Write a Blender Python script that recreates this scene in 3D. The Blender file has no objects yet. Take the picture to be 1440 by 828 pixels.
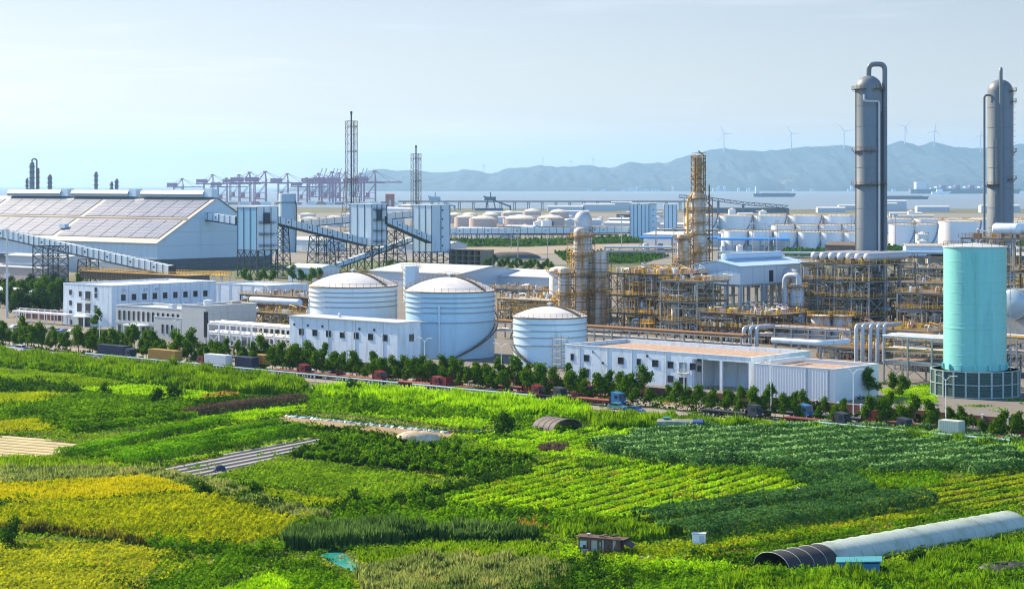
import bpy, math, random
import numpy as np
from mathutils import Vector, Matrix
R = math.radians
S = bpy.context.scene
COL = S.collection
rng = random.Random(7)
nrs = np.random.RandomState(11)
# ---------------------------------------------------------------- camera numbers (70 mm lens, 50 m above the fields)
F, H, HY = 2800.0, 50.0, 260.0
U = Vector((.743, -.669, 0)); V = Vector((.669, .743, 0))       # the plant grid: along the road / away from it
TH = math.atan2(-.669, .743)

def G(x, y, z=0.0):
    """point at height z seen at photo position x, y"""
    Y = F * (H - z) / (y - HY)
    return Vector(((x - 720) / F * Y, Y, z))
def XD(x, Y, z=0.0):
    return Vector(((x - 720) / F * Y, Y, z))
def ZY(y, Y):
    return H - (y - HY) * Y / F

# ---------------------------------------------------------------- materials
MATS = {}
def mat(name, col=(.5,.5,.5), rough=.6, metal=0.0, var=.12, scale=.6, stain=None, stain_amt=.0, stain_scale=.5, streak=False, bump=0.0, spec=.4, emit=None):
    if name in MATS: return MATS[name]
    m = bpy.data.materials.new(name); m.use_nodes = True
    nt = m.node_tree; N = nt.nodes; L = nt.links
    b = N['Principled BSDF']
    b.inputs['Roughness'].default_value = rough
    b.inputs['Metallic'].default_value = metal
    b.inputs['Specular IOR Level'].default_value = spec
    tc = N.new('ShaderNodeTexCoord'); src = tc.outputs['Object']
    nz = N.new('ShaderNodeTexNoise'); nz.inputs['Scale'].default_value = scale; nz.inputs['Detail'].default_value = 4
    L.new(src, nz.inputs['Vector'])
    mx = N.new('ShaderNodeMix'); mx.data_type = 'RGBA'
    c = Vector(col)
    mx.inputs['A'].default_value = (*(c * (1 - var)), 1); mx.inputs['B'].default_value = (*[min(1, v * (1 + var)) for v in c], 1)
    L.new(nz.outputs['Fac'], mx.inputs['Factor'])
    out = mx.outputs['Result']
    if stain is not None:
        mp = N.new('ShaderNodeMapping'); mp.inputs['Scale'].default_value = (1, 1, .12) if streak else (1, 1, 1)
        L.new(src, mp.inputs['Vector'])
        n2 = N.new('ShaderNodeTexNoise'); n2.inputs['Scale'].default_value = stain_scale; n2.inputs['Detail'].default_value = 6; n2.inputs['Roughness'].default_value = .65
        L.new(mp.outputs['Vector'], n2.inputs['Vector'])
        rp = N.new('ShaderNodeValToRGB')
        rp.color_ramp.elements[0].position = .62 - .35 * stain_amt; rp.color_ramp.elements[1].position = .78 - .25 * stain_amt
        L.new(n2.outputs['Fac'], rp.inputs['Fac'])
        m2 = N.new('ShaderNodeMix'); m2.data_type = 'RGBA'
        L.new(rp.outputs['Color'], m2.inputs['Factor']); L.new(out, m2.inputs['A']); m2.inputs['B'].default_value = (*stain, 1)
        out = m2.outputs['Result']
    L.new(out, b.inputs['Base Color'])
    if bump:
        bp = N.new('ShaderNodeBump'); bp.inputs['Strength'].default_value = bump; bp.inputs['Distance'].default_value = .2
        L.new(nz.outputs['Fac'], bp.inputs['Height']); L.new(bp.outputs['Normal'], b.inputs['Normal'])
    MATS[name] = m
    return m

def leafmat(name, c1=None, c2=None, trans=.4, c3=None):
    if name in MATS: return MATS[name]
    m = bpy.data.materials.new(name); m.use_nodes = True
    nt = m.node_tree; N = nt.nodes; L = nt.links
    N.remove(N['Principled BSDF'])
    ge = N.new('ShaderNodeNewGeometry')
    rp = N.new('ShaderNodeValToRGB'); e = rp.color_ramp.elements
    e[0].color = (*c1, 1); e[1].color = (*c2, 1)
    if c3: x = e.new(.9); x.color = (*c2, 1); e[-1].color = (*c3, 1)
    tc = N.new('ShaderNodeTexCoord'); nz = N.new('ShaderNodeTexNoise'); nz.inputs['Scale'].default_value = .11; nz.inputs['Detail'].default_value = 3
    L.new(tc.outputs['Object'], nz.inputs['Vector'])
    ma = N.new('ShaderNodeMath'); ma.operation = 'MULTIPLY_ADD'; ma.inputs[1].default_value = .6; L.new(ge.outputs['Random Per Island'], ma.inputs[0])
    mb = N.new('ShaderNodeMath'); mb.operation = 'MULTIPLY_ADD'; mb.inputs[1].default_value = 1.9; mb.inputs[2].default_value = -.75
    L.new(nz.outputs['Fac'], mb.inputs[0]); L.new(mb.outputs[0], ma.inputs[2])
    L.new(ma.outputs[0], rp.inputs['Fac'])
    df = N.new('ShaderNodeBsdfDiffuse'); tr = N.new('ShaderNodeBsdfTranslucent')
    hs = N.new('ShaderNodeHueSaturation'); hs.inputs['Hue'].default_value = .485; hs.inputs['Saturation'].default_value = 1.1; hs.inputs['Value'].default_value = 1.7
    L.new(rp.outputs['Color'], df.inputs['Color']); L.new(rp.outputs['Color'], hs.inputs['Color']); L.new(hs.outputs['Color'], tr.inputs['Color'])
    ms = N.new('ShaderNodeMixShader'); ms.inputs['Fac'].default_value = trans
    L.new(df.outputs[0], ms.inputs[1]); L.new(tr.outputs[0], ms.inputs[2])
    L.new(ms.outputs[0], N['Material Output'].inputs['Surface'])
    MATS[name] = m
    return m

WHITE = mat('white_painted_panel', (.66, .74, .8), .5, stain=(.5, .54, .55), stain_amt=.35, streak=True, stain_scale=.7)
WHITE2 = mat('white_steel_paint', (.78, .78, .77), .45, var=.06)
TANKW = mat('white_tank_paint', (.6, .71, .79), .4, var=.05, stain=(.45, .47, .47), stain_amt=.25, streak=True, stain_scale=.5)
TANKF = mat('white_far_tank_paint', (.76, .76, .76), .5, var=.05)
SIDING = mat('pale_blue_siding', (.55, .66, .74), .5, var=.07, stain=(.4, .48, .54), stain_amt=.15, streak=True, stain_scale=.5)
SIDING2 = mat('blue_siding', (.25, .47, .63), .5, var=.07)
GREYS = mat('grey_siding', (.5, .53, .56), .55, var=.08)
STONE = mat('pale_grey_stone_cladding', (.5, .5, .48), .7, var=.1)
DARKST = mat('dark_blue_steel', (.03, .04, .06), .6, var=.3)
STEEL = mat('pale_grey_steel', (.31,.32,.32), .5, metal=.0, var=.2, stain=(.2,.11,.05), stain_amt=.2)
SILVER = mat('silver_cladding', (.46,.48,.5), .4, metal=.15, var=.12, stain=(.32,.28,.24), stain_amt=.12, streak=True)
COLM = mat('column_cladding', (.15,.18,.205), .45, metal=.0, var=.1, stain=(.15,.16,.16), stain_amt=.3, streak=True, stain_scale=.3)
RUSTY = mat('rust_streaked_cladding', (.5, .5, .48), .5, metal=.1, var=.15, stain=(.34, .17, .06), stain_amt=.45, streak=True, stain_scale=.55)
RUST = mat('rusty_steel', (.22, .11, .05), .8, var=.4, scale=1.5)
BROWNST = mat('weathered_brown_steel', (.13, .1, .08), .8, var=.4)
CREAM = mat('cream_insulation', (.62, .55, .42), .6, var=.15, stain=(.4,.27,.13), stain_amt=.2, streak=True)
YELLOW = mat('yellow_paint', (.72, .42, .03), .5, var=.15)
OCHRE = mat('ochre_grating', (.36,.21,.06), .7, var=.35, scale=1.2)
BLUEROOF = mat('blue_metal_roof', (.03, .25, .62), .45, var=.1)
GLASS = mat('dark_window_glass', (.03, .04, .05), .12, var=.2, spec=.6)
DARK = mat('dark_opening', (.03, .03, .035), .8, var=.3)
CONC = mat('concrete', (.4, .38, .35), .85, var=.15, stain=(.28, .27, .25), stain_amt=.3)
GRAVEL = mat('pinkish_gravel_roof', (.34, .23, .17), .95, var=.45, scale=2, stain=(.48, .38, .3), stain_amt=.4, stain_scale=1.2)
PANELR = mat('red_brown_wall_panel', (.16, .06, .05), .8, var=.25)
AQUA = mat('aqua_tank_paint', (.2, .57, .53), .42, var=.05, stain=(.15, .47, .45), stain_amt=.3, streak=True, stain_scale=.4)
TYRE = mat('black_rubber', (.02, .02, .02), .85, var=.2)
CRANE = mat('crane_purple_red_paint', (.3, .12, .2), .6, var=.15)
CRANEG = mat('crane_grey_paint', (.4, .4, .42), .6, var=.1)
BARK = mat('bark', (.12, .09, .06), .9, var=.3, scale=3)
TARPD = mat('dark_tarpaulin', (.035, .036, .04), .6, var=.3, scale=1.5)
TARPG = mat('grey_tarpaulin', (.24, .23, .22), .7, var=.25, scale=1)
FILM = mat('milky_plastic_film', (.42, .52, .49), .35, var=.15, scale=.8, stain=(.26, .36, .27), stain_amt=.35, stain_scale=.35)
SOIL = mat('dry_soil', (.27, .19, .11), .95, var=.25, scale=1.2)
WOODD = mat('weathered_boards', (.13, .09, .07), .85, var=.4, scale=2)

def make_translucent(m, f=.45, t=.12):
    nt = m.node_tree; N_ = nt.nodes; L = nt.links; b = N_['Principled BSDF']; src = b.inputs['Base Color'].links[0].from_socket
    tr = N_.new('ShaderNodeBsdfTranslucent'); L.new(src, tr.inputs['Color']); tp = N_.new('ShaderNodeBsdfTransparent')
    a = N_.new('ShaderNodeMixShader'); a.inputs[0].default_value = f; c = N_.new('ShaderNodeMixShader'); c.inputs[0].default_value = t
    L.new(b.outputs[0], a.inputs[1]); L.new(tr.outputs[0], a.inputs[2]); L.new(a.outputs[0], c.inputs[1]); L.new(tp.outputs[0], c.inputs[2]); L.new(c.outputs[0], N_['Material Output'].inputs['Surface'])
    return m
# ---------------------------------------------------------------- mesh helpers
class MB:
    def __init__(s): s.v = []; s.f = []
    def add(s, vs, fs):
        o = len(s.v); s.v += [tuple(p) for p in vs]; s.f += [tuple(i + o for i in f) for f in fs]; return s
    def box(s, x0, x1, y0, y1, z0, z1):
        return s.add([(x0,y0,z0),(x1,y0,z0),(x1,y1,z0),(x0,y1,z0),(x0,y0,z1),(x1,y0,z1),(x1,y1,z1),(x0,y1,z1)],
                     [(3,2,1,0),(4,5,6,7),(0,1,5,4),(1,2,6,5),(2,3,7,6),(3,0,4,7)])
    def cbox(s, c, sx, sy, sz, a=0):
        ca, sa = math.cos(a), math.sin(a); vs = []
        for z in (-.5, .5):
            for x, y in ((-.5,-.5),(.5,-.5),(.5,.5),(-.5,.5)):
                X, Y = x*sx, y*sy
                vs.append((c[0]+X*ca-Y*sa, c[1]+X*sa+Y*ca, c[2]+z*sz))
        return s.add(vs, [(3,2,1,0),(4,5,6,7),(0,1,5,4),(1,2,6,5),(2,3,7,6),(3,0,4,7)])
    def beam(s, p, q, w, h=None):
        p, q = Vector(p), Vector(q); d = q - p
        if d.length < 1e-6: return s
        h = h or w; d.normalize()
        r = Vector((0,0,1)) if abs(d.z) < .95 else Vector((0,1,0))
        a = d.cross(r).normalized(); b = a.cross(d).normalized(); a *= w/2; b *= h/2
        vs = [p-a-b, p+a-b, p+a+b, p-a+b, q-a-b, q+a-b, q+a+b, q-a+b]
        return s.add(vs, [(3,2,1,0),(4,5,6,7),(0,1,5,4),(1,2,6,5),(2,3,7,6),(3,0,4,7)])
    def rings(s, rs, caps=True):
        o = len(s.v); n = len(rs[0])
        for r in rs: s.v += [tuple(p) for p in r]
        for k in range(len(rs)-1):
            for i in range(n):
                j = (i+1) % n
                s.f.append((o+k*n+i, o+k*n+j, o+(k+1)*n+j, o+(k+1)*n+i))
        if caps:
            s.f.append(tuple(o+i for i in reversed(range(n)))); s.f.append(tuple(o+(len(rs)-1)*n+i for i in range(n)))
        return s
    def ring(s, c, d, r, n):
        d = Vector(d).normalized(); a = d.orthogonal().normalized() if abs(d.z) > .95 else Vector((-d.y, d.x, 0)).normalized()
        b = d.cross(a).normalized()
        return [Vector(c) + a*(r*math.cos(2*math.pi*i/n)) + b*(r*math.sin(2*math.pi*i/n)) for i in range(n)]
    def tube(s, p, q, r, n=8, r2=None):
        p, q = Vector(p), Vector(q); d = q - p
        return s.rings([s.ring(p, d, r, n), s.ring(q, d, r if r2 is None else r2, n)])
    def pipe(s, pts, r, n=8, rad=None):
        pts = [Vector(p) for p in pts]; rad = rad or r*2.2; out = [pts[0]]
        for i in range(1, len(pts)-1):
            a, b, c = pts[i-1], pts[i], pts[i+1]
            d1, d2 = (a-b), (c-b); k = min(rad, d1.length*.45, d2.length*.45)
            p1, p2 = b + d1.normalized()*k, b + d2.normalized()*k
            for t in (0, .25, .5, .75, 1): out.append(p1*(1-t)**2 + b*2*t*(1-t) + p2*t*t)
        out.append(pts[-1]); rs = []; prev = None
        for i, p in enumerate(out):
            d = (out[min(i+1, len(out)-1)] - out[max(i-1, 0)]).normalized()
            if prev is None:
                a = d.orthogonal().normalized()
            else:
                a = (prev - d*prev.dot(d)).normalized()
            prev = a; b = d.cross(a)
            rs.append([p + a*(r*math.cos(2*math.pi*j/n)) + b*(r*math.sin(2*math.pi*j/n)) for j in range(n)])
        return s.rings(rs)
    def lathe(s, prof, n=32, c=(0,0,0)):
        return s.rings([[(c[0]+r*math.cos(2*math.pi*i/n), c[1]+r*math.sin(2*math.pi*i/n), c[2]+z) for i in range(n)] for r, z in prof])
    def drum(s, p, q, r, n=16, dome=.5):
        p, q = Vector(p), Vector(q); d = (q-p).normalized(); rs = []
        for t in (1, .8, .5, .2): rs.append(s.ring(p - d*(r*dome*math.sqrt(max(0, 1-(1-t)**2))*1 - 0) if False else p - d*r*dome*t, d, max(.02, r*math.sqrt(max(0, 1-t*t))), n))
        rs.append(s.ring(p, d, r, n)); rs.append(s.ring(q, d, r, n))
        for t in (.2, .5, .8, 1): rs.append(s.ring(q + d*r*dome*t, d, max(.02, r*math.sqrt(max(0, 1-t*t))), n))
        return s.rings(rs)
    def prism(s, poly, z0, z1):
        n = len(poly)
        return s.rings([[(x, y, z0) for x, y in poly], [(x, y, z1) for x, y in poly]])
    def extx(s, prof, x0, x1):
        return s.rings([[(x0, y, z) for y, z in prof], [(x1, y, z) for y, z in prof]])
    def exty(s, prof, y0, y1):
        return s.rings([[(x, y0, z) for x, z in prof], [(x, y1, z) for x, z in prof]])
    def rail(s, pts, h=1.1, w=.09, step=2.5, closed=False):
        pts = [Vector(p) for p in pts]
        if closed: pts = pts + [pts[0]]
        for a, b in zip(pts, pts[1:]):
            n = max(1, round((b-a).length/step))
            for k in range(n+1):
                p = a.lerp(b, k/n); s.beam(p, p+Vector((0,0,h)), w)
            for z in (h, h*.5): s.beam(a+Vector((0,0,z)), b+Vector((0,0,z)), w)
        return s
    def mesh(s, name, m=None, smooth=False):
        me = bpy.data.meshes.new(name); me.from_pydata(s.v, [], s.f)
        if m: me.materials.append(m)
        if smooth:
            me.polygons.foreach_set('use_smooth', [True]*len(me.polygons))
            try: me.set_sharp_from_angle(angle=R(38))
            except Exception: pass
        me.validate(); me.update()
        return me
    def build(s, name, m, parent=None, smooth=False, label=None):
        o = bpy.data.objects.new(name, s.mesh(name, m, smooth)); COL.objects.link(o)
        if parent: o.parent = parent
        if label: o['label'] = label
        return o

def inst(name, me, parent, loc=(0,0,0), rz=0, sc=None):
    o = bpy.data.objects.new(name, me); COL.objects.link(o); o.parent = parent; o.location = loc; o.rotation_euler = (0,0,rz)
    if sc: o.scale = sc
    return o
def tag(o, label, cat, group=None, kind=None):
    o['label'] = label; o['category'] = cat
    if group: o['group'] = group
    if kind: o['kind'] = kind
    return o
def thing(name, label, cat, loc, rz=TH, group=None):
    o = bpy.data.objects.new(name, None); COL.objects.link(o); o.location = loc; o.rotation_euler = (0,0,rz); o.empty_display_size = .5
    return tag(o, label, cat, group)
def dup(root, loc, rz=None, label=None, sc=None, group=None):
    r = root.copy(); COL.objects.link(r); r.location = loc
    if rz is not None: r.rotation_euler = (0,0,rz)
    if sc is not None: r.scale = (sc,)*3 if not isinstance(sc, tuple) else sc
    if label: r['label'] = label
    if group: r['group'] = group
    for ch in list(root.children):
        c = ch.copy(); COL.objects.link(c); c.parent = r
        for g in list(ch.children):
            d = g.copy(); COL.objects.link(d); d.parent = c
    return r
def struct(name, mb, m, label=None, cat=None, loc=None, smooth=False):
    o = mb.build(name, m, None, smooth)
    o['kind'] = 'structure'
    if label: o['label'] = label; o['category'] = cat or 'ground'
    return o
def sheet(name, pts, z, m, label, cat='ground', px=True):
    ps = [G(x, y) for x, y in pts] if px else [Vector((x, y, 0)) for x, y in pts]
    b = MB(); b.add([(p.x, p.y, z) for p in ps], [tuple(range(len(ps)))])
    me = b.mesh(name, m); 
    if me.polygons and me.polygons[0].normal.z < 0: me.flip_normals()
    o = bpy.data.objects.new(name, me); COL.objects.link(o); o['kind'] = 'structure'; o['label'] = label; o['category'] = cat
    return o
WINC = {}; FRAMEM = mat('dark_window_frame', (.2, .19, .19), .6)
def window(parent, face, a, z, w=1.3, h=1.5, L=0, pm=None, fm=None):
    """face 'f': front wall at y=0, a along x; 'r': right wall at x=L, a along y"""
    k = (w, h, (pm or GLASS).name)
    if k not in WINC:
        fr = MB(); t = .1
        fr.box(-w/2-t, w/2+t, -.09, .01, h/2, h/2+t).box(-w/2-t, w/2+t, -.14, .01, -h/2-t, -h/2)
        fr.box(-w/2-t, -w/2, -.09, .01, -h/2, h/2).box(w/2, w/2+t, -.09, .01, -h/2, h/2)
        pn = MB().box(-w/2, w/2, -.03, .01, -h/2, h/2)
        WINC[k] = (fr.mesh('window', fm or FRAMEM), pn.mesh('pane', pm or GLASS))
    f, p = WINC[k]
    if face == 'f': o = inst('window', f, parent, (a, 0, z))
    else: o = inst('window', f, parent, (L, a, z), math.pi/2)
    inst('pane', p, o)
    return o

# ---------------------------------------------------------------- camera, sun, sky, haze
cam = bpy.data.objects.new('camera', bpy.data.cameras.new('camera')); COL.objects.link(cam); S.camera = cam
cam.location = (0, 0, H); cam.rotation_euler = (R(90), 0, 0)
cam.data.sensor_width = 36; cam.data.lens = 36 * F / 1440; cam.data.shift_y = (HY - 414) / 1440
cam.data.clip_start = 1; cam.data.clip_end = 120000
SUN_AZ = R(-54); SUN_EL = R(35)
sd = Vector((math.sin(SUN_AZ)*math.cos(SUN_EL), math.cos(SUN_AZ)*math.cos(SUN_EL), math.sin(SUN_EL)))
sl = bpy.data.lights.new('sun', 'SUN'); sl.energy = 5.0; sl.angle = R(.6); sl.color = (1, .86, .63)
so = bpy.data.objects.new('sun', sl); COL.objects.link(so); so.rotation_euler = sd.to_track_quat('Z', 'Y').to_euler(); so.location = (0, 0, 900)
W = bpy.data.worlds.new('World'); S.world = W; W.use_nodes = True
N = W.node_tree.nodes; Lk = W.node_tree.links
sky = N.new('ShaderNodeTexSky'); sky.sky_type = 'NISHITA'; sky.sun_disc = False; sky.sun_elevation = SUN_EL; sky.sun_rotation = SUN_AZ
sky.air_density = 1.0; sky.dust_density = .6; sky.ozone_density = 1.0; sky.altitude = 50
tcw = N.new('ShaderNodeTexCoord'); mpw = N.new('ShaderNodeMapping'); mpw.inputs['Scale'].default_value = (1.2, 1.2, 16); mpw.inputs['Rotation'].default_value = (0, R(4), 0)
nw = N.new('ShaderNodeTexNoise'); nw.inputs['Scale'].default_value = 3.0; nw.inputs['Detail'].default_value = 9; nw.inputs['Roughness'].default_value = .6
Lk.new(tcw.outputs['Generated'], mpw.inputs['Vector']); Lk.new(mpw.outputs['Vector'], nw.inputs['Vector'])
rw = N.new('ShaderNodeValToRGB'); rw.color_ramp.elements[0].position = .5; rw.color_ramp.elements[1].position = .8; rw.color_ramp.elements[1].color = (.17, .17, .17, 1)
Lk.new(nw.outputs['Fac'], rw.inputs['Fac'])
mw = N.new('ShaderNodeMix'); mw.data_type = 'RGBA'; Lk.new(rw.outputs['Color'], mw.inputs['Factor']); Lk.new(sky.outputs['Color'], mw.inputs['A']); mw.inputs['B'].default_value = (17, 19, 19, 1)
tn = N.new('ShaderNodeMix'); tn.data_type = 'RGBA'; tn.blend_type = 'MULTIPLY'; tn.inputs['Factor'].default_value = 1; tn.inputs['B'].default_value = (.555, .487, .515, 1)
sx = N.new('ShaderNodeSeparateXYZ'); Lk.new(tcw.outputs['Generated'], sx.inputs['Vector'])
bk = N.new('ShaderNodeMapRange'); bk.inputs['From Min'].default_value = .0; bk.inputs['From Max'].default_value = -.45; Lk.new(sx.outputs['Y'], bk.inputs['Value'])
tb_ = N.new('ShaderNodeMix'); tb_.data_type = 'RGBA'; tb_.inputs['A'].default_value = (.555, .487, .515, 1); tb_.inputs['B'].default_value = (.95, 1.25, 1.6, 1)   # added blue boost of the unseen sky behind the viewer, fills shaded walls
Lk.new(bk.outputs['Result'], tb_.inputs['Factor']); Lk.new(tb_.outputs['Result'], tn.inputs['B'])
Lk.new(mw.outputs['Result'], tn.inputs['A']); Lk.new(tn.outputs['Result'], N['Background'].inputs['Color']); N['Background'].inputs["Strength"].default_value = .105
S.view_settings.view_transform = 'Standard'; S.view_settings.look = 'None'; S.view_settings.gamma = 1; S.view_settings.exposure = 1.08
cy = S.cycles
cy.max_bounces = 6; cy.diffuse_bounces = 3; cy.glossy_bounces = 3; cy.transmission_bounces = 4; cy.transparent_max_bounces = 8; cy.volume_bounces = 1
cy.use_denoising = True; cy.pixel_filter_type = 'BLACKMAN_HARRIS'; cy.filter_width = 1.1; cy.caustics_reflective = False; cy.caustics_refractive = False

hz = MB().box(-40000, 40000, -800, 46000, -1, 760).build('haze', None)
hm = bpy.data.materials.new('haze'); hm.use_nodes = True; hn = hm.node_tree.nodes; hn.remove(hn['Principled BSDF'])
pv = hn.new('ShaderNodeVolumePrincipled'); pv.inputs['Color'].default_value = (.38, .67, 1, 1); pv.inputs['Density'].default_value = 3.5e-5; pv.inputs['Anisotropy'].default_value = .3
hm.node_tree.links.new(pv.outputs[0], hn['Material Output'].inputs['Volume']); hz.data.materials.append(hm)
tag(hz, 'pale blue haze hanging over the sea, the port and the hills', 'haze', kind='stuff')
hz.display_type = 'WIRE'

# ---------------------------------------------------------------- ground, sea, hills
gm = mat('ground_earth', (.1, .1, .045), .95, var=.3, scale=.02, stain=(.16, .15, .1), stain_amt=.5, stain_scale=.01)
struct('ground', MB().add([(-38000,-600,0),(38000,-600,0),(38000,45000,0),(-38000,45000,0)], [(0,1,2,3)]), gm, 'green brown earth running out to the sea', 'ground')
def sea_mat():
    m = mat('sea_water', (.16, .21, .26), .32, var=.12, scale=.004, spec=.5)
    nt = m.node_tree; nz = nt.nodes.new('ShaderNodeTexNoise'); nz.inputs['Scale'].default_value = .05; nz.inputs['Detail'].default_value = 5
    tc = nt.nodes.new('ShaderNodeTexCoord'); nt.links.new(tc.outputs['Object'], nz.inputs['Vector'])
    bp = nt.nodes.new('ShaderNodeBump'); bp.inputs['Strength'].default_value = .5; bp.inputs['Distance'].default_value = 2
    nt.links.new(nz.outputs['Fac'], bp.inputs['Height']); nt.links.new(bp.outputs['Normal'], nt.nodes['Principled BSDF'].inputs['Normal'])
    return m
sheet('sea', [(-37000, 4600), (-900, 4600), (-300, 4300), (300, 3950), (900, 4100), (2200, 4000), (37000, 4200), (37000, 44000), (-37000, 44000)], .3, sea_mat(), 'pale calm sea between the port and the far hills', 'sea', px=False)

HILL = [(440,262),(470,259),(495,250),(513,242),(533,237),(550,240),(575,239),(600,242),(623,243),(640,241),(657,238),(690,244),(717,236),(740,236),(760,232),(782,235),(830,232),(857,237),(890,227),(905,230),(935,229),(965,220),(1000,211),(1020,208),(1050,213),(1080,212),(1110,209),(1140,206),(1157,207),(1175,204),(1205,207),(1245,206),(1267,197),(1292,206),(1312,200),(1350,208),(1380,209),(1440,202),(1500,206),(1600,225),(1700,255)]
def vnoise(x, y, seed=0):
    r = np.random.RandomState(seed); T = r.rand(256, 256)
    xi, yi = np.floor(x).astype(int), np.floor(y).astype(int); fx, fy = x-xi, y-yi
    fx, fy = fx*fx*(3-2*fx), fy*fy*(3-2*fy)
    g = lambda a, b: T[a % 256, b % 256]
    return (g(xi,yi)*(1-fx)+g(xi+1,yi)*fx)*(1-fy)+(g(xi,yi+1)*(1-fx)+g(xi+1,yi+1)*fx)*fy
def hills():
    xs = np.linspace(440, 1700, 420); ry = np.interp(xs, [p[0] for p in HILL], [p[1] for p in HILL])
    ry = ry + (vnoise(xs*.12, xs*0+3, 5)-.5)*2.0
    ts = np.concatenate([np.linspace(0, 1, 46), np.linspace(1.15, 2, 6)]); Vv = []; Y0, YR = 15600., 19000.
    for t in ts:
        Y = Y0 + (YR-Y0)*t
        Xw = (xs-720)/F*YR
        zr = np.maximum(0, H-(ry-HY)*YR/F)
        if t <= 1: e = t**.8
        else: e = max(0, 2-t)
        fold = vnoise(xs*.045+t*1.1, np.full_like(xs, t*2.2), 9)*.55 + vnoise(xs*.13-t*2, np.full_like(xs, t*6), 12)*.28 + vnoise(xs*.4, np.full_like(xs, t*14), 13)*.1
        amp = 4*e*(1-e) if t <= 1 else 0
        z = zr*(e*(1-amp*.3) + amp*.45*(fold-.25))
        z = np.minimum(z, zr*(.55+.45*min(t,1)))
        if t == 0: z = z*0-4
        Vv.append(np.stack([Xw, np.full_like(xs, Y), z], 1))
    n = len(xs); b = MB(); b.v = [tuple(p) for r_ in Vv for p in r_.tolist()]
    for k in range(len(ts)-1):
        for i in range(n-1): b.f.append((k*n+i, k*n+i+1, (k+1)*n+i+1, (k+1)*n+i))
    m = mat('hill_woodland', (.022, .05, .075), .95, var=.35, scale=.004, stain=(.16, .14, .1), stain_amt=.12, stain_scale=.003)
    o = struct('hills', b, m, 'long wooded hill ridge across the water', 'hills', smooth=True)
hills()

# ================================================================ vegetation
def np_mesh(name, VV, m):
    """VV: (n, k, 3) separate k-gons"""
    n, k, _ = VV.shape
    me = bpy.data.meshes.new(name)
    me.vertices.add(n*k); me.vertices.foreach_set('co', VV.astype(np.float32).ravel())
    me.loops.add(n*k); me.loops.foreach_set('vertex_index', np.arange(n*k, dtype=np.int32))
    me.polygons.add(n); me.polygons.foreach_set('loop_start', np.arange(0, n*k, k, dtype=np.int32))
    me.update(calc_edges=True); me.materials.append(m)
    return me
def inside(poly, P):
    x, y = P[:, 0], P[:, 1]; c = np.zeros(len(P), bool); n = len(poly)
    for i in range(n):
        x1, y1 = poly[i]; x2, y2 = poly[(i+1) % n]
        k = (y1 > y) != (y2 > y)
        c ^= k & (x < (x2-x1)*(y-y1)/((y2-y1) if abs(y2-y1) > 1e-9 else 1e-9)+x1)
    return c
def mounds(P, sp):
    """plants on a jittered grid: offset of every leaf from its plant and the plant's dome height"""
    c = np.floor(P[:, :2]/sp); hsh = lambda k: np.modf(np.abs(np.sin(c[:, 0]*12.9898+c[:, 1]*78.233+k)*43758.5453))[0]
    cen = (c+.5)*sp + np.stack([hsh(1.)-.5, hsh(2.)-.5], 1)*sp*.55
    off = P[:, :2]-cen; d2 = (off**2).sum(1)/(sp*.62)**2
    return off/(sp*.5), np.sqrt(np.maximum(.06, 1-d2)), hsh(3.)
def leaves(P, hh, w, style, zr=(.15, 1), lean=.25, up=.35, sp=None, md=.7):
    """P (n,3) base points, hh (n) heights -> polygons"""
    n = len(P); a = nrs.rand(n)*2*math.pi; ww = w*(.6+.8*nrs.rand(n))
    sp = sp or max(.9, 1.5*float(np.mean(hh)) if n else 1)
    off, dome, hs = mounds(P, sp)
    if style == 'blade':
        hh = hh*(.5+.5*dome)*(.75+.5*hs)
        d = np.stack([np.cos(a), np.sin(a), 0*a], 1)*(ww/2)[:, None]
        b = nrs.rand(n)*2*math.pi; ln = lean*hh*nrs.rand(n)
        tip = P + np.stack([np.cos(b)*ln+off[:, 0]*hh*.22, np.sin(b)*ln+off[:, 1]*hh*.22, hh], 1)
        mid = P + np.stack([np.cos(b)*ln*.3, np.sin(b)*ln*.3, hh*.55], 1)
        return np.stack([P-d*.6, P+d*.6, mid+d, tip, mid-d], 1)
    hh = hh*(1-md+md*dome)*(1-.43*md+.86*md*hs)
    nrm = nrs.randn(n, 3)*.42; nrm[:, :2] += off*1.15; nrm[:, 2] += .35+up; nrm /= np.linalg.norm(nrm, axis=1)[:, None]
    t = np.cross(nrm, nrs.randn(n, 3)); t /= np.linalg.norm(t, axis=1)[:, None]; b = np.cross(nrm, t)
    t *= ww[:, None]*.62; b *= ww[:, None]*.42
    c = P + np.stack([0*a, 0*a, hh*(zr[0]+(zr[1]-zr[0])*nrs.rand(n)**.45)], 1)
    return np.stack([c-t, c-b, c+t, c+b], 1)
VEGAREA = []; KEEP = {}
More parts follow.
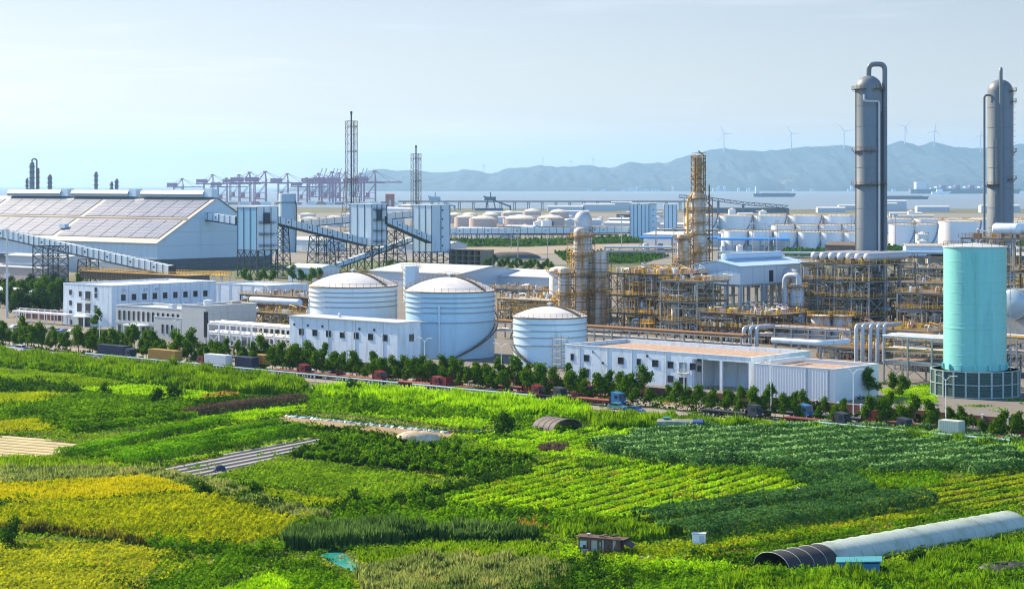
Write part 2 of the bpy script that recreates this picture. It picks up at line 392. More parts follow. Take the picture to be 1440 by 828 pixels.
def hedge_geom(a, b, wid, h, dens, w, lump=.18):
    """leaves on the sides and top of a clipped bed running from a to b"""
    a, b = np.array(a[:2]), np.array(b[:2]); L_ = np.linalg.norm(b-a); d = (b-a)/L_; q = np.array([-d[1], d[0]])
    per = 2*h+wid; n = int(dens*per*L_); s = nrs.rand(n)*L_; u = nrs.rand(n)*per
    loc = np.zeros((n, 2)); nn = np.zeros((n, 2))      # across, up
    m1, m3 = u < h, u > h+wid; m2 = ~(m1 | m3)
    loc[m1] = np.stack([np.full(m1.sum(), -wid/2), u[m1]], 1); nn[m1] = (-1, .25)
    x2 = u[m2]-h-wid/2; loc[m2] = np.stack([x2, h*(1-.22*(2*x2/wid)**4)], 1); nn[m2] = np.stack([.5*(2*x2/wid)**3, np.ones(m2.sum())], 1)
    loc[m3] = np.stack([np.full(m3.sum(), wid/2), u[m3]-h-wid], 1); nn[m3] = (1, .25)
    lm = 1+lump*2*(vnoise(s*.45+a[0], u*.6, 41)-.5)+lump*1.2*(vnoise(s*1.5+a[0], u*1.3, 42)-.5)
    loc *= lm[:, None]*(.93+.14*nrs.rand(n))[:, None]
    P = np.concatenate([a+np.outer(s, d)+np.outer(loc[:, 0], q), loc[:, 1:2]], 1)
    nrm = np.concatenate([np.outer(nn[:, 0], q), nn[:, 1:2]], 1)+nrs.randn(n, 3)*.38; nrm /= np.linalg.norm(nrm, axis=1)[:, None]
    t = np.cross(nrm, nrs.randn(n, 3)); t /= np.linalg.norm(t, axis=1)[:, None]; bb = np.cross(nrm, t); ww = w*(.6+.8*nrs.rand(n))[:, None]
    return np.stack([P-t*ww*.62, P-bb*ww*.42, P+t*ww*.62, P+bb*ww*.42], 1)
def bed(name, label, cat, lines, wid, h, m, dens=22, w=.34, lump=.18, px=True):
    VV = np.concatenate([hedge_geom(G(*a) if px else a, G(*b) if px else b, wid, h, dens, w, lump) for a, b in lines])
    o = bpy.data.objects.new(name, np_mesh(name, VV, m)); COL.objects.link(o)
    return tag(o, label, cat, kind='stuff')
def clip_rows(poly, d, gap, inset=.6):
    ps = [G(*p) for p in poly]; d = Vector(d).normalized(); q = Vector((-d.y, d.x, 0)); out = []
    ss = [p.dot(q) for p in ps]; s = min(ss)+gap*.5
    while s < max(ss):
        ts = []
        for i in range(len(ps)):
            a, c = ps[i], ps[(i+1) % len(ps)]; sa, sc_ = a.dot(q)-s, c.dot(q)-s
            if sa*sc_ < 0: ts.append(a.lerp(c, sa/(sa-sc_)).dot(d))
        if len(ts) >= 2 and max(ts)-min(ts) > 3: out.append((d*(min(ts)+inset)+q*s, d*(max(ts)-inset)+q*s))
        s += gap
    return out
def crop(name, label, cat, poly, m, dens, h, w, style='leaf', rows=None, clump=.5, cs=.35, px=True, lean=.25, top=False, zr=(.15,1), up=.35, gaps=0.0, edge=.5, avoid=False, sp=None, md=None):
    ps = [G(*p) for p in poly] if px else [Vector((*p, 0)) for p in poly]
    pl = [(p.x, p.y) for p in ps]
    x0, x1 = min(p[0] for p in pl), max(p[0] for p in pl); y0, y1 = min(p[1] for p in pl), max(p[1] for p in pl)
    n = int(dens*1.35*(x1-x0)*(y1-y0))
    P = np.stack([x0+(x1-x0)*nrs.rand(n), y0+(y1-y0)*nrs.rand(n)], 1)
    if edge: P2 = P + (np.stack([vnoise(P[:,0]*.35, P[:,1]*.35, 21), vnoise(P[:,0]*.35+9, P[:,1]*.35+5, 22)], 1)-.5)*2*edge
    else: P2 = P
    P = P[inside(pl, P2)]
    if avoid:
        for a_ in VEGAREA: P = P[~inside(a_, P)]
    elif cat in ('crop','rice','soil','grass'): VEGAREA.append(pl)
    hk = np.ones(len(P))
    if rows:
        gap, wid, d = rows[:3]; d = Vector(d).normalized(); q = np.array([-d.y, d.x])
        s = P @ q; k = np.round(s/gap); off = s-k*gap
        new = (nrs.rand(len(P))-.5)*wid
        P = P + np.outer(new-off, q)
        hk = np.sqrt(np.maximum(.05, 1-(new/(wid*.53))**4))
    nz = vnoise(P[:, 0]*cs, P[:, 1]*cs, 31)*.65 + vnoise(P[:, 0]*cs*3.1, P[:, 1]*cs*3.1, 32)*.35
    if gaps:
        g = vnoise(P[:, 0]*.5+40, P[:, 1]*.5, 33) > gaps*.6
        P, hk, nz = P[g], hk[g], nz[g]
    hh = h*hk*(1-clump+clump*1.9*nz)*(.75+.5*nrs.rand(len(P)))
    P3 = np.stack([P[:, 0], P[:, 1], np.zeros(len(P))], 1)
    VV = leaves(P3, hh, w, style, lean=lean, zr=zr, up=up, sp=sp, md=md if md is not None else (.35 if rows else .7))
    o = bpy.data.objects.new(name, np_mesh(name, VV, m)); COL.objects.link(o)
    return tag(o, label, cat, kind='stuff')
def band(pts, width_px=None, wid=4.0):
    """polygon (world xy) around a line of photo ground points"""
    ps = [G(*p) for p in pts]; L, Rr = [], []
    for i, p in enumerate(ps):
        d = (ps[min(i+1, len(ps)-1)]-ps[max(i-1, 0)]).normalized(); q = Vector((-d.y, d.x, 0))*wid/2
        L.append((p+q).xy); Rr.append((p-q).xy)
    return [tuple(p) for p in L + Rr[::-1]]

LF_BRIGHT = leafmat('bright_grass_blades', (.11, .28, .006), (.38, .66, .016), .3)
LF_GRASS = leafmat('meadow_grass_blades', (.08, .17, .012), (.22, .38, .02), .3, (.34, .38, .05))
LF_YELLOW = leafmat('ripening_rice_blades', (.3, .33, .01), (.56, .52, .02), .3)
LF_OLIVE = leafmat('yellow_green_crop_leaves', (.15, .22, .008), (.44, .48, .015), .3)
LF_OLIVE2 = leafmat('pale_yellow_green_crop_leaves', (.2, .26, .015), (.5, .52, .05), .3)
LF_MID = leafmat('green_crop_leaves', (.022, .085, .004), (.16, .35, .013), .3)
LF_DARK = leafmat('dark_green_leaves', (.007, .032, .006), (.055, .14, .014), .35)
LF_BLUE = leafmat('bluish_green_trellis_leaves', (.018, .07, .025), (.085, .2, .05), .3)
LF_REED = leafmat('reed_blades', (.045, .12, .008), (.2, .38, .015), .3)
LF_REEDP = leafmat('pale_reed_blades', (.07, .12, .03), (.24, .3, .09), .38, (.34, .3, .1))
LF_TREE = leafmat('street_tree_leaves', (.012, .045, .005), (.11, .23, .012), .3)
LF_TREED = leafmat('dark_tree_leaves', (.01, .03, .01), (.03, .07, .02), .25)
LF_DRY = leafmat('dry_brown_stalks', (.09, .06, .045), (.16, .11, .08), .2)
LF_STRAW = leafmat('straw_blades', (.3, .2, .05), (.42, .28, .06), .3)

FIELDSOIL = mat('field_soil_and_weeds', (.035, .05, .008), .95, var=.4, scale=.25, stain=(.07, .06, .025), stain_amt=.35, stain_scale=.15)
sheet('farmland', [(-1200, 508), (0, 497), (480, 545), (760, 572), (1000, 592), (1440, 632), (2600, 735), (2600, 1500), (-1200, 1500)], .05, FIELDSOIL, 'patchwork farmland with weedy dark soil between the plots', 'farmland')

# --- base weeds over the whole farmland, thinning with distance
def weeds():
    A, B = [], []
    for (pts, dens, h, w) in (([(-60, 840), (-60, 700), (1500, 700), (1500, 840)], 7, .55, .34), ([(-60, 700), (-60, 600), (1500, 660), (1500, 700)], 4.5, .55, .4), ([(-40, 600), (-40, 520), (300, 552), (760, 590), (1480, 636), (1480, 660)], 3.2, .6, .5)):
        crop('rough_weeds', 'rough green weeds filling the ground between the plots', 'weeds', pts, LF_GRASS if h < .6 else LF_MID, dens, h, w, 'leaf', clump=.9, cs=.25, avoid=True)
ROWV = V; 
def rowdir(a, b): return (G(*b)-G(*a)).normalized()
C = crop
# roadside verge of tall reeds
C('roadside_reeds', 'tall green reeds along the left end of the road verge', 'reeds', [(-40,497),(0,500),(60,505),(165,516),(150,530),(100,526),(0,516),(-40,513)], LF_REED, 16, 2.6, .3, 'blade', clump=.45, cs=.3)
C('roadside_reeds', 'tall dense reeds on the verge below the parked container trucks', 'reeds', [(150,517),(225,521),(320,532),(410,542),(435,550),(420,556),(300,553),(215,543),(150,533)], LF_REED, 16, 2.8, .32, 'blade', clump=.5, cs=.3)
C('roadside_shrubs', 'leafy undergrowth among the reeds below the trucks', 'shrubs', [(0,503),(160,519),(435,548),(420,557),(215,544),(100,527),(0,517)], LF_MID, 8, 2.0, .5, 'leaf', clump=.7, cs=.3)
C('roadside_reeds', 'bright green tall grass on the verge beside the red trailers', 'reeds', [(440,552),(520,551),(640,561),(760,572),(830,580),(825,592),(700,588),(560,574),(460,562)], LF_BRIGHT, 15, 2.4, .32, 'blade', clump=.5, cs=.28)
C('roadside_shrubs', 'leafy green bank below the middle of the guard rail', 'shrubs', [(420,556),(560,566),(700,580),(830,588),(815,600),(700,592),(560,588),(440,578)], LF_MID, 9, 1.7, .5, 'leaf', clump=.8, cs=.28)
C('roadside_reeds', 'green reeds in front of the low tarpaulin shelter', 'reeds', [(825,590),(900,588),(990,596),(1100,603),(1200,612),(1440,632),(1440,640),(1190,613),(1060,604),(925,604),(840,605)], LF_REED, 13, 2.0, .3, 'blade', clump=.5, cs=.28)
C('roadside_reeds', 'bright grass on the verge right of the yard gate', 'reeds', [(1000,594),(1200,610),(1440,630),(1440,642),(1300,626),(1190,614),(1080,605)], LF_BRIGHT, 10, 1.5, .3, 'blade', clump=.5)
# left meadow
C('meadow_grass', 'light green meadow at the far left below the reeds', 'grass', [(-30,517),(120,527),(150,533),(185,538),(140,545),(0,540),(-30,540)], LF_GRASS, 7, .55, .3, 'blade', clump=.5)
C('meadow_grass', 'bright green meadow between the shrub strip and the reeds', 'grass', [(100,546),(200,542),(300,553),(335,558),(270,566),(180,560)], LF_BRIGHT, 8, .6, .3, 'blade', clump=.4)
C('straw_patch', 'orange strip of dry straw at the end of the meadow', 'straw', [(283,558),(330,552),(336,556),(290,561)], LF_STRAW, 14, .8, .3, 'blade')
C('crop_leaves', 'yellow green plot near the left edge', 'crop', [(-30,552),(60,551),(118,556),(60,568),(-30,574)], leafmat('lime_blades', (.2,.3,.008), (.36,.45,.012), .3), 9, .45, .3, 'blade', clump=.4)
C('shrub_strip', 'dark shrubs and tall weeds in a strip at the far left', 'shrubs', [(-30,540),(60,542),(110,549),(118,555),(60,551),(-30,553)], LF_DARK, 8, 1.5, .5, 'leaf', clump=.9, cs=.25)
C('shrub_strip', 'dark mixed shrubs between the meadow and the trellis rows', 'shrubs', [(118,556),(200,562),(280,566),(255,588),(180,590),(60,588),(-30,595),(-30,574),(60,569)], LF_MID, 8, 1.3, .45, 'leaf', clump=.95, cs=.22)
C('bean_rows', 'dark green bean rows beside the brown netted bed', 'crop', [(240,568),(330,560),(400,559),(420,562),(330,569),(258,578)], LF_DARK, 12, .9, .4, 'leaf', rows=(2.0,1.3,V), clump=.4)
C('meadow_grass', 'pale green strip above the bare striped plot', 'grass', [(-30,594),(100,584),(210,573),(165,590),(80,606),(-30,612)], LF_OLIVE, 9, .45, .3, 'blade', clump=.5)
for k, (a, b, lab) in enumerate((((60,596),(255,577),'upper'), ((75,603),(262,583),'middle'), ((95,610),(272,588),'lower'))):
    bed('bean_hedge', 'bushy bean row, %s of the three between the shrubs and the tall trellis beds' % lab, 'crop', [(a, b)], 2.6, 1.4, LF_MID, 20, .4, .35)
# tall trellis beds
for a, b, wd, hg, lab in (((85,644),(318,594),3.2,1.6,'farthest'), ((128,650),(388,601),3.0,1.6,'second'), ((165,655),(420,611),4.2,2.3,'nearest and tallest')):
    d = rowdir(a, b)
    bed('trellis_bed', 'tall green trellis bed, %s of the three running beside the striped plot' % lab, 'crop', [(a, b)], wd*.85, hg, leafmat('trellis_leaves', (.04,.15,.005), (.2,.46,.014), .25), 26, .32, .12)
    C('trellis_bed_grass', 'bright grass in the furrow in front of the %s trellis bed' % lab, 'grass', band([(a[0]+18,a[1]+5),(b[0]+12,b[1]+6)], wid=2.2), LF_BRIGHT, 14, .5, .28, 'blade', px=False)
# mulched plots
def mulch(name, label, poly, d, gap, wid, film, soil):
    VEGAREA.append([tuple(G(*p_).xy) for p_ in poly]); sheet('soil_plot', poly, .09, soil, 'bare soil plot under the ' + label.split(' laid')[0], 'soil')
    ps = [G(*p) for p in poly]; pl = [(p.x, p.y) for p in ps]; d = Vector(d).normalized(); q = Vector((-d.y, d.x, 0))
    ss = [p.dot(q) for p in ps]; s = min(ss)+gap*.5; b = MB()
    while s < max(ss):
        ts = []
        for i in range(len(ps)):
            a, c = ps[i], ps[(i+1) % len(ps)]; sa, sc_ = a.dot(q)-s, c.dot(q)-s
            if sa*sc_ < 0: p = a.lerp(c, sa/(sa-sc_)); ts.append(p.dot(d))
        if len(ts) >= 2:
            t0, t1 = min(ts)+.4, max(ts)-.4; n = max(2, int((t1-t0)/3)); rr = []
            for k in range(n+1):
                p = d*(t0+(t1-t0)*k/n)+q*(s+rng.uniform(-.07,.07)); w2 = wid/2*rng.uniform(.85,1.1)
                rr.append([p-q*w2+Vector((0,0,.1)), p-q*w2*.7+Vector((0,0,.3)), p+q*w2*.7+Vector((0,0,.3)), p+q*w2+Vector((0,0,.1))])
            b.rings(rr)
        s += gap
    o = b.build(name, film); tag(o, label, 'mulch film', kind='stuff')
MULCH = mat('grey_mulch_film', (.36, .34, .31), .5, var=.2, scale=1.5)
mulch('mulch_rows', 'pale grey mulch film strips laid beside the tall trellis beds', [(206,664),(430,616.5),(472,621),(294,672)], rowdir((240,662),(455,620)), 2.7, 1.25, MULCH, mat('brown_tilled_soil', (.1,.07,.045), .95, var=.3, scale=2))
mulch('mulch_rows', 'straw coloured furrow strips laid at the left edge', [(-30,612),(20,613),(125,627),(72,642),(-30,646)], rowdir((0,622),(100,630)), 3.1, 1.2, mat('straw_film', (.48,.4,.2), .7, var=.2), mat('brown_plot_soil', (.2,.15,.05), .95, var=.3, scale=1))
# brown netted bed
bed('netted_bed', 'brown netted bed of dead stalks', 'bed', [((262,587),(330,577)),((329,577),(425,566.5))], 3.2, 1.9, LF_DRY, 26, .34, .1)
C('meadow_grass', 'lime grass strip below the brown netted bed', 'grass', [(258,588),(428,570),(440,576),(395,586),(330,600),(262,598)], LF_BRIGHT, 9, .5, .3, 'blade')
# film plot
sheet('soil_plot', [(365,588),(395,584),(480,592),(645,609),(640,616),(560,615),(480,604)], .09, SOIL, 'pale bare soil strip behind the domed tarpaulin', 'soil')
fb = MB(); pr = None
for k in range(130):
    p = G(402+ (632-402)*k/129, 585.5+(609-585.5)*k/129+rng.uniform(-.35,.35)); w2 = rng.uniform(.25,1.3); q = V*w2
    rr = [p-q+Vector((0,0,.11)), p-q*.5+Vector((0,0,rng.uniform(.14,.5))), p+q*.4+Vector((0,0,rng.uniform(.12,.55))), p+q+Vector((0,0,.11))]
    if pr and k % 17 not in (3, 11): fb.rings([pr, rr], caps=False)
    pr = rr
tag(fb.build('plastic_film', FILM), 'crumpled white plastic film lying along the soil strip', 'plastic film')
C('seedling_rows', 'grey green seedlings along the white film', 'crop', [(400,583),(480,586),(650,605),(645,610),(480,591)], LF_REEDP, 9, .7, .3, 'blade')
C('hedge_row', 'dark green row along the lower edge of the soil strip', 'crop', band([(395,601),(470,608),(560,621)], wid=3), LF_DARK, 26, 1.1, .4, 'leaf', px=False)
C('meadow_grass', 'bright green leafy plot above the soil strip', 'crop', [(430,562),(560,580),(700,592),(690,606),(650,604),(560,592),(440,578)], LF_BRIGHT, 7, .7, .4, 'leaf', clump=.7)
# dark bushy rows
C('bush_rows', 'dark green bushy crop rows in the middle of the fields', 'crop', [(407,645),(478,619),(540,622),(560,626),(650,634),(748,648),(735,660),(655,673),(625,671)], LF_DARK, 16, 1.35, .42, 'leaf', rows=(3.1,1.5,V), clump=.9, cs=.8)
C('bush_rows', 'lighter leaf tips over the dark bushy rows', 'crop', [(407,645),(478,619),(540,622),(560,626),(650,634),(748,648),(735,660),(655,673),(625,671)], LF_MID, 7, 1.5, .36, 'leaf', rows=(3.1,1.1,V), clump=.75, cs=.8, zr=(.7,1.1))
C('leafy_crop', 'mid green leafy field below the dark bushy rows', 'crop', [(296,674),(412,648),(520,660),(615,674),(585,697),(520,705),(440,700),(400,690),(330,682)], leafmat('mid_leafy', (.07,.17,.012), (.25,.42,.03), .3), 17, .55, .34, 'leaf', clump=.7, cs=.6)
C('leafy_crop', 'lime green strip of crop left of the ditch', 'crop', [(333,684),(400,691),(500,704),(450,722),(420,718),(345,694)], leafmat('lime_leafy', (.17,.28,.01), (.34,.42,.015), .3), 16, .45, .32, 'leaf', clump=.5)
# yellow rice
C('rice_field', 'golden yellow rice field at the left', 'rice', [(-30,684),(100,678),(200,671),(262,684),(275,692),(150,703),(-30,712)], LF_YELLOW, 26, .75, .26, 'blade', clump=.35, cs=.5, edge=.8)
C('rice_field', 'yellow green rice field below the golden one', 'rice', [(-30,714),(150,706),(278,694),(340,696),(400,708),(452,728),(430,742),(380,757),(330,768),(180,764),(110,752),(30,742),(-30,742)], LF_OLIVE, 26, .8, .3, 'leaf', clump=.6, cs=.8, edge=.8)
C('rice_field', 'pale olive crop field in the bottom left corner', 'crop', [(-30,770),(60,762),(160,766),(260,776),(300,790),(200,828),(120,850),(-30,850)], LF_OLIVE2, 26, .5, .3, 'leaf', clump=.75, cs=.6)
C('leafy_crop', 'mid green crop at the bottom left beside the olive field', 'crop', [(240,774),(330,775),(400,790),(360,810),(260,845),(120,850),(200,828)], LF_MID, 24, .55, .3, 'leaf', clump=.7, cs=.6)
C('meadow_grass', 'bright lime grass at the bottom edge', 'grass', [(255,846),(370,805),(440,806),(520,846)], LF_BRIGHT, 22, .5, .25, 'blade', clump=.5)
C('reed_strip', 'grey green weed strip above the golden rice', 'reeds', [(-30,664),(100,660),(215,662),(262,676),(200,671),(100,678),(-30,684)], LF_REEDP, 12, 1.1, .3, 'blade', clump=.5)
C('reed_strip', 'dry grassy bank above the golden rice', 'reeds', [(0,646),(130,648),(205,655),(215,663),(100,661),(-20,664)], LF_GRASS, 9, 1.0, .32, 'blade', clump=.6)
C('hedge_row', 'dark ditch bank hedge between the yellow fields', 'hedge', band([(-20,748),(60,750),(110,755),(180,764),(225,768)], wid=2.6), leafmat('olive_hedge', (.06,.07,.012), (.16,.17,.03), .35), 30, 1.3, .3, 'blade', px=False, clump=.7)
C('hedge_row', 'green ditch bank hedge running to the dark reeds', 'hedge', band([(215,768),(260,775),(330,780),(400,780)], wid=4.0), LF_MID, 22, 1.7, .36, 'leaf', px=False, clump=.7)
# weedy ditch diagonal and dark reeds by the pond
C('reed_strip', 'pale grey green weeds along the diagonal ditch', 'reeds', band([(215,666),(285,682),(345,703),(405,722),(450,735)], wid=4.5), LF_REEDP, 22, 1.3, .3, 'blade', px=False, clump=.7)
C('hedge_row', 'dark shrubs along the diagonal ditch', 'shrubs', band([(280,684),(345,706),(400,718),(470,728)], wid=5.5), LF_DARK, 12, 1.4, .4, 'leaf', px=False, clump=.9, cs=.3)
C('dark_reeds', 'dense dark green reeds above the pond', 'reeds', [(395,775),(420,756),(480,748),(540,749),(600,752),(575,764),(520,768),(450,776)], leafmat('dark_reed', (.025,.07,.015), (.1,.19,.05), .35), 34, 2.4, .24, 'blade', clump=.3, cs=.4)
C('dark_reeds', 'dark reeds trailing right from the pond', 'reeds', [(540,749),(640,752),(700,752),(760,756),(745,764),(660,762),(590,760)], leafmat('dark_reed', None, None), 22, 2.0, .3, 'blade', clump=.5, cs=.4)
C('shrub_strip', 'mixed green shrubs between the ditch and the dark reeds', 'shrubs', [(440,722),(520,706),(600,700),(640,716),(780,725),(900,732),(880,745),(760,752),(640,748),(520,745),(440,748),(400,752)], LF_MID, 12, 1.2, .4, 'leaf', clump=.9, cs=.25)
C('dark_hedge', 'dark hedge slanting from the bushy rows to the ditch', 'hedge', band([(742,664),(700,675),(640,690),(560,710),(470,722)], wid=4.0), LF_DARK, 20, 1.4, .4, 'leaf', px=False, clump=.8)
C('dark_hedge', 'dark weedy bank crossing below the bright grass field', 'hedge', band([(560,708),(650,720),(760,733),(840,744)], wid=5.0), LF_DARK, 16, 1.1, .4, 'leaf', px=False, clump=.85)
C('pale_reeds', 'pale olive reed clump at the bottom centre', 'reeds', [(520,842),(500,815),(540,800),(600,792),(690,790),(760,794),(800,805),(790,840)], LF_REEDP, 34, 1.6, .22, 'blade', clump=.5, cs=.3)
C('green_reeds', 'green grass bank right of the pond', 'grass', [(502,786),(560,774),(660,768),(770,772),(800,795),(740,790),(600,788),(540,802)], LF_GRASS, 24, 1.0, .28, 'blade', clump=.6)
C('green_shrubs', 'green weeds at the bottom left of the pond', 'shrubs', [(380,800),(440,794),(484,815),(510,845),(420,845)], LF_MID, 20, 1.0, .34, 'leaf', clump=.8)
# central bright field
d1 = rowdir((600,693), (793,650))
C('grass_crop', 'bright green field with long low rows in the centre', 'crop', [(590,702),(640,686),(720,664),(790,648),(870,652),(940,658),(1060,664),(1190,690),(1050,712),(940,730),(860,735),(760,722),(650,714)], LF_BRIGHT, 15, .55, .3, 'leaf', rows=(3.4,2.1,d1), clump=.75, cs=.4)
C('grass_crop', 'lime blades standing over the bright field', 'crop', [(590,702),(640,686),(720,664),(790,648),(870,652),(940,658),(1060,664),(1190,690),(1050,712),(940,730),(860,735),(760,722),(650,714)], leafmat('lime_blades', None, None), 8, .6, .24, 'blade', rows=(3.4,1.6,d1), clump=.6)
C('grass_crop', 'bright green plot between the lone bush and the trellis field', 'crop', [(640,615),(720,608),(830,604),(925,597),(910,608),(840,622),(830,636),(940,656),(860,652),(790,646),(700,632)], LF_BRIGHT, 12, .6, .34, 'leaf', rows=(4,2.8,d1), clump=.8)
C('weed_clump', 'dark weed clump on the left of the bean poles', 'weeds', band([(820,660),(875,652)], wid=4), LF_MID, 22, 1.1, .34, 'blade', px=False)
C('dry_weeds', 'brown dead weeds at the end of the trellis field', 'weeds', [(757,631),(780,626),(800,630),(790,637),(765,637)], LF_DRY, 18, 1.1, .34, 'blade')
C('straw_patch', 'straw coloured bare patch below the brown weeds', 'straw', [(760,638),(800,634),(832,628),(832,637),(790,641)], LF_STRAW, 12, .3, .3, 'blade')
C('dry_weeds', 'tall yellow weeds beside the bright field', 'weeds', [(720,737),(770,738),(790,748),(740,748)], LF_STRAW, 16, 1.0, .24, 'blade', clump=.6)
C('reed_strip', 'dark green tall weeds behind the board shack', 'reeds', [(780,748),(830,740),(900,746),(960,752),(900,764),(800,758)], LF_REED, 24, 1.7, .28, 'blade', clump=.6)
# trellis field on the right
d2 = rowdir((833,624), (1087,605))
TRP = [(830,624),(960,609),(1190,604),(1300,609),(1440,622),(1440,665),(1330,668),(1195,668),(1060,660),(947,657),(832,637)]
bed('trellis_field', 'bluish green trellised vine rows at the right', 'crop', clip_rows(TRP, d2, 7.6), 4.6, 1.75, LF_BLUE, 13, .42, .2, px=False)
bed('trellis_field', 'pale leaves painted as sunlight along the tops of the trellised vine rows', 'crop', [(a+Vector((0,0,0)), b) for a, b in clip_rows(TRP, d2, 7.6)], 1.6, 1.95, leafmat('sun_painted_vine_tips', (.14,.3,.1), (.3,.5,.18), .3), 9, .34, .2, px=False)  # sunlit row tops put into a paler leaf colour
crop('trellis_field', 'low weeds in the alleys of the trellised vine rows', 'crop', TRP, LF_MID, 4, .5, .36, 'leaf', clump=.8)
C('weed_strip', 'green weeds between the vine rows and the bright field', 'weeds', [(940,658),(1060,661),(1200,669),(1330,668),(1320,690),(1200,692),(1050,668)], LF_MID, 12, 1.0, .36, 'leaf', clump=.8)
C('leafy_crop', 'dark leafy rows beside the white canister', 'crop', [(1112,668),(1200,663),(1215,690),(1150,690),(1120,680)], LF_BLUE, 16, 1.6, .4, 'leaf', rows=(4.5,3.2,d2))
d3 = rowdir((920,735), (1190,698))
for a, b, wd, hg, lab in (((905,736),(1215,694),6.5,1.9,'farther'), ((945,760),(1300,708),7.5,2.3,'nearer')):
    bed('vine_bed', 'dark green climbing bean bed, %s of the two at the lower right' % lab, 'crop', [(a, b)], wd*.8, hg, LF_BLUE, 22, .34, .16)
C('leafy_crop', 'green low crop between the bean beds and the plastic tunnel', 'crop', [(900,800),(960,785),(1080,765),(1250,742),(1340,720),(1440,712),(1440,728),(1250,758),(1120,790),(1060,795),(960,830)], LF_MID, 20, .6, .3, 'leaf', rows=(3.0,1.7,d3), clump=.7)
C('leafy_crop', 'lime striped crop rows at the right edge', 'crop', [(1215,702),(1330,674),(1480,662),(1480,712),(1340,718),(1225,738)], leafmat('lime_leafy', None, None), 18, .5, .3, 'leaf', rows=(3.6,1.9,rowdir((1250,705),(1440,672))), clump=.5)
C('weed_strip', 'yellowish weedy path below the bean beds', 'weeds', [(830,770),(960,768),(1080,752),(1260,728),(1330,722),(1100,760),(980,786),(860,800)], LF_OLIVE, 14, .5, .28, 'leaf', clump=.8)
# rough foreground
C('foreground_shrubs', 'leafy green scrub in the bottom right foreground', 'shrubs', [(800,850),(800,805),(900,806),(1000,812),(1080,806),(1190,812),(1260,806),(1440,770),(1480,770),(1480,850)], LF_MID, 20, 1.3, .34, 'leaf', clump=.95, cs=.25)
C('foreground_reeds', 'bright reedy grass in front of the plastic tunnel', 'reeds', [(1000,850),(1050,812),(1150,815),(1260,800),(1440,760),(1480,755),(1480,850)], LF_REED, 16, 1.5, .26, 'blade', clump=.8, cs=.3)
C('foreground_shrubs', 'dark scrub at the bottom centre', 'shrubs', [(700,850),(790,800),(860,800),(900,812),(880,850)], LF_DARK, 22, 1.4, .34, 'leaf', clump=.95, cs=.25)
C('foreground_reeds', 'bright tufts round the board shack', 'weeds', [(780,760),(830,790),(960,790),(1060,800),(1040,815),(880,812),(790,800)], LF_BRIGHT, 20, .8, .28, 'leaf', clump=.9, cs=.3)

# pond
PONDM = mat('turquoise_pond_water', (.03, .28, .24), .12, var=.1, scale=.2, spec=.5)
sheet('pond', [(450,781),(460,778),(472,777),(483,778),(489,783),(494,788),(503,794),(513,799),(523,806),(521,810),(510,810),(498,805),(486,800),(474,795),(462,788)], .12, PONDM, 'small turquoise pond beside the dark reeds', 'pond')

VEGAREA.append([tuple(G(*p_).xy) for p_ in [(448,782),(462,776),(485,776),(500,790),(526,805),(522,812),(498,807),(466,793)]])
VEGAREA.append([tuple(G(*p_).xy) for p_ in [(365,588),(395,584),(480,592),(645,609),(640,616),(560,615),(480,604)]])
weeds()
EDGE = []
for pl_ in VEGAREA:
    for i in range(len(pl_)):
        a_, b_ = Vector(pl_[i]), Vector(pl_[(i+1) % len(pl_)]); ln_ = (b_-a_).length
        if ln_ > 4: EDGE.append((a_, b_, ln_))
def edge_weeds(name, label, m, dens, h, w, wid, seed, keep):
    P = []
    r = np.random.RandomState(seed)
    for a_, b_, ln_ in EDGE:
        if r.rand() > keep: continue
        n = int(ln_*wid*dens); t_ = r.rand(n, 1); q_ = np.array([-(b_-a_).y, (b_-a_).x])/ln_
        wob = (vnoise(t_[:, 0]*ln_*.25+seed, t_[:, 0]*0+a_.x, 3)-.5)*2.2
        pts_ = np.array(a_)+t_*np.array(b_-a_)+(r.randn(n, 1)*wid*.35+wob[:, None])*q_
        P.append(pts_[vnoise(pts_[:, 0]*.3, pts_[:, 1]*.3, seed) > .36])
    P = np.concatenate(P); nz = vnoise(P[:, 0]*.5, P[:, 1]*.5, seed+1)
    VV = leaves(np.concatenate([P, np.zeros((len(P), 1))], 1), h*(.25+1.3*nz)*(.7+.6*r.rand(len(P))), w, 'leaf')
    o = bpy.data.objects.new(name, np_mesh(name, VV, m)); COL.objects.link(o); tag(o, label, 'weeds', kind='stuff')
edge_weeds('plot_edge_weeds', 'dark weeds and low shrubs along the edges of the field plots', LF_DARK, 14, .9, .32, 1.2, 3, .55)
edge_weeds('plot_edge_weeds', 'pale dry grass along some of the field edges', LF_REEDP, 10, .7, .3, 1.0, 8, .5)
def scatter_clumps(name, label, m, cnt, h, w, seed, dens):
    r = np.random.RandomState(seed); P = []; Hs = []
    for k in range(cnt):
        c = G(r.uniform(-20, 1460), 540+290*r.rand()**1.3); rad = r.uniform(.5, 2.2); n = int(dens*rad*rad*3)
        if c.y > 560 - c.x*.35: continue
        P.append(np.array([c.x, c.y])+r.randn(n, 2)*rad*np.array([.8, .45])); Hs.append(np.full(n, h*r.uniform(.5, 1.5)))
    P = np.concatenate(P); Hs = np.concatenate(Hs)
    o = bpy.data.objects.new(name, np_mesh(name, leaves(np.concatenate([P, np.zeros((len(P), 1))], 1), Hs*(.6+.6*r.rand(len(P))), w, 'leaf'), m)); COL.objects.link(o); tag(o, label, 'weeds', kind='stuff')
scatter_clumps('weed_tufts', 'dark weed tufts dotted over the fields', LF_DARK, 190, .7, .34, 5, 14)
scatter_clumps('weed_tufts', 'light green weed tufts dotted over the fields', LF_MID, 300, .7, .34, 6, 14)
scatter_clumps('weed_tufts', 'straw coloured dry tufts dotted over the fields', LF_STRAW, 130, .6, .28, 9, 10)
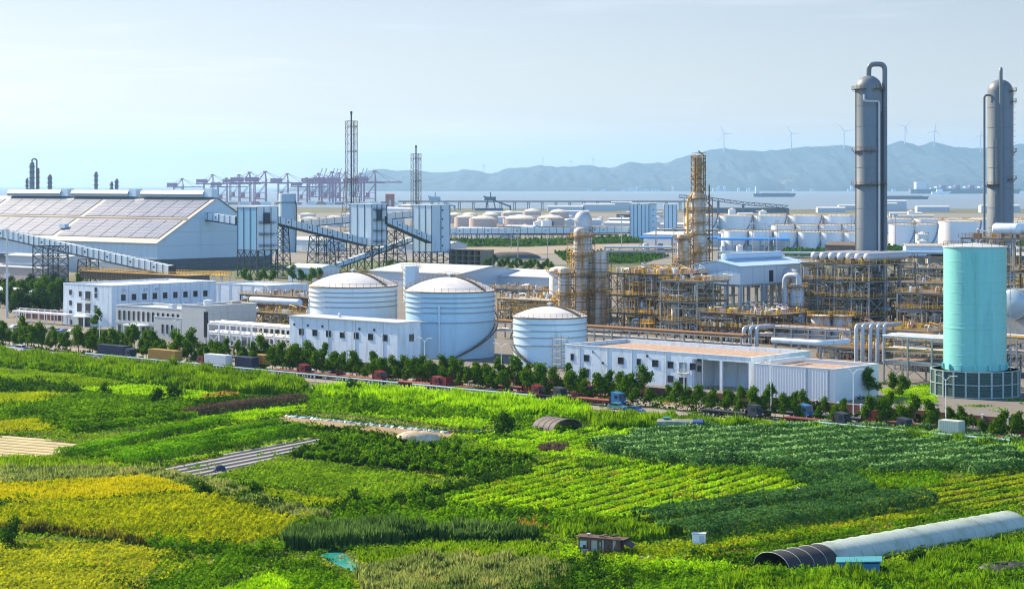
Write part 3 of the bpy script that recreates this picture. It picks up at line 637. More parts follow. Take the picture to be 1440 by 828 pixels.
# --- bushes and trees
def leaf_cloud(blobs, n, w, seed=0, up=.2):
    r = np.random.RandomState(seed); out = []
    tot = sum(b[3]**2 for b in blobs)
    for (x, y, z, rad, fz) in blobs:
        k = max(8, int(n*rad*rad/tot)); d = r.randn(k, 3); d /= np.linalg.norm(d, axis=1)[:, None]
        rr = rad*(.45+.62*r.rand(k)**.5); p = d*rr[:, None]*np.array([1, 1, fz])+np.array([x, y, z])
        nrm = d + r.randn(k, 3)*.7; nrm[:, 2] += up; nrm /= np.linalg.norm(nrm, axis=1)[:, None]
        t = np.cross(nrm, r.randn(k, 3)); t /= np.linalg.norm(t, axis=1)[:, None]; b = np.cross(nrm, t); s = w*(.6+.8*r.rand(k))[:, None]
        t = t*s*.62; b = b*s*.42
        out.append(np.stack([p-t, p-b, p+t, p+b], 1))
    return np.concatenate(out)
def tree_proto(name, label, cat, hgt, tr_h, crown_r, m, seed, n=520, w=.42, flat=.8, group=None, lobes=9):
    r = random.Random(seed); t = thing(name, label, cat, (0, -500, 0), 0, group)
    tb = MB(); lean = (r.uniform(-.25,.25), r.uniform(-.25,.25)); top = Vector((lean[0], lean[1], tr_h*1.15))
    rs = [tb.ring((lean[0]*k/4, lean[1]*k/4, tr_h*1.15*k/4), (0,0,1), (.16-.022*k)*hgt/7, 7) for k in range(5)]; tb.rings(rs)
    blobs = [(lean[0], lean[1], tr_h+(hgt-tr_h)*.45, crown_r*.58, .9)]
    for k in range(lobes):
        a = k*2.4+r.random()*1.2; f = (k*.618+r.random()*.2) % 1; z = tr_h + (hgt-tr_h)*(.08+.86*f)
        rr = crown_r*(1.05-.75*f**1.5)*r.uniform(.35,1.0)
        c = Vector((math.cos(a)*rr+lean[0], math.sin(a)*rr+lean[1], z)); blobs.append((c.x, c.y, c.z, crown_r*r.uniform(.2,.46), r.uniform(.6,1)))
        if k < 7: tb.tube(top*.75, c, .07*hgt/7, 5, .02)
    tb.build('trunk', BARK, t, True)
    LC = leaf_cloud(blobs, n, w, seed); LC = LC + (np.random.RandomState(seed+1).randn(len(LC), 1, 3)*.26)
    me = np_mesh('crown', LC, m); o = bpy.data.objects.new('crown', me); COL.objects.link(o); o.parent = t
    return t
TREES = [tree_proto('street_tree', 'young round crowned street tree', 'tree', hg, th, cr, LF_TREE, 40+i, n=1500, w=.4, lobes=16, group='street trees along the road') for i, (hg, th, cr) in enumerate(((7.6,2.2,2.4),(7.0,2.0,2.0),(8.3,2.6,2.3),(6.4,1.9,1.8),(7.4,1.8,2.7),(8.0,2.4,1.7),(6.8,1.6,2.4)))]
BUSHES = [tree_proto('bush', 'bush', 'bush', hg, th, cr, LF_DARK, 60+i, n=700, w=.34, flat=.9, lobes=14) for i, (hg, th, cr) in enumerate(((3.6,.5,2.0),(2.4,.3,1.5)))]
USED = set()
def plant(proto, loc, label, sc=1.0, group=None, rz=None):
    rz = rng.uniform(0, 6.28) if rz is None else rz
    if proto.name not in USED:
        USED.add(proto.name); proto.location = loc; proto.scale = (sc,)*3; proto.rotation_euler = (0,0,rz); proto['label'] = label
        if group: proto['group'] = group
        return proto
    r = dup(proto, loc, rz, label, sc)
    if group: r['group'] = group
    return r
plant(BUSHES[0], G(712, 616), 'dark rounded bush standing alone beside the arched shelter', 1.35)
plant(BUSHES[1], G(497, 558), 'dark bush on the verge just below the guard rail', 1.5)
plant(BUSHES[0], G(148, 556), 'dark upright bush in the left meadow edge', .8)
plant(BUSHES[1], G(222, 566), 'low dark bush, left one of the pair below the meadow', 1.3)
plant(BUSHES[1], G(245, 565), 'low dark bush, right one of the pair below the meadow', 1.5)
plant(BUSHES[0], G(14, 768), 'rounded bush at the left edge of the yellow fields', 1.0)
plant(BUSHES[1], G(287, 697), 'small dark bush at the top of the diagonal ditch', .8)
plant(BUSHES[1], G(360, 702), 'dark bush on the ditch beside the lime strip', 1.0)
plant(BUSHES[0], G(500, 712), 'dark bush at the right end of the lime strip', .7)
plant(BUSHES[1], G(1290, 800), 'leafy bush in front of the plastic tunnel', 1.0)
plant(BUSHES[0], G(838, 800), 'leafy bush in front of the board shack', .6)

# ================================================================ road corridor
W0 = G(832, 552)
def RP(s, o, z=0.0): return W0 + U*s + V*o + Vector((0,0,z))
def RS(x, o):
    """distance along the road of the point at offset o seen at photo column x"""
    k = (x-720)/F; p = W0 + V*o
    return (k*p.y - p.x)/(U.x - k*U.y)
def usheet(name, s0, s1, o0, o1, z, m, label, cat='ground'):
    return sheet(name, [RP(a, b).xy for a, b in ((s0,o0),(s1,o0),(s1,o1),(s0,o1))], z, m, label, cat, px=False)
YARD = mat('plant_yard_concrete', (.16, .145, .13), .9, var=.25, scale=.06, stain=(.16, .15, .13), stain_amt=.5, stain_scale=.08)
PAVE = mat('pavement_concrete', (.3, .265, .22), .85, var=.12, scale=.4)
ASPH = mat('worn_road_surface', (.24, .21, .18), .85, var=.15, scale=.15, stain=(.2, .18, .16), stain_amt=.35, stain_scale=.2)
PAINT = mat('white_road_paint', (.75, .75, .72), .7, var=.1)
usheet('plant_yard', -420, 260, .3, 470, .06, YARD, 'concrete yard of the chemical plant', 'yard')
usheet('pavement', -420, 260, -27, .3, .055, PAVE, 'pale concrete verge on both sides of the road', 'pavement')
usheet('road', -420, 260, -25, -5.2, .075, ASPH, 'pale worn road along the plant wall', 'road')
ln = MB()
for k in range(-42, 26): ln.add([tuple(RP(k*10, -11, .081)), tuple(RP(k*10+4, -11, .081)), tuple(RP(k*10+4, -10.8, .081)), tuple(RP(k*10, -10.8, .081))], [(0,1,2,3)])
ln.add([tuple(RP(-420,-5.8,.081)), tuple(RP(260,-5.8,.081)), tuple(RP(260,-5.6,.081)), tuple(RP(-420,-5.6,.081))], [(0,1,2,3)])
struct('road_markings', ln, PAINT, 'white lane dashes on the road', 'road markings')
kb = thing('kerb_frame', 'x', 'x', W0); bpy.data.objects.remove(kb)
k1 = MB()
for o0, o1 in ((-5.2,-4.95),(-17.9,-17.65),(-16.1,-15.85)):
    for q in range(-42, 26):
        a, b, c, d = (RP(q*10,o0), RP(q*10+9.98,o0), RP(q*10+9.98,o1), RP(q*10,o1))
        k1.rings([[Vector((p.x,p.y,.05)) for p in (a,b,c,d)], [Vector((p.x,p.y,.2)) for p in (a,b,c,d)]])
struct('kerb', k1, PAVE, 'raised kerb stones along the road', 'kerb')
usheet('tree_verge', -420, 260, -17.65, -16.1, .14, mat('verge_soil', (.1,.09,.05), .95, var=.4, scale=1), 'narrow soil verge between the kerbs under the front trees', 'verge')
crop('verge_grass', 'rough grass on the narrow verge under the front trees', 'grass', [RP(-270,-17.6).xy, RP(130,-17.6).xy, RP(130,-16.2).xy, RP(-270,-16.2).xy], LF_GRASS, 5, .5, .35, 'leaf', px=False, clump=.9)

# street trees: one row by the wall, one on the verge
gaps = random.Random(5)
for o, step, lab, grp, s0 in ((-3, 3.9, 'round crowned street tree in the far row against the red brown boundary wall', 'street trees by the boundary wall', -262),
                              (-16.9, 3.5, 'round crowned street tree in the near row on the narrow verge', 'street trees on the road verge', -270)):
    s = s0
    while s < 130:
        s += step*gaps.uniform(.6, 1.25)
        if gaps.random() < .08: continue
        plant(TREES[gaps.randrange(7)], RP(s, o+gaps.uniform(-.7,.7), .1), lab, gaps.uniform(.55, 1.08)*(.84 if s > 30 else 1), grp)

crop('wall_shrubs', 'dark low shrubs along the foot of the boundary wall and under the far trees', 'shrubs', [RP(-275,-4.4).xy, RP(128,-4.4).xy, RP(128,-.8).xy, RP(-275,-.8).xy], LF_DARK, 12, 2.0, .5, 'leaf', px=False, clump=.9, cs=.18, gaps=.45)
crop('verge_shrubs', 'dark low shrubs between the near row of street trees', 'shrubs', [RP(-275,-17.5).xy, RP(128,-17.5).xy, RP(128,-16.3).xy, RP(-275,-16.3).xy], LF_DARK, 11, 1.6, .45, 'leaf', px=False, clump=.9, cs=.15, gaps=.5)
# boundary wall
s0, s1 = RS(345, 0), 125
wl = thing('boundary_wall', 'long low boundary wall of red brown panels between white posts along the road', 'wall', RP(s0, 0))
n = int((s1-s0)/5.8)
pm_ = MB().box(.2, 5.6, -.06, .06, .6, 2.55).mesh('wall_panel', PANELR); po_ = MB().box(-.2, .2, -.2, .2, 0, 2.75).box(-.26,.26,-.26,.26,2.75,2.87).mesh('post', WHITE2); pl_ = MB().box(.2, 5.6, -.15, .15, 0, .6).mesh('plinth', WHITE2)
for k in range(n+1):
    inst('post', po_, wl, (k*5.8, 0, 0))
    if k < n: inst('wall_panel', pm_, wl, (k*5.8, 0, 0)); inst('plinth', pl_, wl, (k*5.8, 0, 0))
# guard rail on the field side
RAILM = mat('pale_green_rail_paint', (.5, .66, .62), .5, var=.08)
for xa, xb, lab in ((120, 285, 'pale guard rail at the left end above the reeds'), (300, 560, 'pale guard rail in front of the trucks and trailers'), (580, 752, 'pale guard rail ending above the green bank'), (1150, 1420, 'pale guard rail at the right end of the verge')):
    sa, sb = RS(xa, -27.4), RS(xb, -27.4); t = thing('guard_rail', lab, 'guard rail', RP(sa, -27.4))
    MB().extx([(-.1,2.1),(0,2.0),(-.1,1.9),(0,1.8),(-.1,1.7),(-.16,1.9)], 0, sb-sa).build('rail', RAILM, t)
    pm = MB().box(-.09,.09,-.0,.16,0,2.0).mesh('post', RAILM)
    for k in range(int((sb-sa)/4)+1): inst('post', pm, t, (k*4, 0, 0))

# street lamps
lp = thing('street_lamp', 'white street lamp with two arms beside the boundary wall', 'street lamp', (0,0,0), TH, 'street lamps along the wall')
MB().tube((0,0,0), (0,0,10), .12, 8, .07).build('pole', WHITE2, lp, True)
for sg in (-1, 1):
    a = MB().pipe([(0,0,9.6), (sg*.9,0,10.6), (sg*2.2,0,10.8)], .05, 6).build('arm', WHITE2, lp)
    MB().cbox((sg*2.3,0,10.75), .8, .3, .14).build('lamp_head', GREYS, a)
for i, x in enumerate((30, 140, 250, 352, 487, 597, 705, 832, 962, 1084, 1200, 1330)):
    if i == 0: lp.location = RP(RS(x, -4.2), -4.2)
    else: dup(lp, RP(RS(x, -4.2), -4.2))

# ---------------------------------------------------------------- trucks and cars
WHEEL = {}
def wheel(parent, x, y, r=.5, w=.35, z=None):
    k = (r, w)
    if k not in WHEEL:
        WHEEL[k] = (MB().tube((0,-w/2,0),(0,w/2,0), r, 14).mesh('wheel', TYRE), MB().tube((0,-w/2-.02,0),(0,w/2+.02,0), r*.5, 10).mesh('rim', GREYS))
    o = inst('wheel', WHEEL[k][0], parent, (x, y, r if z is None else z)); inst('rim', WHEEL[k][1], o); return o
def cab(t, x, m):
    """cab with its nose towards +x, back wall at x"""
    c = MB().exty([(x,1.0),(x+2.35,1.0),(x+2.4,1.9),(x+2.15,3.0),(x+1.9,3.15),(x+.0,3.45)], -1.2, 1.2).build('cab', m, t)
    MB().add([(x+2.41,-1.05,1.95),(x+2.41,1.05,1.95),(x+2.19,1.0,2.95),(x+2.19,-1.0,2.95)], [(0,1,2,3)]).build('windscreen', GLASS, c)
    for sg in (-1, 1):
        MB().box(x+1.0, x+1.9, sg*1.2-.02, sg*1.2+.02, 2.0, 2.8).build('side_window', GLASS, c)
        MB().box(x+2.36, x+2.46, sg*.95-.2, sg*.95+.2, 1.15, 1.4).build('headlight', WHITE2, c)
    MB().box(x+2.3, x+2.5, -1.2, 1.2, .5, 1.0).build('bumper', TYRE, t)
    for sg in (-1, 1): wheel(t, x+1.5, sg*1.0); wheel(t, x-.6, sg*1.0); wheel(t, x-1.8, sg*1.0)
def semi(label, px, o, cabm, load, loadm, flip=False, ln=12.2, group=None):
    t = thing('semi_truck', label, 'truck', RP(RS(px, o), o, .08), TH + (math.pi if flip else 0), group)
    if cabm: cab(t, ln/2+.5, cabm)
    ch = MB().box(-ln/2, ln/2+.4, -.45, -.2, .85, 1.15).box(-ln/2, ln/2+.4, .2, .45, .85, 1.15)
    for k in range(8): ch.box(-ln/2+k*ln/7-.08, -ln/2+k*ln/7+.08, -1.2, 1.2, 1.15, 1.3)
    ch.build('chassis', TYRE if load != 'flat' else loadm, t)
    for x in (-ln/2+1.2, -ln/2+2.5, -ln/2+3.8):
        for sg in (-1, 1): wheel(t, x, sg*1.0)
    if load == 'flat':
        MB().box(-ln/2, ln/2, -1.22, 1.22, 1.3, 1.45).box(ln/2-.1, ln/2, -1.2, 1.2, 1.45, 2.3).build('bed', loadm, t)
    else:
        h = 2.6; b = MB().box(-ln/2, ln/2, -1.2, 1.2, 1.32, 1.32+h)
        k = -ln/2+.15
        while k < ln/2-.2: b.box(k, k+.14, -1.245, 1.245, 1.42, 1.22+h); k += .4
        c = b.build('container', loadm, t)
        for sg in (-.6, .6): MB().box(-ln/2-.05, -ln/2, sg-.55, sg+.55, 1.45, 1.2+h).build('door', loadm, c)
    return t
REDT = mat('dark_red_truck_paint', (.19, .018, .022), .45, var=.15); REDF = mat('faded_red_trailer_paint', (.26, .07, .05), .7, var=.3); NAVY = mat('navy_truck_paint', (.02, .03, .07), .5, var=.15)
BLUET = mat('bright_blue_cab_paint', (.03, .15, .34), .4, var=.1); MUST = mat('mustard_container_paint', (.34, .2, .05), .65, var=.2); DKRED = mat('maroon_trailer_paint', (.16, .035, .035), .7, var=.3); CHAR = mat('charcoal_truck_paint', (.04, .045, .06), .5, var=.2); BOXW = mat('white_box_body', (.62, .66, .68), .5, var=.08)
semi('navy container truck at the left end of the parked row, partly behind the trees', 160, -20.5, NAVY, 'box', NAVY)
semi('mustard yellow container on a trailer parked left of the white box trailer', 232, -20.5, None, 'box', MUST)
semi('white box trailer with a dark red cab at its left end', 307, -20.5, REDT, 'box', BOXW, True, 9)
semi('navy blue container trailer just right of the white box trailer', 347, -20.5, None, 'box', NAVY, False, 7)
semi('short mustard container standing behind the navy trailer', 366, -13, None, 'box', MUST, False, 6)
semi('dark red tractor with an empty trailer in front of the white pump house', 405, -20.5, REDT, 'flat', DKRED, False, 10)
semi('faded red empty flatbed below the right end of the white pump house', 585, -21, REDT, 'flat', REDF)
semi('empty maroon flatbed with a red cab before the largest tank', 660, -20.5, REDT, 'flat', DKRED, True)
semi('charcoal flatbed parked before the smaller right hand tank', 752, -21, CHAR, 'flat', CHAR)
semi('second maroon flatbed standing behind the charcoal one', 712, -12.5, REDT, 'flat', DKRED, False)
semi('red flatbed in the far lane behind the bright blue cab', 838, -12.5, None, 'flat', REDF)
semi('rusty flatbed pulled by a bright blue cab', 832, -20.5, BLUET, 'flat', REDF)
semi('dark empty flatbed right of the open garage bays', 1020, -20.5, CHAR, 'flat', CHAR)
semi('dark blue cab with a black trailer in front of the small grey building', 1090, -13, BLUET, 'flat', CHAR)
semi('charcoal trailer at the foot of the ringed aqua tank', 1225, -20.5, CHAR, 'flat', CHAR)
semi('short pale grey box body standing in front of the ringed aqua tank', 1338, -22, None, 'box', mat('pale_box_body', (.45,.5,.45), .6), True, 4.5)
semi('maroon flatbed parked at the far right end of the road', 1400, -20, REDT, 'flat', DKRED)
for x, o, cm_, ld, fl, lab in ((455,-20.5,None,DKRED,False,'maroon empty flatbed left of the lone verge bush'),(505,-20.5,REDT,REDF,False,'faded red flatbed with its dark red cab right of the lone verge bush'),(548,-12.5,None,DKRED,False,'maroon flatbed in the far lane before the largest tank'),(625,-12.5,REDT,DKRED,True,'maroon flatbed with a red cab in the far lane below the largest tank stair'),(690,-21,None,CHAR,False,'charcoal flatbed nearest the guard rail end'),(722,-20.5,REDT,REDF,False,'faded red flatbed with a red cab left of the charcoal one'),(790,-12.5,REDT,DKRED,False,'maroon flatbed in the far lane below the stair tower'),(780,-20.5,None,REDF,False,'faded red empty trailer just left of the rusty flatbed'),(1140,-20.5,CHAR,DKRED,False,'maroon flatbed with a charcoal cab before the grey annex'),(1180,-12.5,None,CHAR,False,'charcoal trailer in the far lane by the grey annex corner'),(1275,-13,REDT,DKRED,True,'maroon flatbed with a red cab before the lawn'),(1360,-13,None,CHAR,False,'charcoal trailer in the far lane right of the aqua tank')):
    semi(lab, x, o, cm_, 'flat', ld, fl)
def car(label, loc, rz, m, cat='car', van=False, group=None):
    t = thing('parked_car', label, cat, loc, rz, group)
    if van: pr = [(-2.2,.35),(2.2,.35),(2.25,.9),(1.6,1.1),(1.1,1.85),(-2.1,1.9),(-2.25,.9)]; gl = [(1.5,1.12),(1.08,1.75),(-1.9,1.78),(-2.0,1.2)]
    else: pr = [(-2.2,.35),(2.2,.35),(2.25,.75),(1.3,.95),(.6,1.42),(-1.1,1.45),(-1.9,1.0),(-2.25,.9)]; gl = [(1.15,.97),(.58,1.36),(-1.05,1.38),(-1.7,1.0)]
    b = MB().exty(pr, -.85, .85).build('body', m, t)
    MB().exty(gl, -.87, .87).build('window', GLASS, b)
    MB().add([(pr[3][0]+.02,-.7,pr[3][1]+.04),(pr[3][0]+.02,.7,pr[3][1]+.04),(pr[4][0]+.03,.65,pr[4][1]-.03),(pr[4][0]+.03,-.65,pr[4][1]-.03)], [(0,1,2,3)]).build('windscreen', GLASS, b)
    for sg in (-1, 1):
        wheel(t, 1.35, sg*.78, .32, .2); wheel(t, -1.35, sg*.78, .32, .2)
        MB().box(2.2, 2.27, sg*.6-.15, sg*.6+.15, .62, .75).build('headlight', WHITE2, b)
    return t
CW = mat('white_car_paint', (.75,.76,.78), .25, var=.03); CB = mat('black_car_paint', (.02,.02,.025), .2, var=.1); CS = mat('silver_car_paint', (.45,.47,.5), .25, metal=.4, var=.05); CBL = mat('blue_car_paint', (.05,.15,.35), .25, var=.05)
car('white car nearest the left edge on the road', RP(RS(17,-21), -21, .08), TH, CW)
car('white van second from the left on the road', RP(RS(30,-23), -23, .08), TH, CW, 'van', True)
car('silver estate car behind the two white ones', RP(RS(42,-22.5), -22.5, .08), TH, CS)
car('black car below the round street trees at the left', RP(RS(57,-22.8), -22.8, .08), TH, CB)
car('white car parked in the reeds on the verge', G(77, 510), TH, CW)
car('silver car in front of the navy container truck', RP(RS(128,-23.6), -23.6, .08), TH, CS)
car('blue car at the rear of the navy container truck', RP(RS(167,-24.4), -24.4, .08), TH, CBL)
car('white car on the road edge below the mustard container', RP(RS(265,-24.3), -24.3, .08), TH, CW)
car('silver car in front of the navy blue trailer', RP(RS(353,-24.4), -24.4, .08), TH, CS)
car('black car under the trees before the white pump house', RP(RS(475,-12), -12, .08), TH, CB)
car('white car under the trees before the white pump house', RP(RS(432,-11.5), -11.5, .08), TH, CW)
car('teal car beside the rusty flatbed with the blue cab', RP(RS(868,-24), -24, .08), TH, mat('teal_car_paint', (.08,.28,.3), .3))
car('dark blue car half hidden in the verge grass', RP(RS(893,-26.4), -26.4, .08), TH, CBL)
carm = [CW, CS, CB, CW, CS, CW, CBL, CW]
for k, (nm, m) in enumerate(zip(('white', 'silver', 'black', 'white', 'silver', 'white', 'blue', 'white'), carm)):
    rows = ('first', 'second', 'third', 'fourth', 'fifth', 'sixth', 'seventh', 'eighth')
    p = G(22+k*11.5, 463+k*.9); car('%s car in the car park before the entrance canopy, %s from the left' % (nm, rows[k]), p+Vector((0,0,.07)), TH+R(90), m, group='cars in the car park')

# ================================================================ fields: built things
# board shack
t = thing('board_shack', 'dark shack of weathered boards with a tin roof in the weeds', 'shack', G(843, 778), R(-14))
MB().box(-2.9,2.9,-.06,.06,0,2.1).box(-2.9,-2.78,.06,2.6,0,2.0).box(2.78,2.9,.06,2.6,0,1.6).box(-2.9,2.9,2.6,2.7,0,1.9).build('wall', WOODD, t)
rb = MB()
for k in range(14): rb.beam((-3.2+k*.49,-.5,2.3-.02*k), (-3.0+k*.49,3.1,2.05-.02*k), .47, .07)
rb.build('roof', mat('rusty_tin', (.12,.07,.05), .7, var=.4, scale=2), t)
MB().box(-2.7,-1.7,-.13,-.07,.8,1.7).build('window', FILM, t); MB().box(-1.1,-.3,-.13,-.07,0,1.8).build('door', mat('pale_board', (.4,.36,.3), .8, var=.3), t)
MB().box(-2.5,-1.5,-.2,-.14,.1,.6).build('board', mat('pale_board', None), t); MB().beam((.6,-.3,.0),(1.6,-.15,1.9),.25,.06).build('board', mat('red_board', (.3,.07,.05), .8), t)
for k in range(12):
    x = rng.uniform(-2.6,2.6); z = rng.uniform(.5,1.2); MB().box(x,x+rng.uniform(.15,.5),-.1-.008*k,-.065-.008*k,z*.1,z+rng.uniform(.3,.8)).build('board', (WOODD, mat('pale_board', None), RUST, mat('red_board', None), TARPD)[k % 5], t)
MB().rings([[(2.9,-.4,1.7),(4.6,-.6,1.0),(4.6,2.2,1.1),(2.9,2.4,1.8)],[(2.9,-.4,1.76),(4.6,-.6,1.06),(4.6,2.2,1.16),(2.9,2.4,1.86)]]).build('awning', TARPD, t)
for x in (-1.8,.4,1.9): MB().cbox((x,rng.uniform(.3,2),2.36),rng.uniform(.5,1.3),.5,.18,rng.uniform(0,2)).build('roof_weight', (WOODD, TYRE, CONC)[int(x) % 3], t)
dr = thing('debris_heap', 'small heap of rubbish and boards right of the board shack', 'debris', G(912, 787), .3)
for k in range(9): MB().cbox((rng.uniform(-1.6,1.6), rng.uniform(-.8,.8), .15+.1*(k%3)), rng.uniform(.3,1.1), rng.uniform(.2,.6), .3, rng.uniform(0,3)).build('scrap', (WOODD, FILM, NAVY, mat('red_board', None))[k % 4], dr)
# domed tarpaulin mound
t = thing('tarpaulin_mound', 'pale domed tarpaulin mound at the end of the film strip', 'tarpaulin', G(588, 621.5), R(-10)); t.scale = (1.15,1.1,1.1)
b = MB(); rs = []
for k in range(9):
    a = math.pi/2*k/8; rr = 3.6*math.cos(a)**.7; rs.append([(rr*math.cos(2*math.pi*i/22)*1.15*(1+.05*math.sin(i*3+k)), rr*.62*math.sin(2*math.pi*i/22)*(1+.05*math.cos(i*2+k)), 2.0*math.sin(a)+(.06*math.sin(i*1.7+k*2) if 0 < k < 8 else 0)) for i in range(22)])
b.rings(rs).build('tarpaulin_cover', mat('cream_tarpaulin', (.42,.32,.2), .7, var=.3, scale=.8, stain=(.6,.55,.45), stain_amt=.4, stain_scale=.6), t, True)
rp_ = MB()
for k in (-1.6, 0, 1.6):
    rp_.pipe([(k, -2.35*math.cos(q)*math.sqrt(1-(k/4.3)**2), 2.08*math.sin(q)*math.sqrt(1-(k/4.3)**2)) for q in [math.pi*j/10 for j in range(11)]], .03, 5)
rp_.build('rope', mat('rope', (.2,.16,.1), .9), t)
# arched shelters
def arched(name, label, loc, rz, L_, W_, H_, m, hoops, ribs=True, m2=None, hoopm=None, split=None):
    t = thing(name, label, 'shelter' if L_ < 15 else 'greenhouse', loc, rz)
    n = 12
    def arc(x, g=0): return [(x, -(W_/2+g)*math.cos(math.pi*j/n), (H_+g)*math.sin(math.pi*j/n)**.8) for j in range(n+1)]
    def skin(x0, x1, m, nm):
        b = MB(); k = max(2, int((x1-x0)/.7)); vs = []; 
        for i in range(k+1):
            x = x0+(x1-x0)*i/k; sag = -.025 if i % 2 else .01
            o = arc(x, sag); inn = arc(x, sag-.06); vs.append(o+inn[::-1])
        b.rings(vs); return b.build(nm, m, t, True)
    if split: skin(0, split, m2, 'shade_net'); skin(split, L_, m, 'plastic_cover')
    else: skin(0, L_, m, 'cover')
    if ribs:
        for k in range(hoops): MB().pipe([Vector(p) for p in arc(L_*k/(hoops-1), .02)], .035, 5, .2).build('hoop', hoopm or GREYS, t)
    return t
arched('arched_shelter', 'dark arched tarpaulin shelter with an open end beside the lone bush', G(768, 602), R(-48), 6.5, 8.2, 2.5, mat('brown_grey_tarpaulin', (.15,.13,.12), .75, var=.4, scale=1), 5, hoopm=TARPD)
arched('plastic_tunnel', 'long milky plastic tunnel with a black netted left end', G(1085, 803), math.atan2(*(lambda d: (d.y, d.x))(G(1420,742)-G(1085,803))), (G(1420,742)-G(1085,803)).length, 6.4, 2.45, make_translucent(mat('tunnel_film', (.6,.7,.67), .35, var=.2, scale=.6, stain=(.35,.45,.36), stain_amt=.35, stain_scale=.3), .35, .1), 22, m2=TARPD, split=9.5, hoopm=mat('tunnel_hoop', (.38,.44,.42), .5))
# blue hut
t = thing('blue_hut', 'small bright blue hut with a flat tilted roof by the plastic tunnel', 'hut', G(1208, 812), R(-10))
BH = mat('bright_blue_sheet', (.04,.2,.36), .5, var=.12)
b = MB().box(-2.6,2.6,-1.5,1.5,0,2.1)
for k in range(18): b.box(-2.6+k*.3, -2.5+k*.3, -1.54, -1.5, .05, 2.05)
b.build('wall', BH, t); MB().exty([(-2.9,2.15),(2.9,2.45),(2.9,2.55),(-2.9,2.25)], -1.8, 1.8).build('roof', mat('teal_sheet', (.05,.27,.32), .45), t)
MB().box(-.6,.3,-1.58,-1.545,0,1.8).build('door', DARK, t)
# low tarpaulin shed and sheets
t = thing('tarpaulin_shed', 'low shed covered in patched grey tarpaulin with a blue end', 'shed', G(957, 608), R(-9))
MB().extx([(-2.0,0),(2,0),(2,2.5),(0,2.75),(-2,2.4)], -4.6, 2.6).build('cover', mat('patched_tarpaulin', (.16,.2,.17), .75, var=.4, scale=.6, stain=(.4,.4,.36), stain_amt=.4, stain_scale=.5), t)
MB().extx([(-2.05,0),(2,0),(2,2.5),(0,2.8),(-2.05,2.45)], 2.602, 4.6).build('blue_end', mat('navy_sheet', (.03,.07,.2), .6), t)
MB().box(-3.6,-2.2,-.6,.6,2.85,3.1).build('ridge_box', mat('teal_sheet', None), t)
t = thing('plastic_sheets', 'heap of pale plastic sheets lying right of the tarpaulin shed', 'plastic sheets', G(1022, 607), R(-6))
b = MB(); 
for k in range(6): b.cbox((-4+k*1.7, rng.uniform(-.5,.5), .5+.1*math.sin(k*2)), 2.4, 2.6, .5, rng.uniform(-.3,.3))
b.build('sheet', mat('pale_sheet', (.5,.55,.55), .5, var=.25, scale=1), t)
MB().cbox((1.5,.2,.95), 4.5, 1.6, .3, .1).build('sheet', FILM, t)
# small things in the fields
t = thing('white_hutch', 'small white box hutch at the end of the nearer bean bed', 'hutch', G(983, 765), R(-12))
MB().box(-.9,.9,-.6,.6,.15,1.5).build('body', WHITE2, t); MB().box(-1.0,1.0,-.7,.7,1.5,1.62).build('lid', GREYS, t); MB().box(.1,.8,-.63,-.6,.4,1.3).build('door', GREYS, t)
for x, m, nm in ((1124, WHITE2, 'white'), (1134, CBL, 'dark blue')):
    t = thing('canister', '%s plastic canister in the grass above the farther bean bed' % nm, 'canister', G(x, 697), 0)
    MB().lathe([(.0,0),(.55,0),(.6,.1),(.6,1.2),(.5,1.35),(.25,1.4)], 14).build('drum', m, t, True); MB().lathe([(.25,1.4),(.25,1.55),(0,1.55)], 10).build('cap', TYRE, t)
t = thing('blue_barrow', 'dark blue tarp covered barrow at the edge of the mulched strips', 'barrow', G(309, 664), R(20))
MB().exty([(-1,.4),(1,.4),(.8,1.1),(.1,1.35),(-.7,1.15)], -.6, .6).build('tarpaulin_cover', NAVY, t)
for x, y in ((-.7,-.5),(-.7,.5),(.7,0)): wheel(t, x, y, .3, .12)
t = thing('tarpaulin_heap', 'dark covered heap in the bottom right corner', 'heap', G(1418, 812), R(5))
b = MB(); rs = []
for k in range(7):
    a = math.pi/2*k/6; rr = 4.2*math.cos(a)**.6; rs.append([(rr*math.cos(2*math.pi*i/20)*(1+.08*math.sin(i*3)), rr*.6*math.sin(2*math.pi*i/20), 1.9*math.sin(a)*(1+.08*math.cos(i*2))) for i in range(20)])
b.rings(rs).build('tarpaulin_cover', TARPD, t, True); MB().cbox((-4.6,-1.2,.3), 1.6, .7, .6, .4).build('board', FILM, t)
t = thing('rubbish_heap', 'scattered pale rubbish and sacks between the domed tarpaulin and the bush', 'rubbish', G(668, 609), R(-8))
for k in range(14): MB().cbox((-6+k*.9, rng.uniform(-1,1), .25), rng.uniform(.5,1.3), rng.uniform(.4,.9), rng.uniform(.3,.6), rng.uniform(0,3)).build('sack' if k % 2 else 'scrap', (FILM, SOIL, WOODD, CBL)[k % 4], t)
# poles in the bright field
pm = MB().tube((0,0,0),(0,0,2.6),.06,6,.05).mesh('field_pole', DARKST)
for i, (x, y) in enumerate(((942,712),(975,708),(1010,706),(1042,703),(1074,700))):
    o = bpy.data.objects.new('field_pole', pm); COL.objects.link(o); o.location = G(x, y); tag(o, 'thin dark pole of the line standing in the bright green field', 'pole', 'poles in the bright green field')
pm2 = MB().tube((0,0,0),(0,0,1.9),.05,5,.04).mesh('bean_pole', WOODD)
for i in range(16):
    o = bpy.data.objects.new('bean_pole', pm2); COL.objects.link(o); o.location = G(766+i*6.8, 674-i*.75+rng.uniform(-.5,.5)); o.rotation_euler = (rng.uniform(-.08,.08), rng.uniform(-.08,.08), 0); tag(o, 'thin bean stake in the short row left of the vine field', 'stake', 'bean stakes in the green plot')

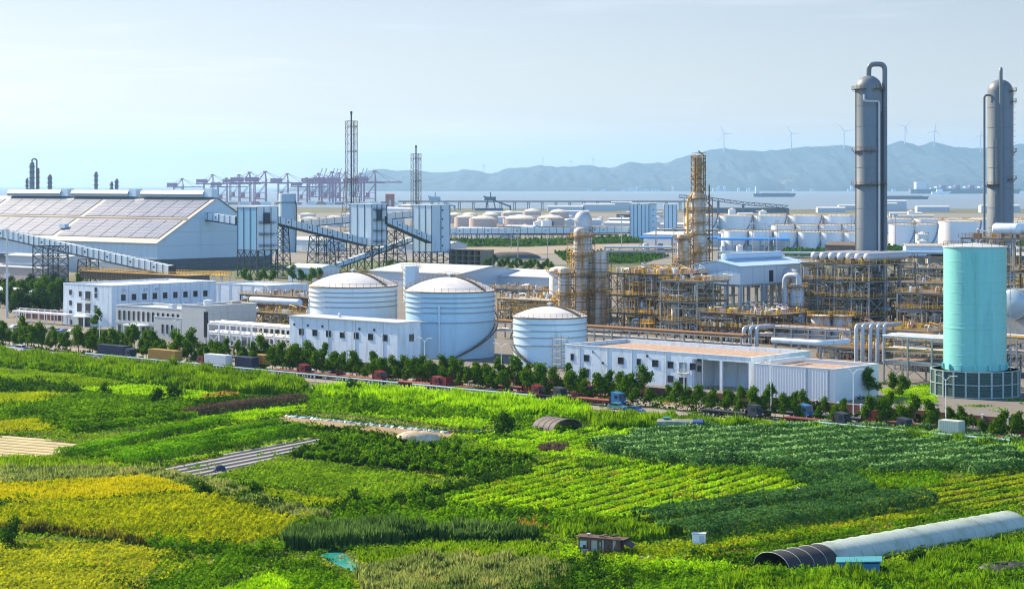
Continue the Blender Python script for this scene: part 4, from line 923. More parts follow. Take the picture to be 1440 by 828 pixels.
# ================================================================ front buildings and tanks (local x along the road, y away)
def building(name, label, cat, loc, L, D, h, wm, roofm, seams=0, par=.7, group=None, rz=TH, vs=0, trimm=None):
    t = thing(name, label, cat, loc, rz, group)
    MB().box(0,L,0,.3,0,h).box(0,L,D-.3,D,0,h).box(0,.3,.3,D-.3,0,h).box(L-.3,L,.3,D-.3,0,h).build('wall', wm, t)
    MB().box(.3,L-.3,.3,D-.3,h-par-.3,h-par).build('roof', roofm, t)
    MB().box(-.12,L+.12,-.12,.42,h,h+.12).box(-.12,L+.12,D-.42,D+.12,h,h+.12).box(-.12,.42,.42,D-.42,h,h+.12).box(L-.42,L+.12,.42,D-.42,h,h+.12).build('coping', trimm or WHITE2, t)
    pm = MB().box(-.08,.08,-.14,0,0,h-.02).mesh('downpipe', GREYS)
    for k in range(seams): inst('downpipe', pm, t, ((k+.5)*L/seams, 0, 0))
    for k in range(vs): inst('downpipe', pm, t, (L, (k+.5)*D/vs, 0), math.pi/2)
    return t
# white pump house before the two big tanks
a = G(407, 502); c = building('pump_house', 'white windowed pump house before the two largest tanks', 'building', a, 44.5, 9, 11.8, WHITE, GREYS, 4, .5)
MB().exty([(-.4,11.93),(44.9,11.93),(44.9,12.1),(-.4,12.1)], -.5, 9.4).build('roof_sheet', GREYS, c)
for k in range(7): window(c, 'f', 5.2+k*5.75, 7.6, 1.9, 1.7)
window(c, 'f', 5.2, 2.2, 1.9, 1.7); window(c, 'f', 39.6, 7.6, 1.9, 1.7) if False else None
window(c, 'r', 5.5, 7.6, 1.7, 1.8, 44.5)
for x in (2.2, 8, 14.2, 29.5, 35.5): MB().tube((x,-.25,9.6),(x,.02,9.6), .35, 12).build('vent', DARK, c)
MB().lathe([(0,0),(.5,0),(.5,.9),(.62,.9),(0,1.3)], 12, (16,5,12.1)).build('roof_vent', GREYS, c)

# storage tanks
def tank(label, x, base_y, rpx, hgt, dome, rings, stair, group=None, name='storage_tank', m=TANKW, pipe_a=None):
    p = G(x, base_y); r = rpx*p.y/F
    t = thing(name, label, 'tank', p, 0, group)
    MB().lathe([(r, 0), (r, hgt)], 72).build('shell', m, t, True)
    pr = [(r+.12, hgt-.1), (r+.12, hgt+.08)]
    pr += [(r*math.cos(k*math.pi/24) if False else r*(1-k/12), hgt+.08+dome*(1-(1-k/12)**2)) for k in range(12)] + [(.02, hgt+.08+dome)]
    MB().lathe(pr, 72).build('dome_roof', mat('tank_dome_paint', (.72,.69,.66), .5, var=.08, scale=1, stain=(.55,.5,.46), stain_amt=.2, stain_scale=.4), t, True)
    MB().lathe([(r+.02,hgt-.35),(r+.35,hgt-.3),(r+.35,hgt-.05),(r+.02,hgt-.1)], 72).build('rim', mat('rusty_rim', (.2,.12,.07), .7, var=.3), t)
    for z in rings: MB().lathe([(r+.005,z-.16),(r+.28,z-.1),(r+.28,z+.1),(r+.005,z+.16)], 72).build('stiffener_ring', mat('ring_grey', (.3,.32,.34), .6, var=.2), t)
    MB().rail([(math.cos(2*math.pi*i/40)*(r+.1), math.sin(2*math.pi*i/40)*(r+.1), hgt) for i in range(40)], 1.1, .07, 2.1, True).build('rim_railing', OCHRE, t)
    if stair:
        a0, z0, a1, z1 = stair; n = 46; st = MB(); rl = MB()
        pts = [(R(a0+(a1-a0)*k/n), z0+(z1-z0)*k/n) for k in range(n+1)]
        for (a, z), (a2, z2) in zip(pts, pts[1:]):
            for rr in (r+.12, r+1.05): st.beam((math.cos(a)*rr, math.sin(a)*rr, z), (math.cos(a2)*rr, math.sin(a2)*rr, z2), .08, .4)
            st.cbox(((math.cos(a)*(r+.6)), math.sin(a)*(r+.6), z), .9, .35, .06, a)
            p1, p2 = (math.cos(a)*(r+1.08), math.sin(a)*(r+1.08), z), (math.cos(a2)*(r+1.08), math.sin(a2)*(r+1.08), z2)
            rl.beam((p1[0],p1[1],z+1.0), (p2[0],p2[1],z2+1.0), .07); rl.beam((p1[0],p1[1],z+.5), (p2[0],p2[1],z2+.5), .06); rl.beam(p1, (p1[0],p1[1],z+1.0), .06)
        s_ = st.build('spiral_stair', BROWNST, t); rl.build('handrail', mat('rail_grey', (.3,.3,.31), .6), s_)
    # walkway over the dome
    wk = MB(); rl = MB()
    for ang in (-38, 175):
        ca, sa = math.cos(R(ang)), math.sin(R(ang)); q = Vector((-sa, ca, 0))
        P = [Vector((ca*r*(1-k/10), sa*r*(1-k/10), hgt+.35+dome*(1-(1-k/10)**2))) for k in range(11)]
        for p1, p2 in zip(P, P[1:]):
            wk.beam(p1, p2, 1.1, .12)
            for sg in (-.55, .55):
                for zz in (.55, 1.1): rl.beam(p1+q*sg+Vector((0,0,zz)), p2+q*sg+Vector((0,0,zz)), .06)
                rl.beam(p1+q*sg, p1+q*sg+Vector((0,0,1.1)), .06)
    w_ = wk.build('dome_walkway', BROWNST, t); rl.build('handrail', OCHRE, w_)
    MB().lathe([(0,0),(.7,0),(.7,.6),(.9,.6),(.9,.8),(0,1.1)], 14, (0,0,hgt+dome+.1)).build('roof_vent', GREYS, t)
    if pipe_a is not None:
        for an, z1, wd in pipe_a:
            ca, sa = math.cos(R(an)), math.sin(R(an)); MB().tube((ca*(r+.35), sa*(r+.35), 0), (ca*(r+.35), sa*(r+.35), z1), wd, 8).build('pipe', TANKW, t, True)
    return t
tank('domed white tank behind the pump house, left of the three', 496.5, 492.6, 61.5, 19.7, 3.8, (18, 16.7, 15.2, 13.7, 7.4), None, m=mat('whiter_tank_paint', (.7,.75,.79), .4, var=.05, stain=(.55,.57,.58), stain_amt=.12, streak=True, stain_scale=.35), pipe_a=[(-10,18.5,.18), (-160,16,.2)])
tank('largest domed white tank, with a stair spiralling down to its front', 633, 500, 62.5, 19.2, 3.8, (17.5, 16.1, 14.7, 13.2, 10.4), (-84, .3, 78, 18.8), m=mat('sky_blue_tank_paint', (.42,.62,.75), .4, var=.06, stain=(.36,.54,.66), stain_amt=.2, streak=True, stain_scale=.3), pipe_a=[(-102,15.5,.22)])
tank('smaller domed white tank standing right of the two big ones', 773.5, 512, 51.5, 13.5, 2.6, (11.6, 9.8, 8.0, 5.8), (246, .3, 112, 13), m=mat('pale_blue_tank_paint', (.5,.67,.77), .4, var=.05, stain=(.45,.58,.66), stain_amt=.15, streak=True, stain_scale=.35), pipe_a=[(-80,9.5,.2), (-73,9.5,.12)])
# scaffold stair by the smaller tank
t = thing('stair_tower', 'slender steel stair tower between the smaller domed tank and the long white building', 'stair tower', G(787, 521))
b = MB(); 
for x in (-1.6, 1.6):
    for y in (-1.2, 1.2): b.beam((x,y,0),(x,y,8.6),.16)
b.build('frame', STEEL, t)
for k in range(5):
    z = 1.6+1.7*k; f = MB().box(-1.9,1.9,-1.4,1.4,z,z+.1).build('landing', STEEL, t); MB().rail([(-1.9,-1.4,z),(1.9,-1.4,z),(1.9,1.4,z),(-1.9,1.4,z)], 1, .06, 1.9, True).build('handrail', STEEL, f)

# long white building with garage bays
a = G(795, 531); L2 = 58.5; D2 = 25; h2 = 8.6
t = thing('white_workshop', 'long white two storey workshop with two open garage bays and a gravel roof', 'building', a)
g0, g1, g2 = L2-17.6, L2-8.9, L2-.7
MB().box(0,g0,0,.3,0,h2).box(g0,L2,0,.3,h2-1.3,h2).box(g0+.0,g0+.4,.3,9,0,h2-1.3).box(L2-.3,L2,0.3,D2,0,h2).box(L2-.7,L2,0,.3,0,h2-1.3).box(g1-.35,g1+.35,0,.5,0,h2-1.3).box(g0,L2-.3,9,9.3,0,h2-1.3).box(0,.3,.3,D2,0,h2).box(0,L2,D2,D2+.3,0,h2).build('wall', WHITE, t)
MB().box(.3,L2-.3,.3,D2,h2-1.25,h2-.9).build('roof', GRAVEL, t)
MB().box(-.1,L2+.1,-.14,.4,h2,h2+.14).box(L2-.4,L2+.14,.4,D2,h2,h2+.14).box(-.14,.4,.4,D2,h2,h2+.14).box(-.1,L2+.1,D2,D2+.4,h2,h2+.14).build('coping', WHITE2, t)
MB().box(g0+.4,L2-.3,.5,9,.07,.12).build('bay_floor', CONC, t)
for x, w, z in ((2.4,1.0,6), (7.2,1.7,6), (18.5,1.8,6), (24.3,1.2,6), (29.5,1.8,6), (34.3,1.7,5.9), (41.2,1.8,5.9)): window(t, 'f', x, z-.5, w, 1.6)
for x in (7.2, 18.5, 24.3, 34.3): window(t, 'f', x, 1.9, 1.7, 1.6)
window(t, 'f', 43.2, 7.0, 1.3, .8); window(t, 'f', 43.2, 5.0, 1.3, 1.6)
bl = MB().box(36.5,40.0,-1.2,0,3.6,3.75).build('balcony', WHITE2, t); MB().rail([(36.5,0,3.75),(36.5,-1.2,3.75),(40,-1.2,3.75),(40,0,3.75)], 1, .06, .6).build('balcony_railing', GREYS, bl)
window(t, 'f', 38.1, 5.0, 2.0, 2.3, pm=mat('blue_door_glass', (.18,.26,.3), .3)); window(t, 'f', 38.1, 1.7, 2.2, 1.6)
for x in (5.0, 14.2, 22.2, 33.0, 44.2): MB().box(x-.08,x+.08,-.14,0,0,h2-.02).build('downpipe', GREYS, t)
for x, z in ((9.4,7.2),(27,7.2),(12.6,4.6)): MB().tube((x,-.22,z),(x,.0,z),.32,12).build('vent', DARK, t)
# small grey building on the right
a = G(1060, 556); t = building('grey_annex', 'low pale grey ribbed annex with a pinkish gravel roof right of the workshop', 'building', a, 22.5, 19, 7.6, mat('pale_ribbed_sheet', (.66,.67,.68), .55, var=.05), GRAVEL, 0, .9)
rb = MB()
for k in range(30): rb.box(k*.75+.1, k*.75+.2, -.05, 0, 0, 7.5)
rb.build('wall_rib', mat('pale_ribbed_sheet', None), t); MB().box(15,15.12,-.14,0,0,7.4).build('downpipe', DARKST, t); MB().box(21,21.12,-.14,0,0,7.4).build('downpipe', DARKST, t)
MB().tube((3,2,8.0),(3,17,8.0),.5,10).build('roof_duct', WHITE2, t, True)

# white three storey office block on the left
nc = G(157, 461); L4 = 28.5; D4 = 47; h4 = 14.7
t = building('office_block', 'tall white office block with balconies at the left', 'building', nc - U*L4, L4, D4, h4, WHITE, WHITE2, 0, .5, vs=0)
for x in (4.4,):
    for z in (12.2, 8.4, 4.9, 1.6): window(t, 'f', x, z-.6, 1.5, 1.6)
window(t, 'f', 10.2, 11.2, 1.5, 1.7)
for z in (10.6, 6.2):
    window(t, 'f', 14.7, z, 2.8, 3.2)
    bl = MB().box(12.6,17,-1.3,0,z-2.0,z-1.85).build('balcony', WHITE2, t); MB().rail([(12.6,0,z-1.85),(12.6,-1.3,z-1.85),(17,-1.3,z-1.85),(17,0,z-1.85)], 1, .07, .7).build('balcony_railing', GREYS, bl)
window(t, 'f', 9.7, 6.4, 2.6, 3.0)
for z in (13.0, 11.0, 6.6): window(t, 'f', 19.4, z, 1.4, 1.5)
MB().box(7.2,18.2,-4.2,0,3.3,3.7).box(7.4,7.8,-4.1,-3.7,0,3.3).box(17.6,18,-4.1,-3.7,0,3.3).build('porch', WHITE2, t)
MB().box(9.2,16,-.06,0,.1,3.0).build('entrance_door', GLASS, t)
for k in range(9): window(t, 'r', 5+k*4.6, 10.4, 1.8, 2.0, L4)
for k in range(9): MB().box(L4,L4+.12,2.6+k*4.6-.07,2.6+k*4.6+.07,0,h4).build('downpipe', GREYS, t)
ac = MB().box(0,.7,-.6,.6,-.35,.35).mesh('air_conditioner', GREYS)
for y, z in ((5,13.0),(14.5,12.9),(19.5,12.9),(24,7.4),(26.5,7.4),(33,7.2),(11,7),(13,7)): inst('air_conditioner', ac, t, (L4+.02, y, z))
# stone clad low building with tall windows
a = G(163, 472); t = building('stone_office', 'low grey stone office with a row of tall narrow windows', 'building', a, 40, 15, 10.2, STONE, GREYS, 0, .6)
for k in range(13): window(t, 'f', 2.0+k*2.55, 7.0, 1.05, 3.0)
for k in range(10): window(t, 'f', 2.0+k*2.55, 2.0, 1.3, 3.2)
MB().box(0,34,-.35,0,4.1,5.0).build('string_course', mat('bluish_band', (.38,.42,.46), .6), t)
MB().box(9,18,-4,-.35,4.0,4.5).box(9.2,9.6,-3.9,-3.5,0,4.0).box(17.3,17.7,-3.9,-3.5,0,4.0).build('porch', WHITE2, t)
for x, y in ((20,6),(24,9),(30,5)): MB().box(x,x+2,y,y+2,9.6,11).build('roof_unit', GREYS, t)
nc = G(289, 483)
t = building('stone_hall', 'taller pale stone hall beside the slender white steel frame', 'building', nc-U*12, 12, 21, 11.8, STONE, GREYS, 0, .6)
MB().box(11.2,12.04,-.05,1.0,2,10).build('corner_window', GLASS, t)
gl = MB()
for k in range(1,7): gl.box(12,12.03,k*3-.03,k*3+.03,0,11.7)
for k in range(1,5): gl.box(12,12.025,.1,20.9,k*2.3-.03,k*2.3+.03)
gl.build('cladding_joint', mat('joint_grey', (.35,.35,.34), .8), t)
MB().lathe([(0,11.2),(1.5,11.2),(1.5,13.2),(0,13.5)], 16, (6,6,0)).build('roof_tank', GREYS, t); MB().box(8,10.5,12,16,11.2,12.8).build('roof_unit', CONC, t)
t = building('stone_wing', 'small pale stone wing with three narrow windows at the front of the hall', 'building', nc-U*26.2-V*.0, 13.9, 14, 7.4, STONE, WHITE2, 0, .5)
for k in range(3): window(t, 'f', 4.6+k*2.4, 3.6, .9, 2.8)
# low white building behind
building('white_store', 'long low white store behind the stone hall', 'building', G(300, 424), 36, 22, 8.0, WHITE, GREYS, 5, .5)
# entrance canopy, brick wall
t = thing('entrance_canopy', 'long white entrance canopy on thin posts by the car park', 'canopy', G(22, 452))
MB().box(0,34,-1.5,1.5,3.6,4.2).build('roof', WHITE2, t)
pm = MB().box(-.15,.15,-.15,.15,0,3.6).mesh('post', WHITE2)
for k in range(8): inst('post', pm, t, (.5+k*4.7, 0, 0))
t = thing('brick_fence', 'red brown wall between white posts behind the entrance canopy', 'wall', G(28, 447))
pp = MB().box(.2,3.8,-.1,.1,0,3.6).mesh('wall_panel', PANELR); po = MB().box(-.2,.2,-.2,.2,0,3.9).mesh('post', WHITE2)
for k in range(10): inst('wall_panel', pp, t, (k*4,0,0)); inst('post', po, t, (k*4,0,0))
MB().box(-.2,40,-.25,.25,3.6,3.8).build('coping', WHITE2, t)
# tall pole at the far left
t = thing('lighting_mast', 'tall pale mast at the left edge', 'mast', G(10, 447), 0)
MB().tube((0,0,0),(0,0,33),.5,10,.3).build('pole', mat('mast_grey', (.5,.52,.52), .5), t, True); MB().cbox((0,0,33.2),1.6,1.6,.5).build('lamp_ring', GREYS, t)
# red and dark steel frames by the hall
def pipe_rack(name, label, loc, L, D, levels, bay=6, colm=STEEL, pipes=(), rz=TH, rail=None, brace=True, cat='pipe rack', r0=None, group=None):
    t = thing(name, label, cat, loc, rz, group); rr = r0 or random.Random(int(loc[0]*7+loc[1]))
    n = max(1, round(L/bay)); top = levels[-1]
    cm = MB().box(-.2,.2,-.2,.2,0,top).mesh('column', colm)
    for k in range(n+1):
        for y in (0, D): inst('column', cm, t, (k*L/n, y, 0))
    for z in levels:
        b = MB()
        for k in range(n+1): b.beam((k*L/n,0,z),(k*L/n,D,z),.3,.4)
        for y in (0, D): b.beam((0,y,z),(L,y,z),.25,.35)
        b.build('floor_beam', colm, t)
    if brace:
        b = MB()
        for k in range(0, n, 2):
            for y in (0, D): b.beam((k*L/n,y,0),((k+1)*L/n,y,levels[0]),.18); b.beam(((k+1)*L/n,y,0),(k*L/n,y,levels[0]),.18)
        b.build('bracing', colm, t)
    for z, mm, cnt, rad in pipes:
        for k in range(cnt):
            y = D*(k+.5)/cnt; rd = rad*rr.uniform(.7, 1.25)
            MB().tube((-.6,y,z+.2+rd),(L+.6,y,z+.2+rd), rd, 10).build('pipe', mm if not isinstance(mm, (list, tuple)) else mm[rr.randrange(len(mm))], t, True)
    if rail:
        z = levels[-1]+.2; MB().rail([(0,0,z),(L,0,z),(L,D,z),(0,D,z)], 1.1, .09, 3, True).build('handrail', rail, t)
    return t
pipe_rack('pipe_rack', 'slender white steel frame carrying pipes right of the stone hall', G(293, 487), 41, 7, (4, 7), 5, WHITE2, [(4, (WHITE2, SILVER), 3, .3), (7, (SILVER, WHITE2), 3, .3)])

# ================================================================ process plant
def along(P0, x):
    k = (x-720)/F; return (k*P0.y - P0.x)/(U.x - k*U.y)
def sector(mb, r0, r1, a0, a1, z, th=.12, n=None):
    n = n or max(3, int(abs(a1-a0)/15)); rs = []
    for k in range(n+1):
        a = R(a0+(a1-a0)*k/n); c, s = math.cos(a), math.sin(a)
        rs.append([(c*r0,s*r0,z),(c*r1,s*r1,z),(c*r1,s*r1,z+th),(c*r0,s*r0,z+th)])
    return mb.rings(rs)
def arcpts(r, a0, a1, z):
    n = max(2, int(abs(a1-a0)/18)); return [(math.cos(R(a0+(a1-a0)*k/n))*r, math.sin(R(a0+(a1-a0)*k/n))*r, z) for k in range(n+1)]
def process_column(label, px, by, segs, m, plats=(), railm=YELLOW, ladder=-60, dome=.6, side_pipe=None, name='process_column', bands=True, cat='column'):
    """segs [(z top, radius)], from the ground up"""
    p = G(px, by); t = thing(name, label, cat, p, 0)
    pr = [(segs[0][1]*1.02, 0)]; z0 = 0
    for i, (z, r) in enumerate(segs):
        if i: pr.append((r, z0+(segs[i-1][1]-r)*1.6))
        pr.append((r, z)); z0 = z
    r = segs[-1][1]
    pr += [(r*math.cos(a), segs[-1][0]+r*dome*math.sin(a)) for a in (.3,.6,.9,1.2,1.5)]
    MB().lathe(pr, 40).build('shell', m, t, True)
    def rad(z):
        for zt, rr in segs:
            if z <= zt: return rr
        return segs[-1][1]
    if bands:
        z = 5
        while z < segs[-1][0]-2:
            r = rad(z); MB().lathe([(r+.003,z),(r+.07,z+.02),(r+.07,z+.2),(r+.003,z+.22)], 32).build('insulation_band', m, t); z += 7.3
    for (z, a0, a1) in plats:
        r = rad(z); f = sector(MB(), r+.02, r+1.3, a0, a1, z); 
        for a in range(int(a0), int(a1)+1, 40): f.beam((math.cos(R(a))*r, math.sin(R(a))*r, z-1.1), (math.cos(R(a))*(r+1.2), math.sin(R(a))*(r+1.2), z), .12)
        f = f.build('platform', OCHRE if railm is YELLOW else BROWNST, t); MB().rail(arcpts(r+1.25, a0, a1, z+.1), 1.15, .09, 1.6).build('handrail', railm, f)
    if ladder is not None:
        a = R(ladder); r = max(s_[1] for s_ in segs)+.25; c, s_ = math.cos(a), math.sin(a); b = MB()
        for o in (-.35, .35): b.beam((c*r-s_*o, s_*r+c*o, .5), (c*r-s_*o, s_*r+c*o, segs[-1][0]), .09)
        z = 1.5
        while z < segs[-1][0]: sector(b, r+.1, r+.85, ladder-9, ladder+9, z, .06, 4); z += 2.2
        b.build('ladder', railm, t)
    if side_pipe:
        for pts, rr, mm in side_pipe: MB().pipe(pts, rr, 12).build('pipe', mm, t, True)
    return t
Rr = random.Random(99)
process_column('silver column with a ball shaped top behind the rust streaked ones', 820, 448, [(37, 3.3)], SILVER, [(33,150,390),(22,150,390)], ladder=200, dome=1.0, railm=STEEL)
process_column('rust streaked column with yellow ladders, tallest of the three left of the pipe structure', 817, 458, [(26, 3.1), (33.5, 2.6)], RUSTY, [(31.5,120,420),(25,160,400),(18,150,400),(11,150,400)], ladder=-82, side_pipe=[([(3.6,-1,4),(3.6,-1,31),(1.5,-.5,35)],.3,SILVER),([(-3.6,-.8,3),(-3.6,-.8,27)],.25,YELLOW)])
process_column('flat topped rust streaked column just left of the pipe structure', 842.5, 458, [(26.2, 2.65)], RUSTY, [(17.5,150,390),(12,150,390)], ladder=-150, dome=.1, side_pipe=[([(3.1,-.6,2),(3.1,-.6,27)],.22,STEEL)])
process_column('short rust streaked column at the left end of the column group', 794, 464, [(21, 2.25)], RUSTY, [(19.6,0,360),(12,150,390),(7,150,390)], ladder=-60, dome=.3)
process_column('tallest rust streaked column with stacked platforms, stepped to a narrow head', 982, 450, [(31.5, 3.4), (46, 2.7), (60.5, 1.25)], RUSTY, [(z, 120+Rr.randrange(60), 380+Rr.randrange(60)) for z in (13,19,25,31.6,36,40.5,45)]+[(z, 100, 440) for z in (48,50.3,52.6,55,57.3,59.5)], ladder=-110, side_pipe=[([(-4,-.6,4),(-4,-.6,44),(-2,-.3,47)],.42,YELLOW),([(4,-.4,3),(4,-.4,50)],.25,RUST),([(-1.5,-2.4,48),(-1.5,-2.4,60)],.3,RUST),([(1.9,-1.2,46),(1.9,-1.2,61),(0,0,62.5)],.25,OCHRE)])
process_column('rust streaked shorter column attached left of the tallest rusty one', 960.5, 452, [(31.5, 2.15)], RUSTY, [(30.5,0,360),(22,150,390),(14,150,390)], ladder=-90, dome=.2, side_pipe=[([(-2.7,-.5,2),(-2.7,-.5,30)],.2,SILVER),([(2.6,-.5,2),(2.6,-.5,31)],.2,STEEL)])
# big grey columns
process_column('giant grey column with a hooped overhead pipe, left of the two', 1221.5, 457, [(50, 4.75), (84.5, 4.72)], COLM,
    [(84,120,250),(84,280,350),(62,150,290),(50,140,400)], railm=OCHRE, ladder=None, dome=.95, side_pipe=[([(0,0,88.4),(0,-.6,93.0),(5.6,-.6,93.0),(5.6,-.6,86),(5.6,-.6,5)],.92,COLM),([(-2.5,-4.9,82),(-2.5,-5.3,79.6),(2.9,-4.6,79.6),(2.9,-4.6,5)],.42,SILVER),([(4.2,-3.1,5),(4.2,-3.1,76)],.2,DARKST),([(-4.9,-1,20),(-4.9,-1,84)],.12,BROWNST)])
process_column('giant grey column with a pipe hooped over its front, at the right edge', 1406.5, 453, [(50, 4.65), (84, 4.6)], COLM,
    [(84,-60,60),(80,-50,40),(52,-70,70),(50,150,260),(62,-30,30),(33,-30,30),(22,-30,30)], railm=OCHRE, ladder=5, dome=.95, side_pipe=[([(0,0,88),(-.2,-2,92),(-1.0,-5.2,92),(-1.0,-5.3,86),(-1.0,-5.3,5)],.62,COLM),([(-3.6,-2.4,80),(-3.6,-2.6,82.5),(-6.3,-2.2,82.5),(-6.3,-2.2,78),(-6.3,-2.2,5)],.42,COLM)])
for px, by, zz in ((1221.5,457,(16,28,39,50,61,72)), (1406.5,453,(14,26,38,50,61,72))):
    pass

def cage(label, px, by, hw, z0, z1, step, m=OCHRE):
    t = thing('access_cage', label, 'scaffold', G(px, by), R(20))
    for sx in (-1,1):
        for sy in (-1,1): MB().beam((sx*hw,sy*hw,z0),(sx*hw,sy*hw,z1),.2).build('post', m, t)
    z = z0+step; k = 0
    while z <= z1:
        b = MB(); c = [(-hw,-hw),(hw,-hw),(hw,hw),(-hw,hw)]
        for j in range(4):
            p, q = c[j], c[(j+1) % 4]; b.beam((*p,z),(*q,z),.22); b.beam((*p,z+1.1),(*q,z+1.1),.1)
        j = k % 4; p, q = c[j], c[(j+1) % 4]; b.beam((*p,z-step),(*q,z),.3); b.beam((*q,z-step),(*p,z),.12); b.build('landing', (OCHRE, BROWNST, RUST, OCHRE)[k % 4], t); z += step; k += 1
    return t
cage('ochre access cage round the tallest of the left rust streaked columns', 817, 458, 3.8, 0, 32, 2.9)
cage('ochre access cage round the short rust streaked column', 794, 464, 2.9, 0, 20, 2.6, OCHRE)
cage('brown access cage round the flat topped rust streaked column', 842.5, 458, 3.3, 0, 24, 3.2, BROWNST)
cage('ochre access cage round the lower half of the tallest stepped column', 982, 450, 3.9, 12, 45, 3.3, RUST)
cage('narrow yellow access cage round the head of the tallest stepped column', 982, 450, 2.0, 46, 61, 2.1, BROWNST)
cage('brown access cage round the column attached left of the stepped one', 960.5, 452, 2.9, 12, 31, 3.0, BROWNST)

def process_frame(label, loc, L, D, levels, seed, nx=4, ny=2, colm=STEEL, railm=YELLOW, pipes=26, vessels=8, exch=6, deckm=BROWNST, topgear=0, name='process_structure', w=.42, mats=None):
    r = random.Random(seed); t = thing(name, label, 'process structure', loc); top = levels[-1]
    mats = mats or [STEEL, SILVER, CREAM, SILVER, CREAM, RUST, OCHRE, RUSTY]
    cm = MB().box(-w/2,w/2,-w/2,w/2,0,top).mesh('column', colm); xs = [L*k/nx for k in range(nx+1)]; ys = [D*k/ny for k in range(ny+1)]
    for x in xs:
        for y in ys: inst('column', cm, t, (x, y, 0))
    z0 = 0
    for z in levels:
        b = MB()
        for x in xs: b.beam((x,0,z-.2),(x,D,z-.2),.3,.45)
        for y in ys: b.beam((0,y,z-.2),(L,y,z-.2),.3,.45)
        b.build('floor_beam', colm, t)
        dk = MB().box(-.6,L+.6,-.6,D+.6,z+.03,z+.11)
        d = dk.build('deck', deckm, t); MB().rail([(-.6,-.6,z+.1),(L+.6,-.6,z+.1),(L+.6,D+.6,z+.1),(-.6,D+.6,z+.1)], 1.15, .09, 2.2, True).build('handrail', railm, d)
        for k in range(nx):
            if (k+int(z)) % 2 == 0:
                for a, c in ((xs[k],xs[k+1]),(xs[k+1],xs[k])): MB().beam((a,0,z0),(c,0,z-.2),.2).build('brace', colm, t)
        for k in range(ny):
            if (k+int(z)) % 2 == 0:
                for a, c in ((ys[k],ys[k+1]),(ys[k+1],ys[k])): MB().beam((L,a,z0),(L,c,z-.2),.2).build('brace', colm, t)
        z0 = z
    zs = [0]+list(levels)
    for k in range(pipes):
        i = r.randrange(len(levels)); za, zb = zs[i]+.3, zs[i+1]-.4; rd = r.choice((.15,.2,.28,.35,.5)); x, y = r.uniform(.5,L-.5), r.choice((r.uniform(.3,2), r.uniform(0,D)))
        q = r.random(); hgt = r.uniform(za+1, zb)
        if q < .45: pts = [(x,y,za),(x,y,hgt),(min(L,max(0,x+r.uniform(-7,7))),y,hgt)]
        elif q < .7: pts = [(x,y,za),(x,y,hgt),(x,min(D,y+r.uniform(2,8)),hgt)]
        elif q < .85: pts = [(x,y,za),(x,y,hgt),(x+1.6,y,hgt),(x+1.6,y,za)]
        else: pts = [(max(0,x-9),y,hgt),(min(L,x+9),y,hgt)]
        MB().pipe(pts, rd, 8).build('pipe', r.choice(mats), t, True)
    for k in range(vessels):
        i = r.randrange(max(1, len(levels)-1)); za, zb = zs[i]+.15, zs[i+1]-1.2; rd = r.uniform(.7,1.6); x, y = r.uniform(2,L-2), r.uniform(2,D-1.5); hh = min(zb-za, r.uniform(2.5,5))
        MB().lathe([(.01,za),(rd*.9,za),(rd,za+.3),(rd,za+hh),(rd*.8,za+hh+.45),(rd*.35,za+hh+.7),(.02,za+hh+.75)], 18, (x,y,0)).build('vessel', r.choice((SILVER, RUSTY, CREAM, TANKW)), t, True)
    for k in range(exch):
        i = r.randrange(len(levels)); z = zs[i]+1.5; x, y = r.uniform(3,L-5), r.uniform(1.2,D-2); ln_ = r.uniform(3,6)
        MB().drum((x,y,z),(x+ln_,y,z), r.uniform(.45,.9), 14).build('exchanger', r.choice((SILVER, CREAM, TANKW)), t, True)
    for mm, nm, cnt in ((r.choice((YELLOW, OCHRE)), 'small_pipework', 60), (STEEL, 'small_pipework', 70), (CREAM, 'small_pipework', 60), (RUST if seed % 2 else BROWNST, 'small_pipework', 60), (OCHRE, 'cable_tray', 24)):
        b = MB(); cnt = int(cnt*max(.6, L*D*len(levels)/900))
        for k in range(cnt):
            i = r.randrange(len(levels)); za, zb = zs[i]+.2, zs[i+1]-.3; x, y = r.uniform(0,L), (r.uniform(-.3,.5) if r.random() < .45 else r.uniform(0,D)); q = r.random(); w2 = r.uniform(.1,.24)
            if q < .45: b.beam((x,y,za),(x,y,r.uniform(za+1.5,zb)),w2)
            elif q < .8: z = r.uniform(za+.8,zb); b.beam((x,y,z),(min(L,x+r.uniform(1.5,7)),y,z),w2)
            elif q < .92: z = r.uniform(za+.8,zb); b.beam((x,y,z),(x,min(D,y+r.uniform(2,8)),z),w2)
            else: b.cbox((x,y,za+.7),r.uniform(.6,1.5),.8,r.uniform(.8,1.6))
        o = b.build(nm, mm, t); o['kind'] = 'stuff'
    for k in range(topgear):
        x, y = r.uniform(0,L), r.uniform(0,D); z = top+.12; q = r.random(); mm = r.choice((RUSTY, mat('dusty_pink_paint', (.42,.3,.3), .7, var=.2), SILVER, OCHRE, mat('dusty_pink_paint', None), YELLOW, RUST, TANKW))
        if q < .45: MB().lathe([(.02,z),(.5,z),(.5,z+r.uniform(.6,1.6)),(.02,z+1.8)], 10, (x,y,0)).build('fan_motor', mm, t)
        elif q < .75: MB().pipe([(x,y,z),(x,y,z+r.uniform(1,3.4)),(x+r.uniform(1,4),y,z+1.6)], .16, 7).build('pipe', mm, t, True)
        else: MB().cbox((x,y,z+.6), r.uniform(.8,2.4), r.uniform(.6,1.4), 1.2).build('cabinet', mm, t)
    return t
process_frame('wide weathered pipe structure with a crowded yellow railed top deck', G(857, 466), 26, 20, (6.5, 12.6, 20), 3, 4, 2, pipes=60, vessels=18, exch=10, topgear=80, colm=BROWNST)
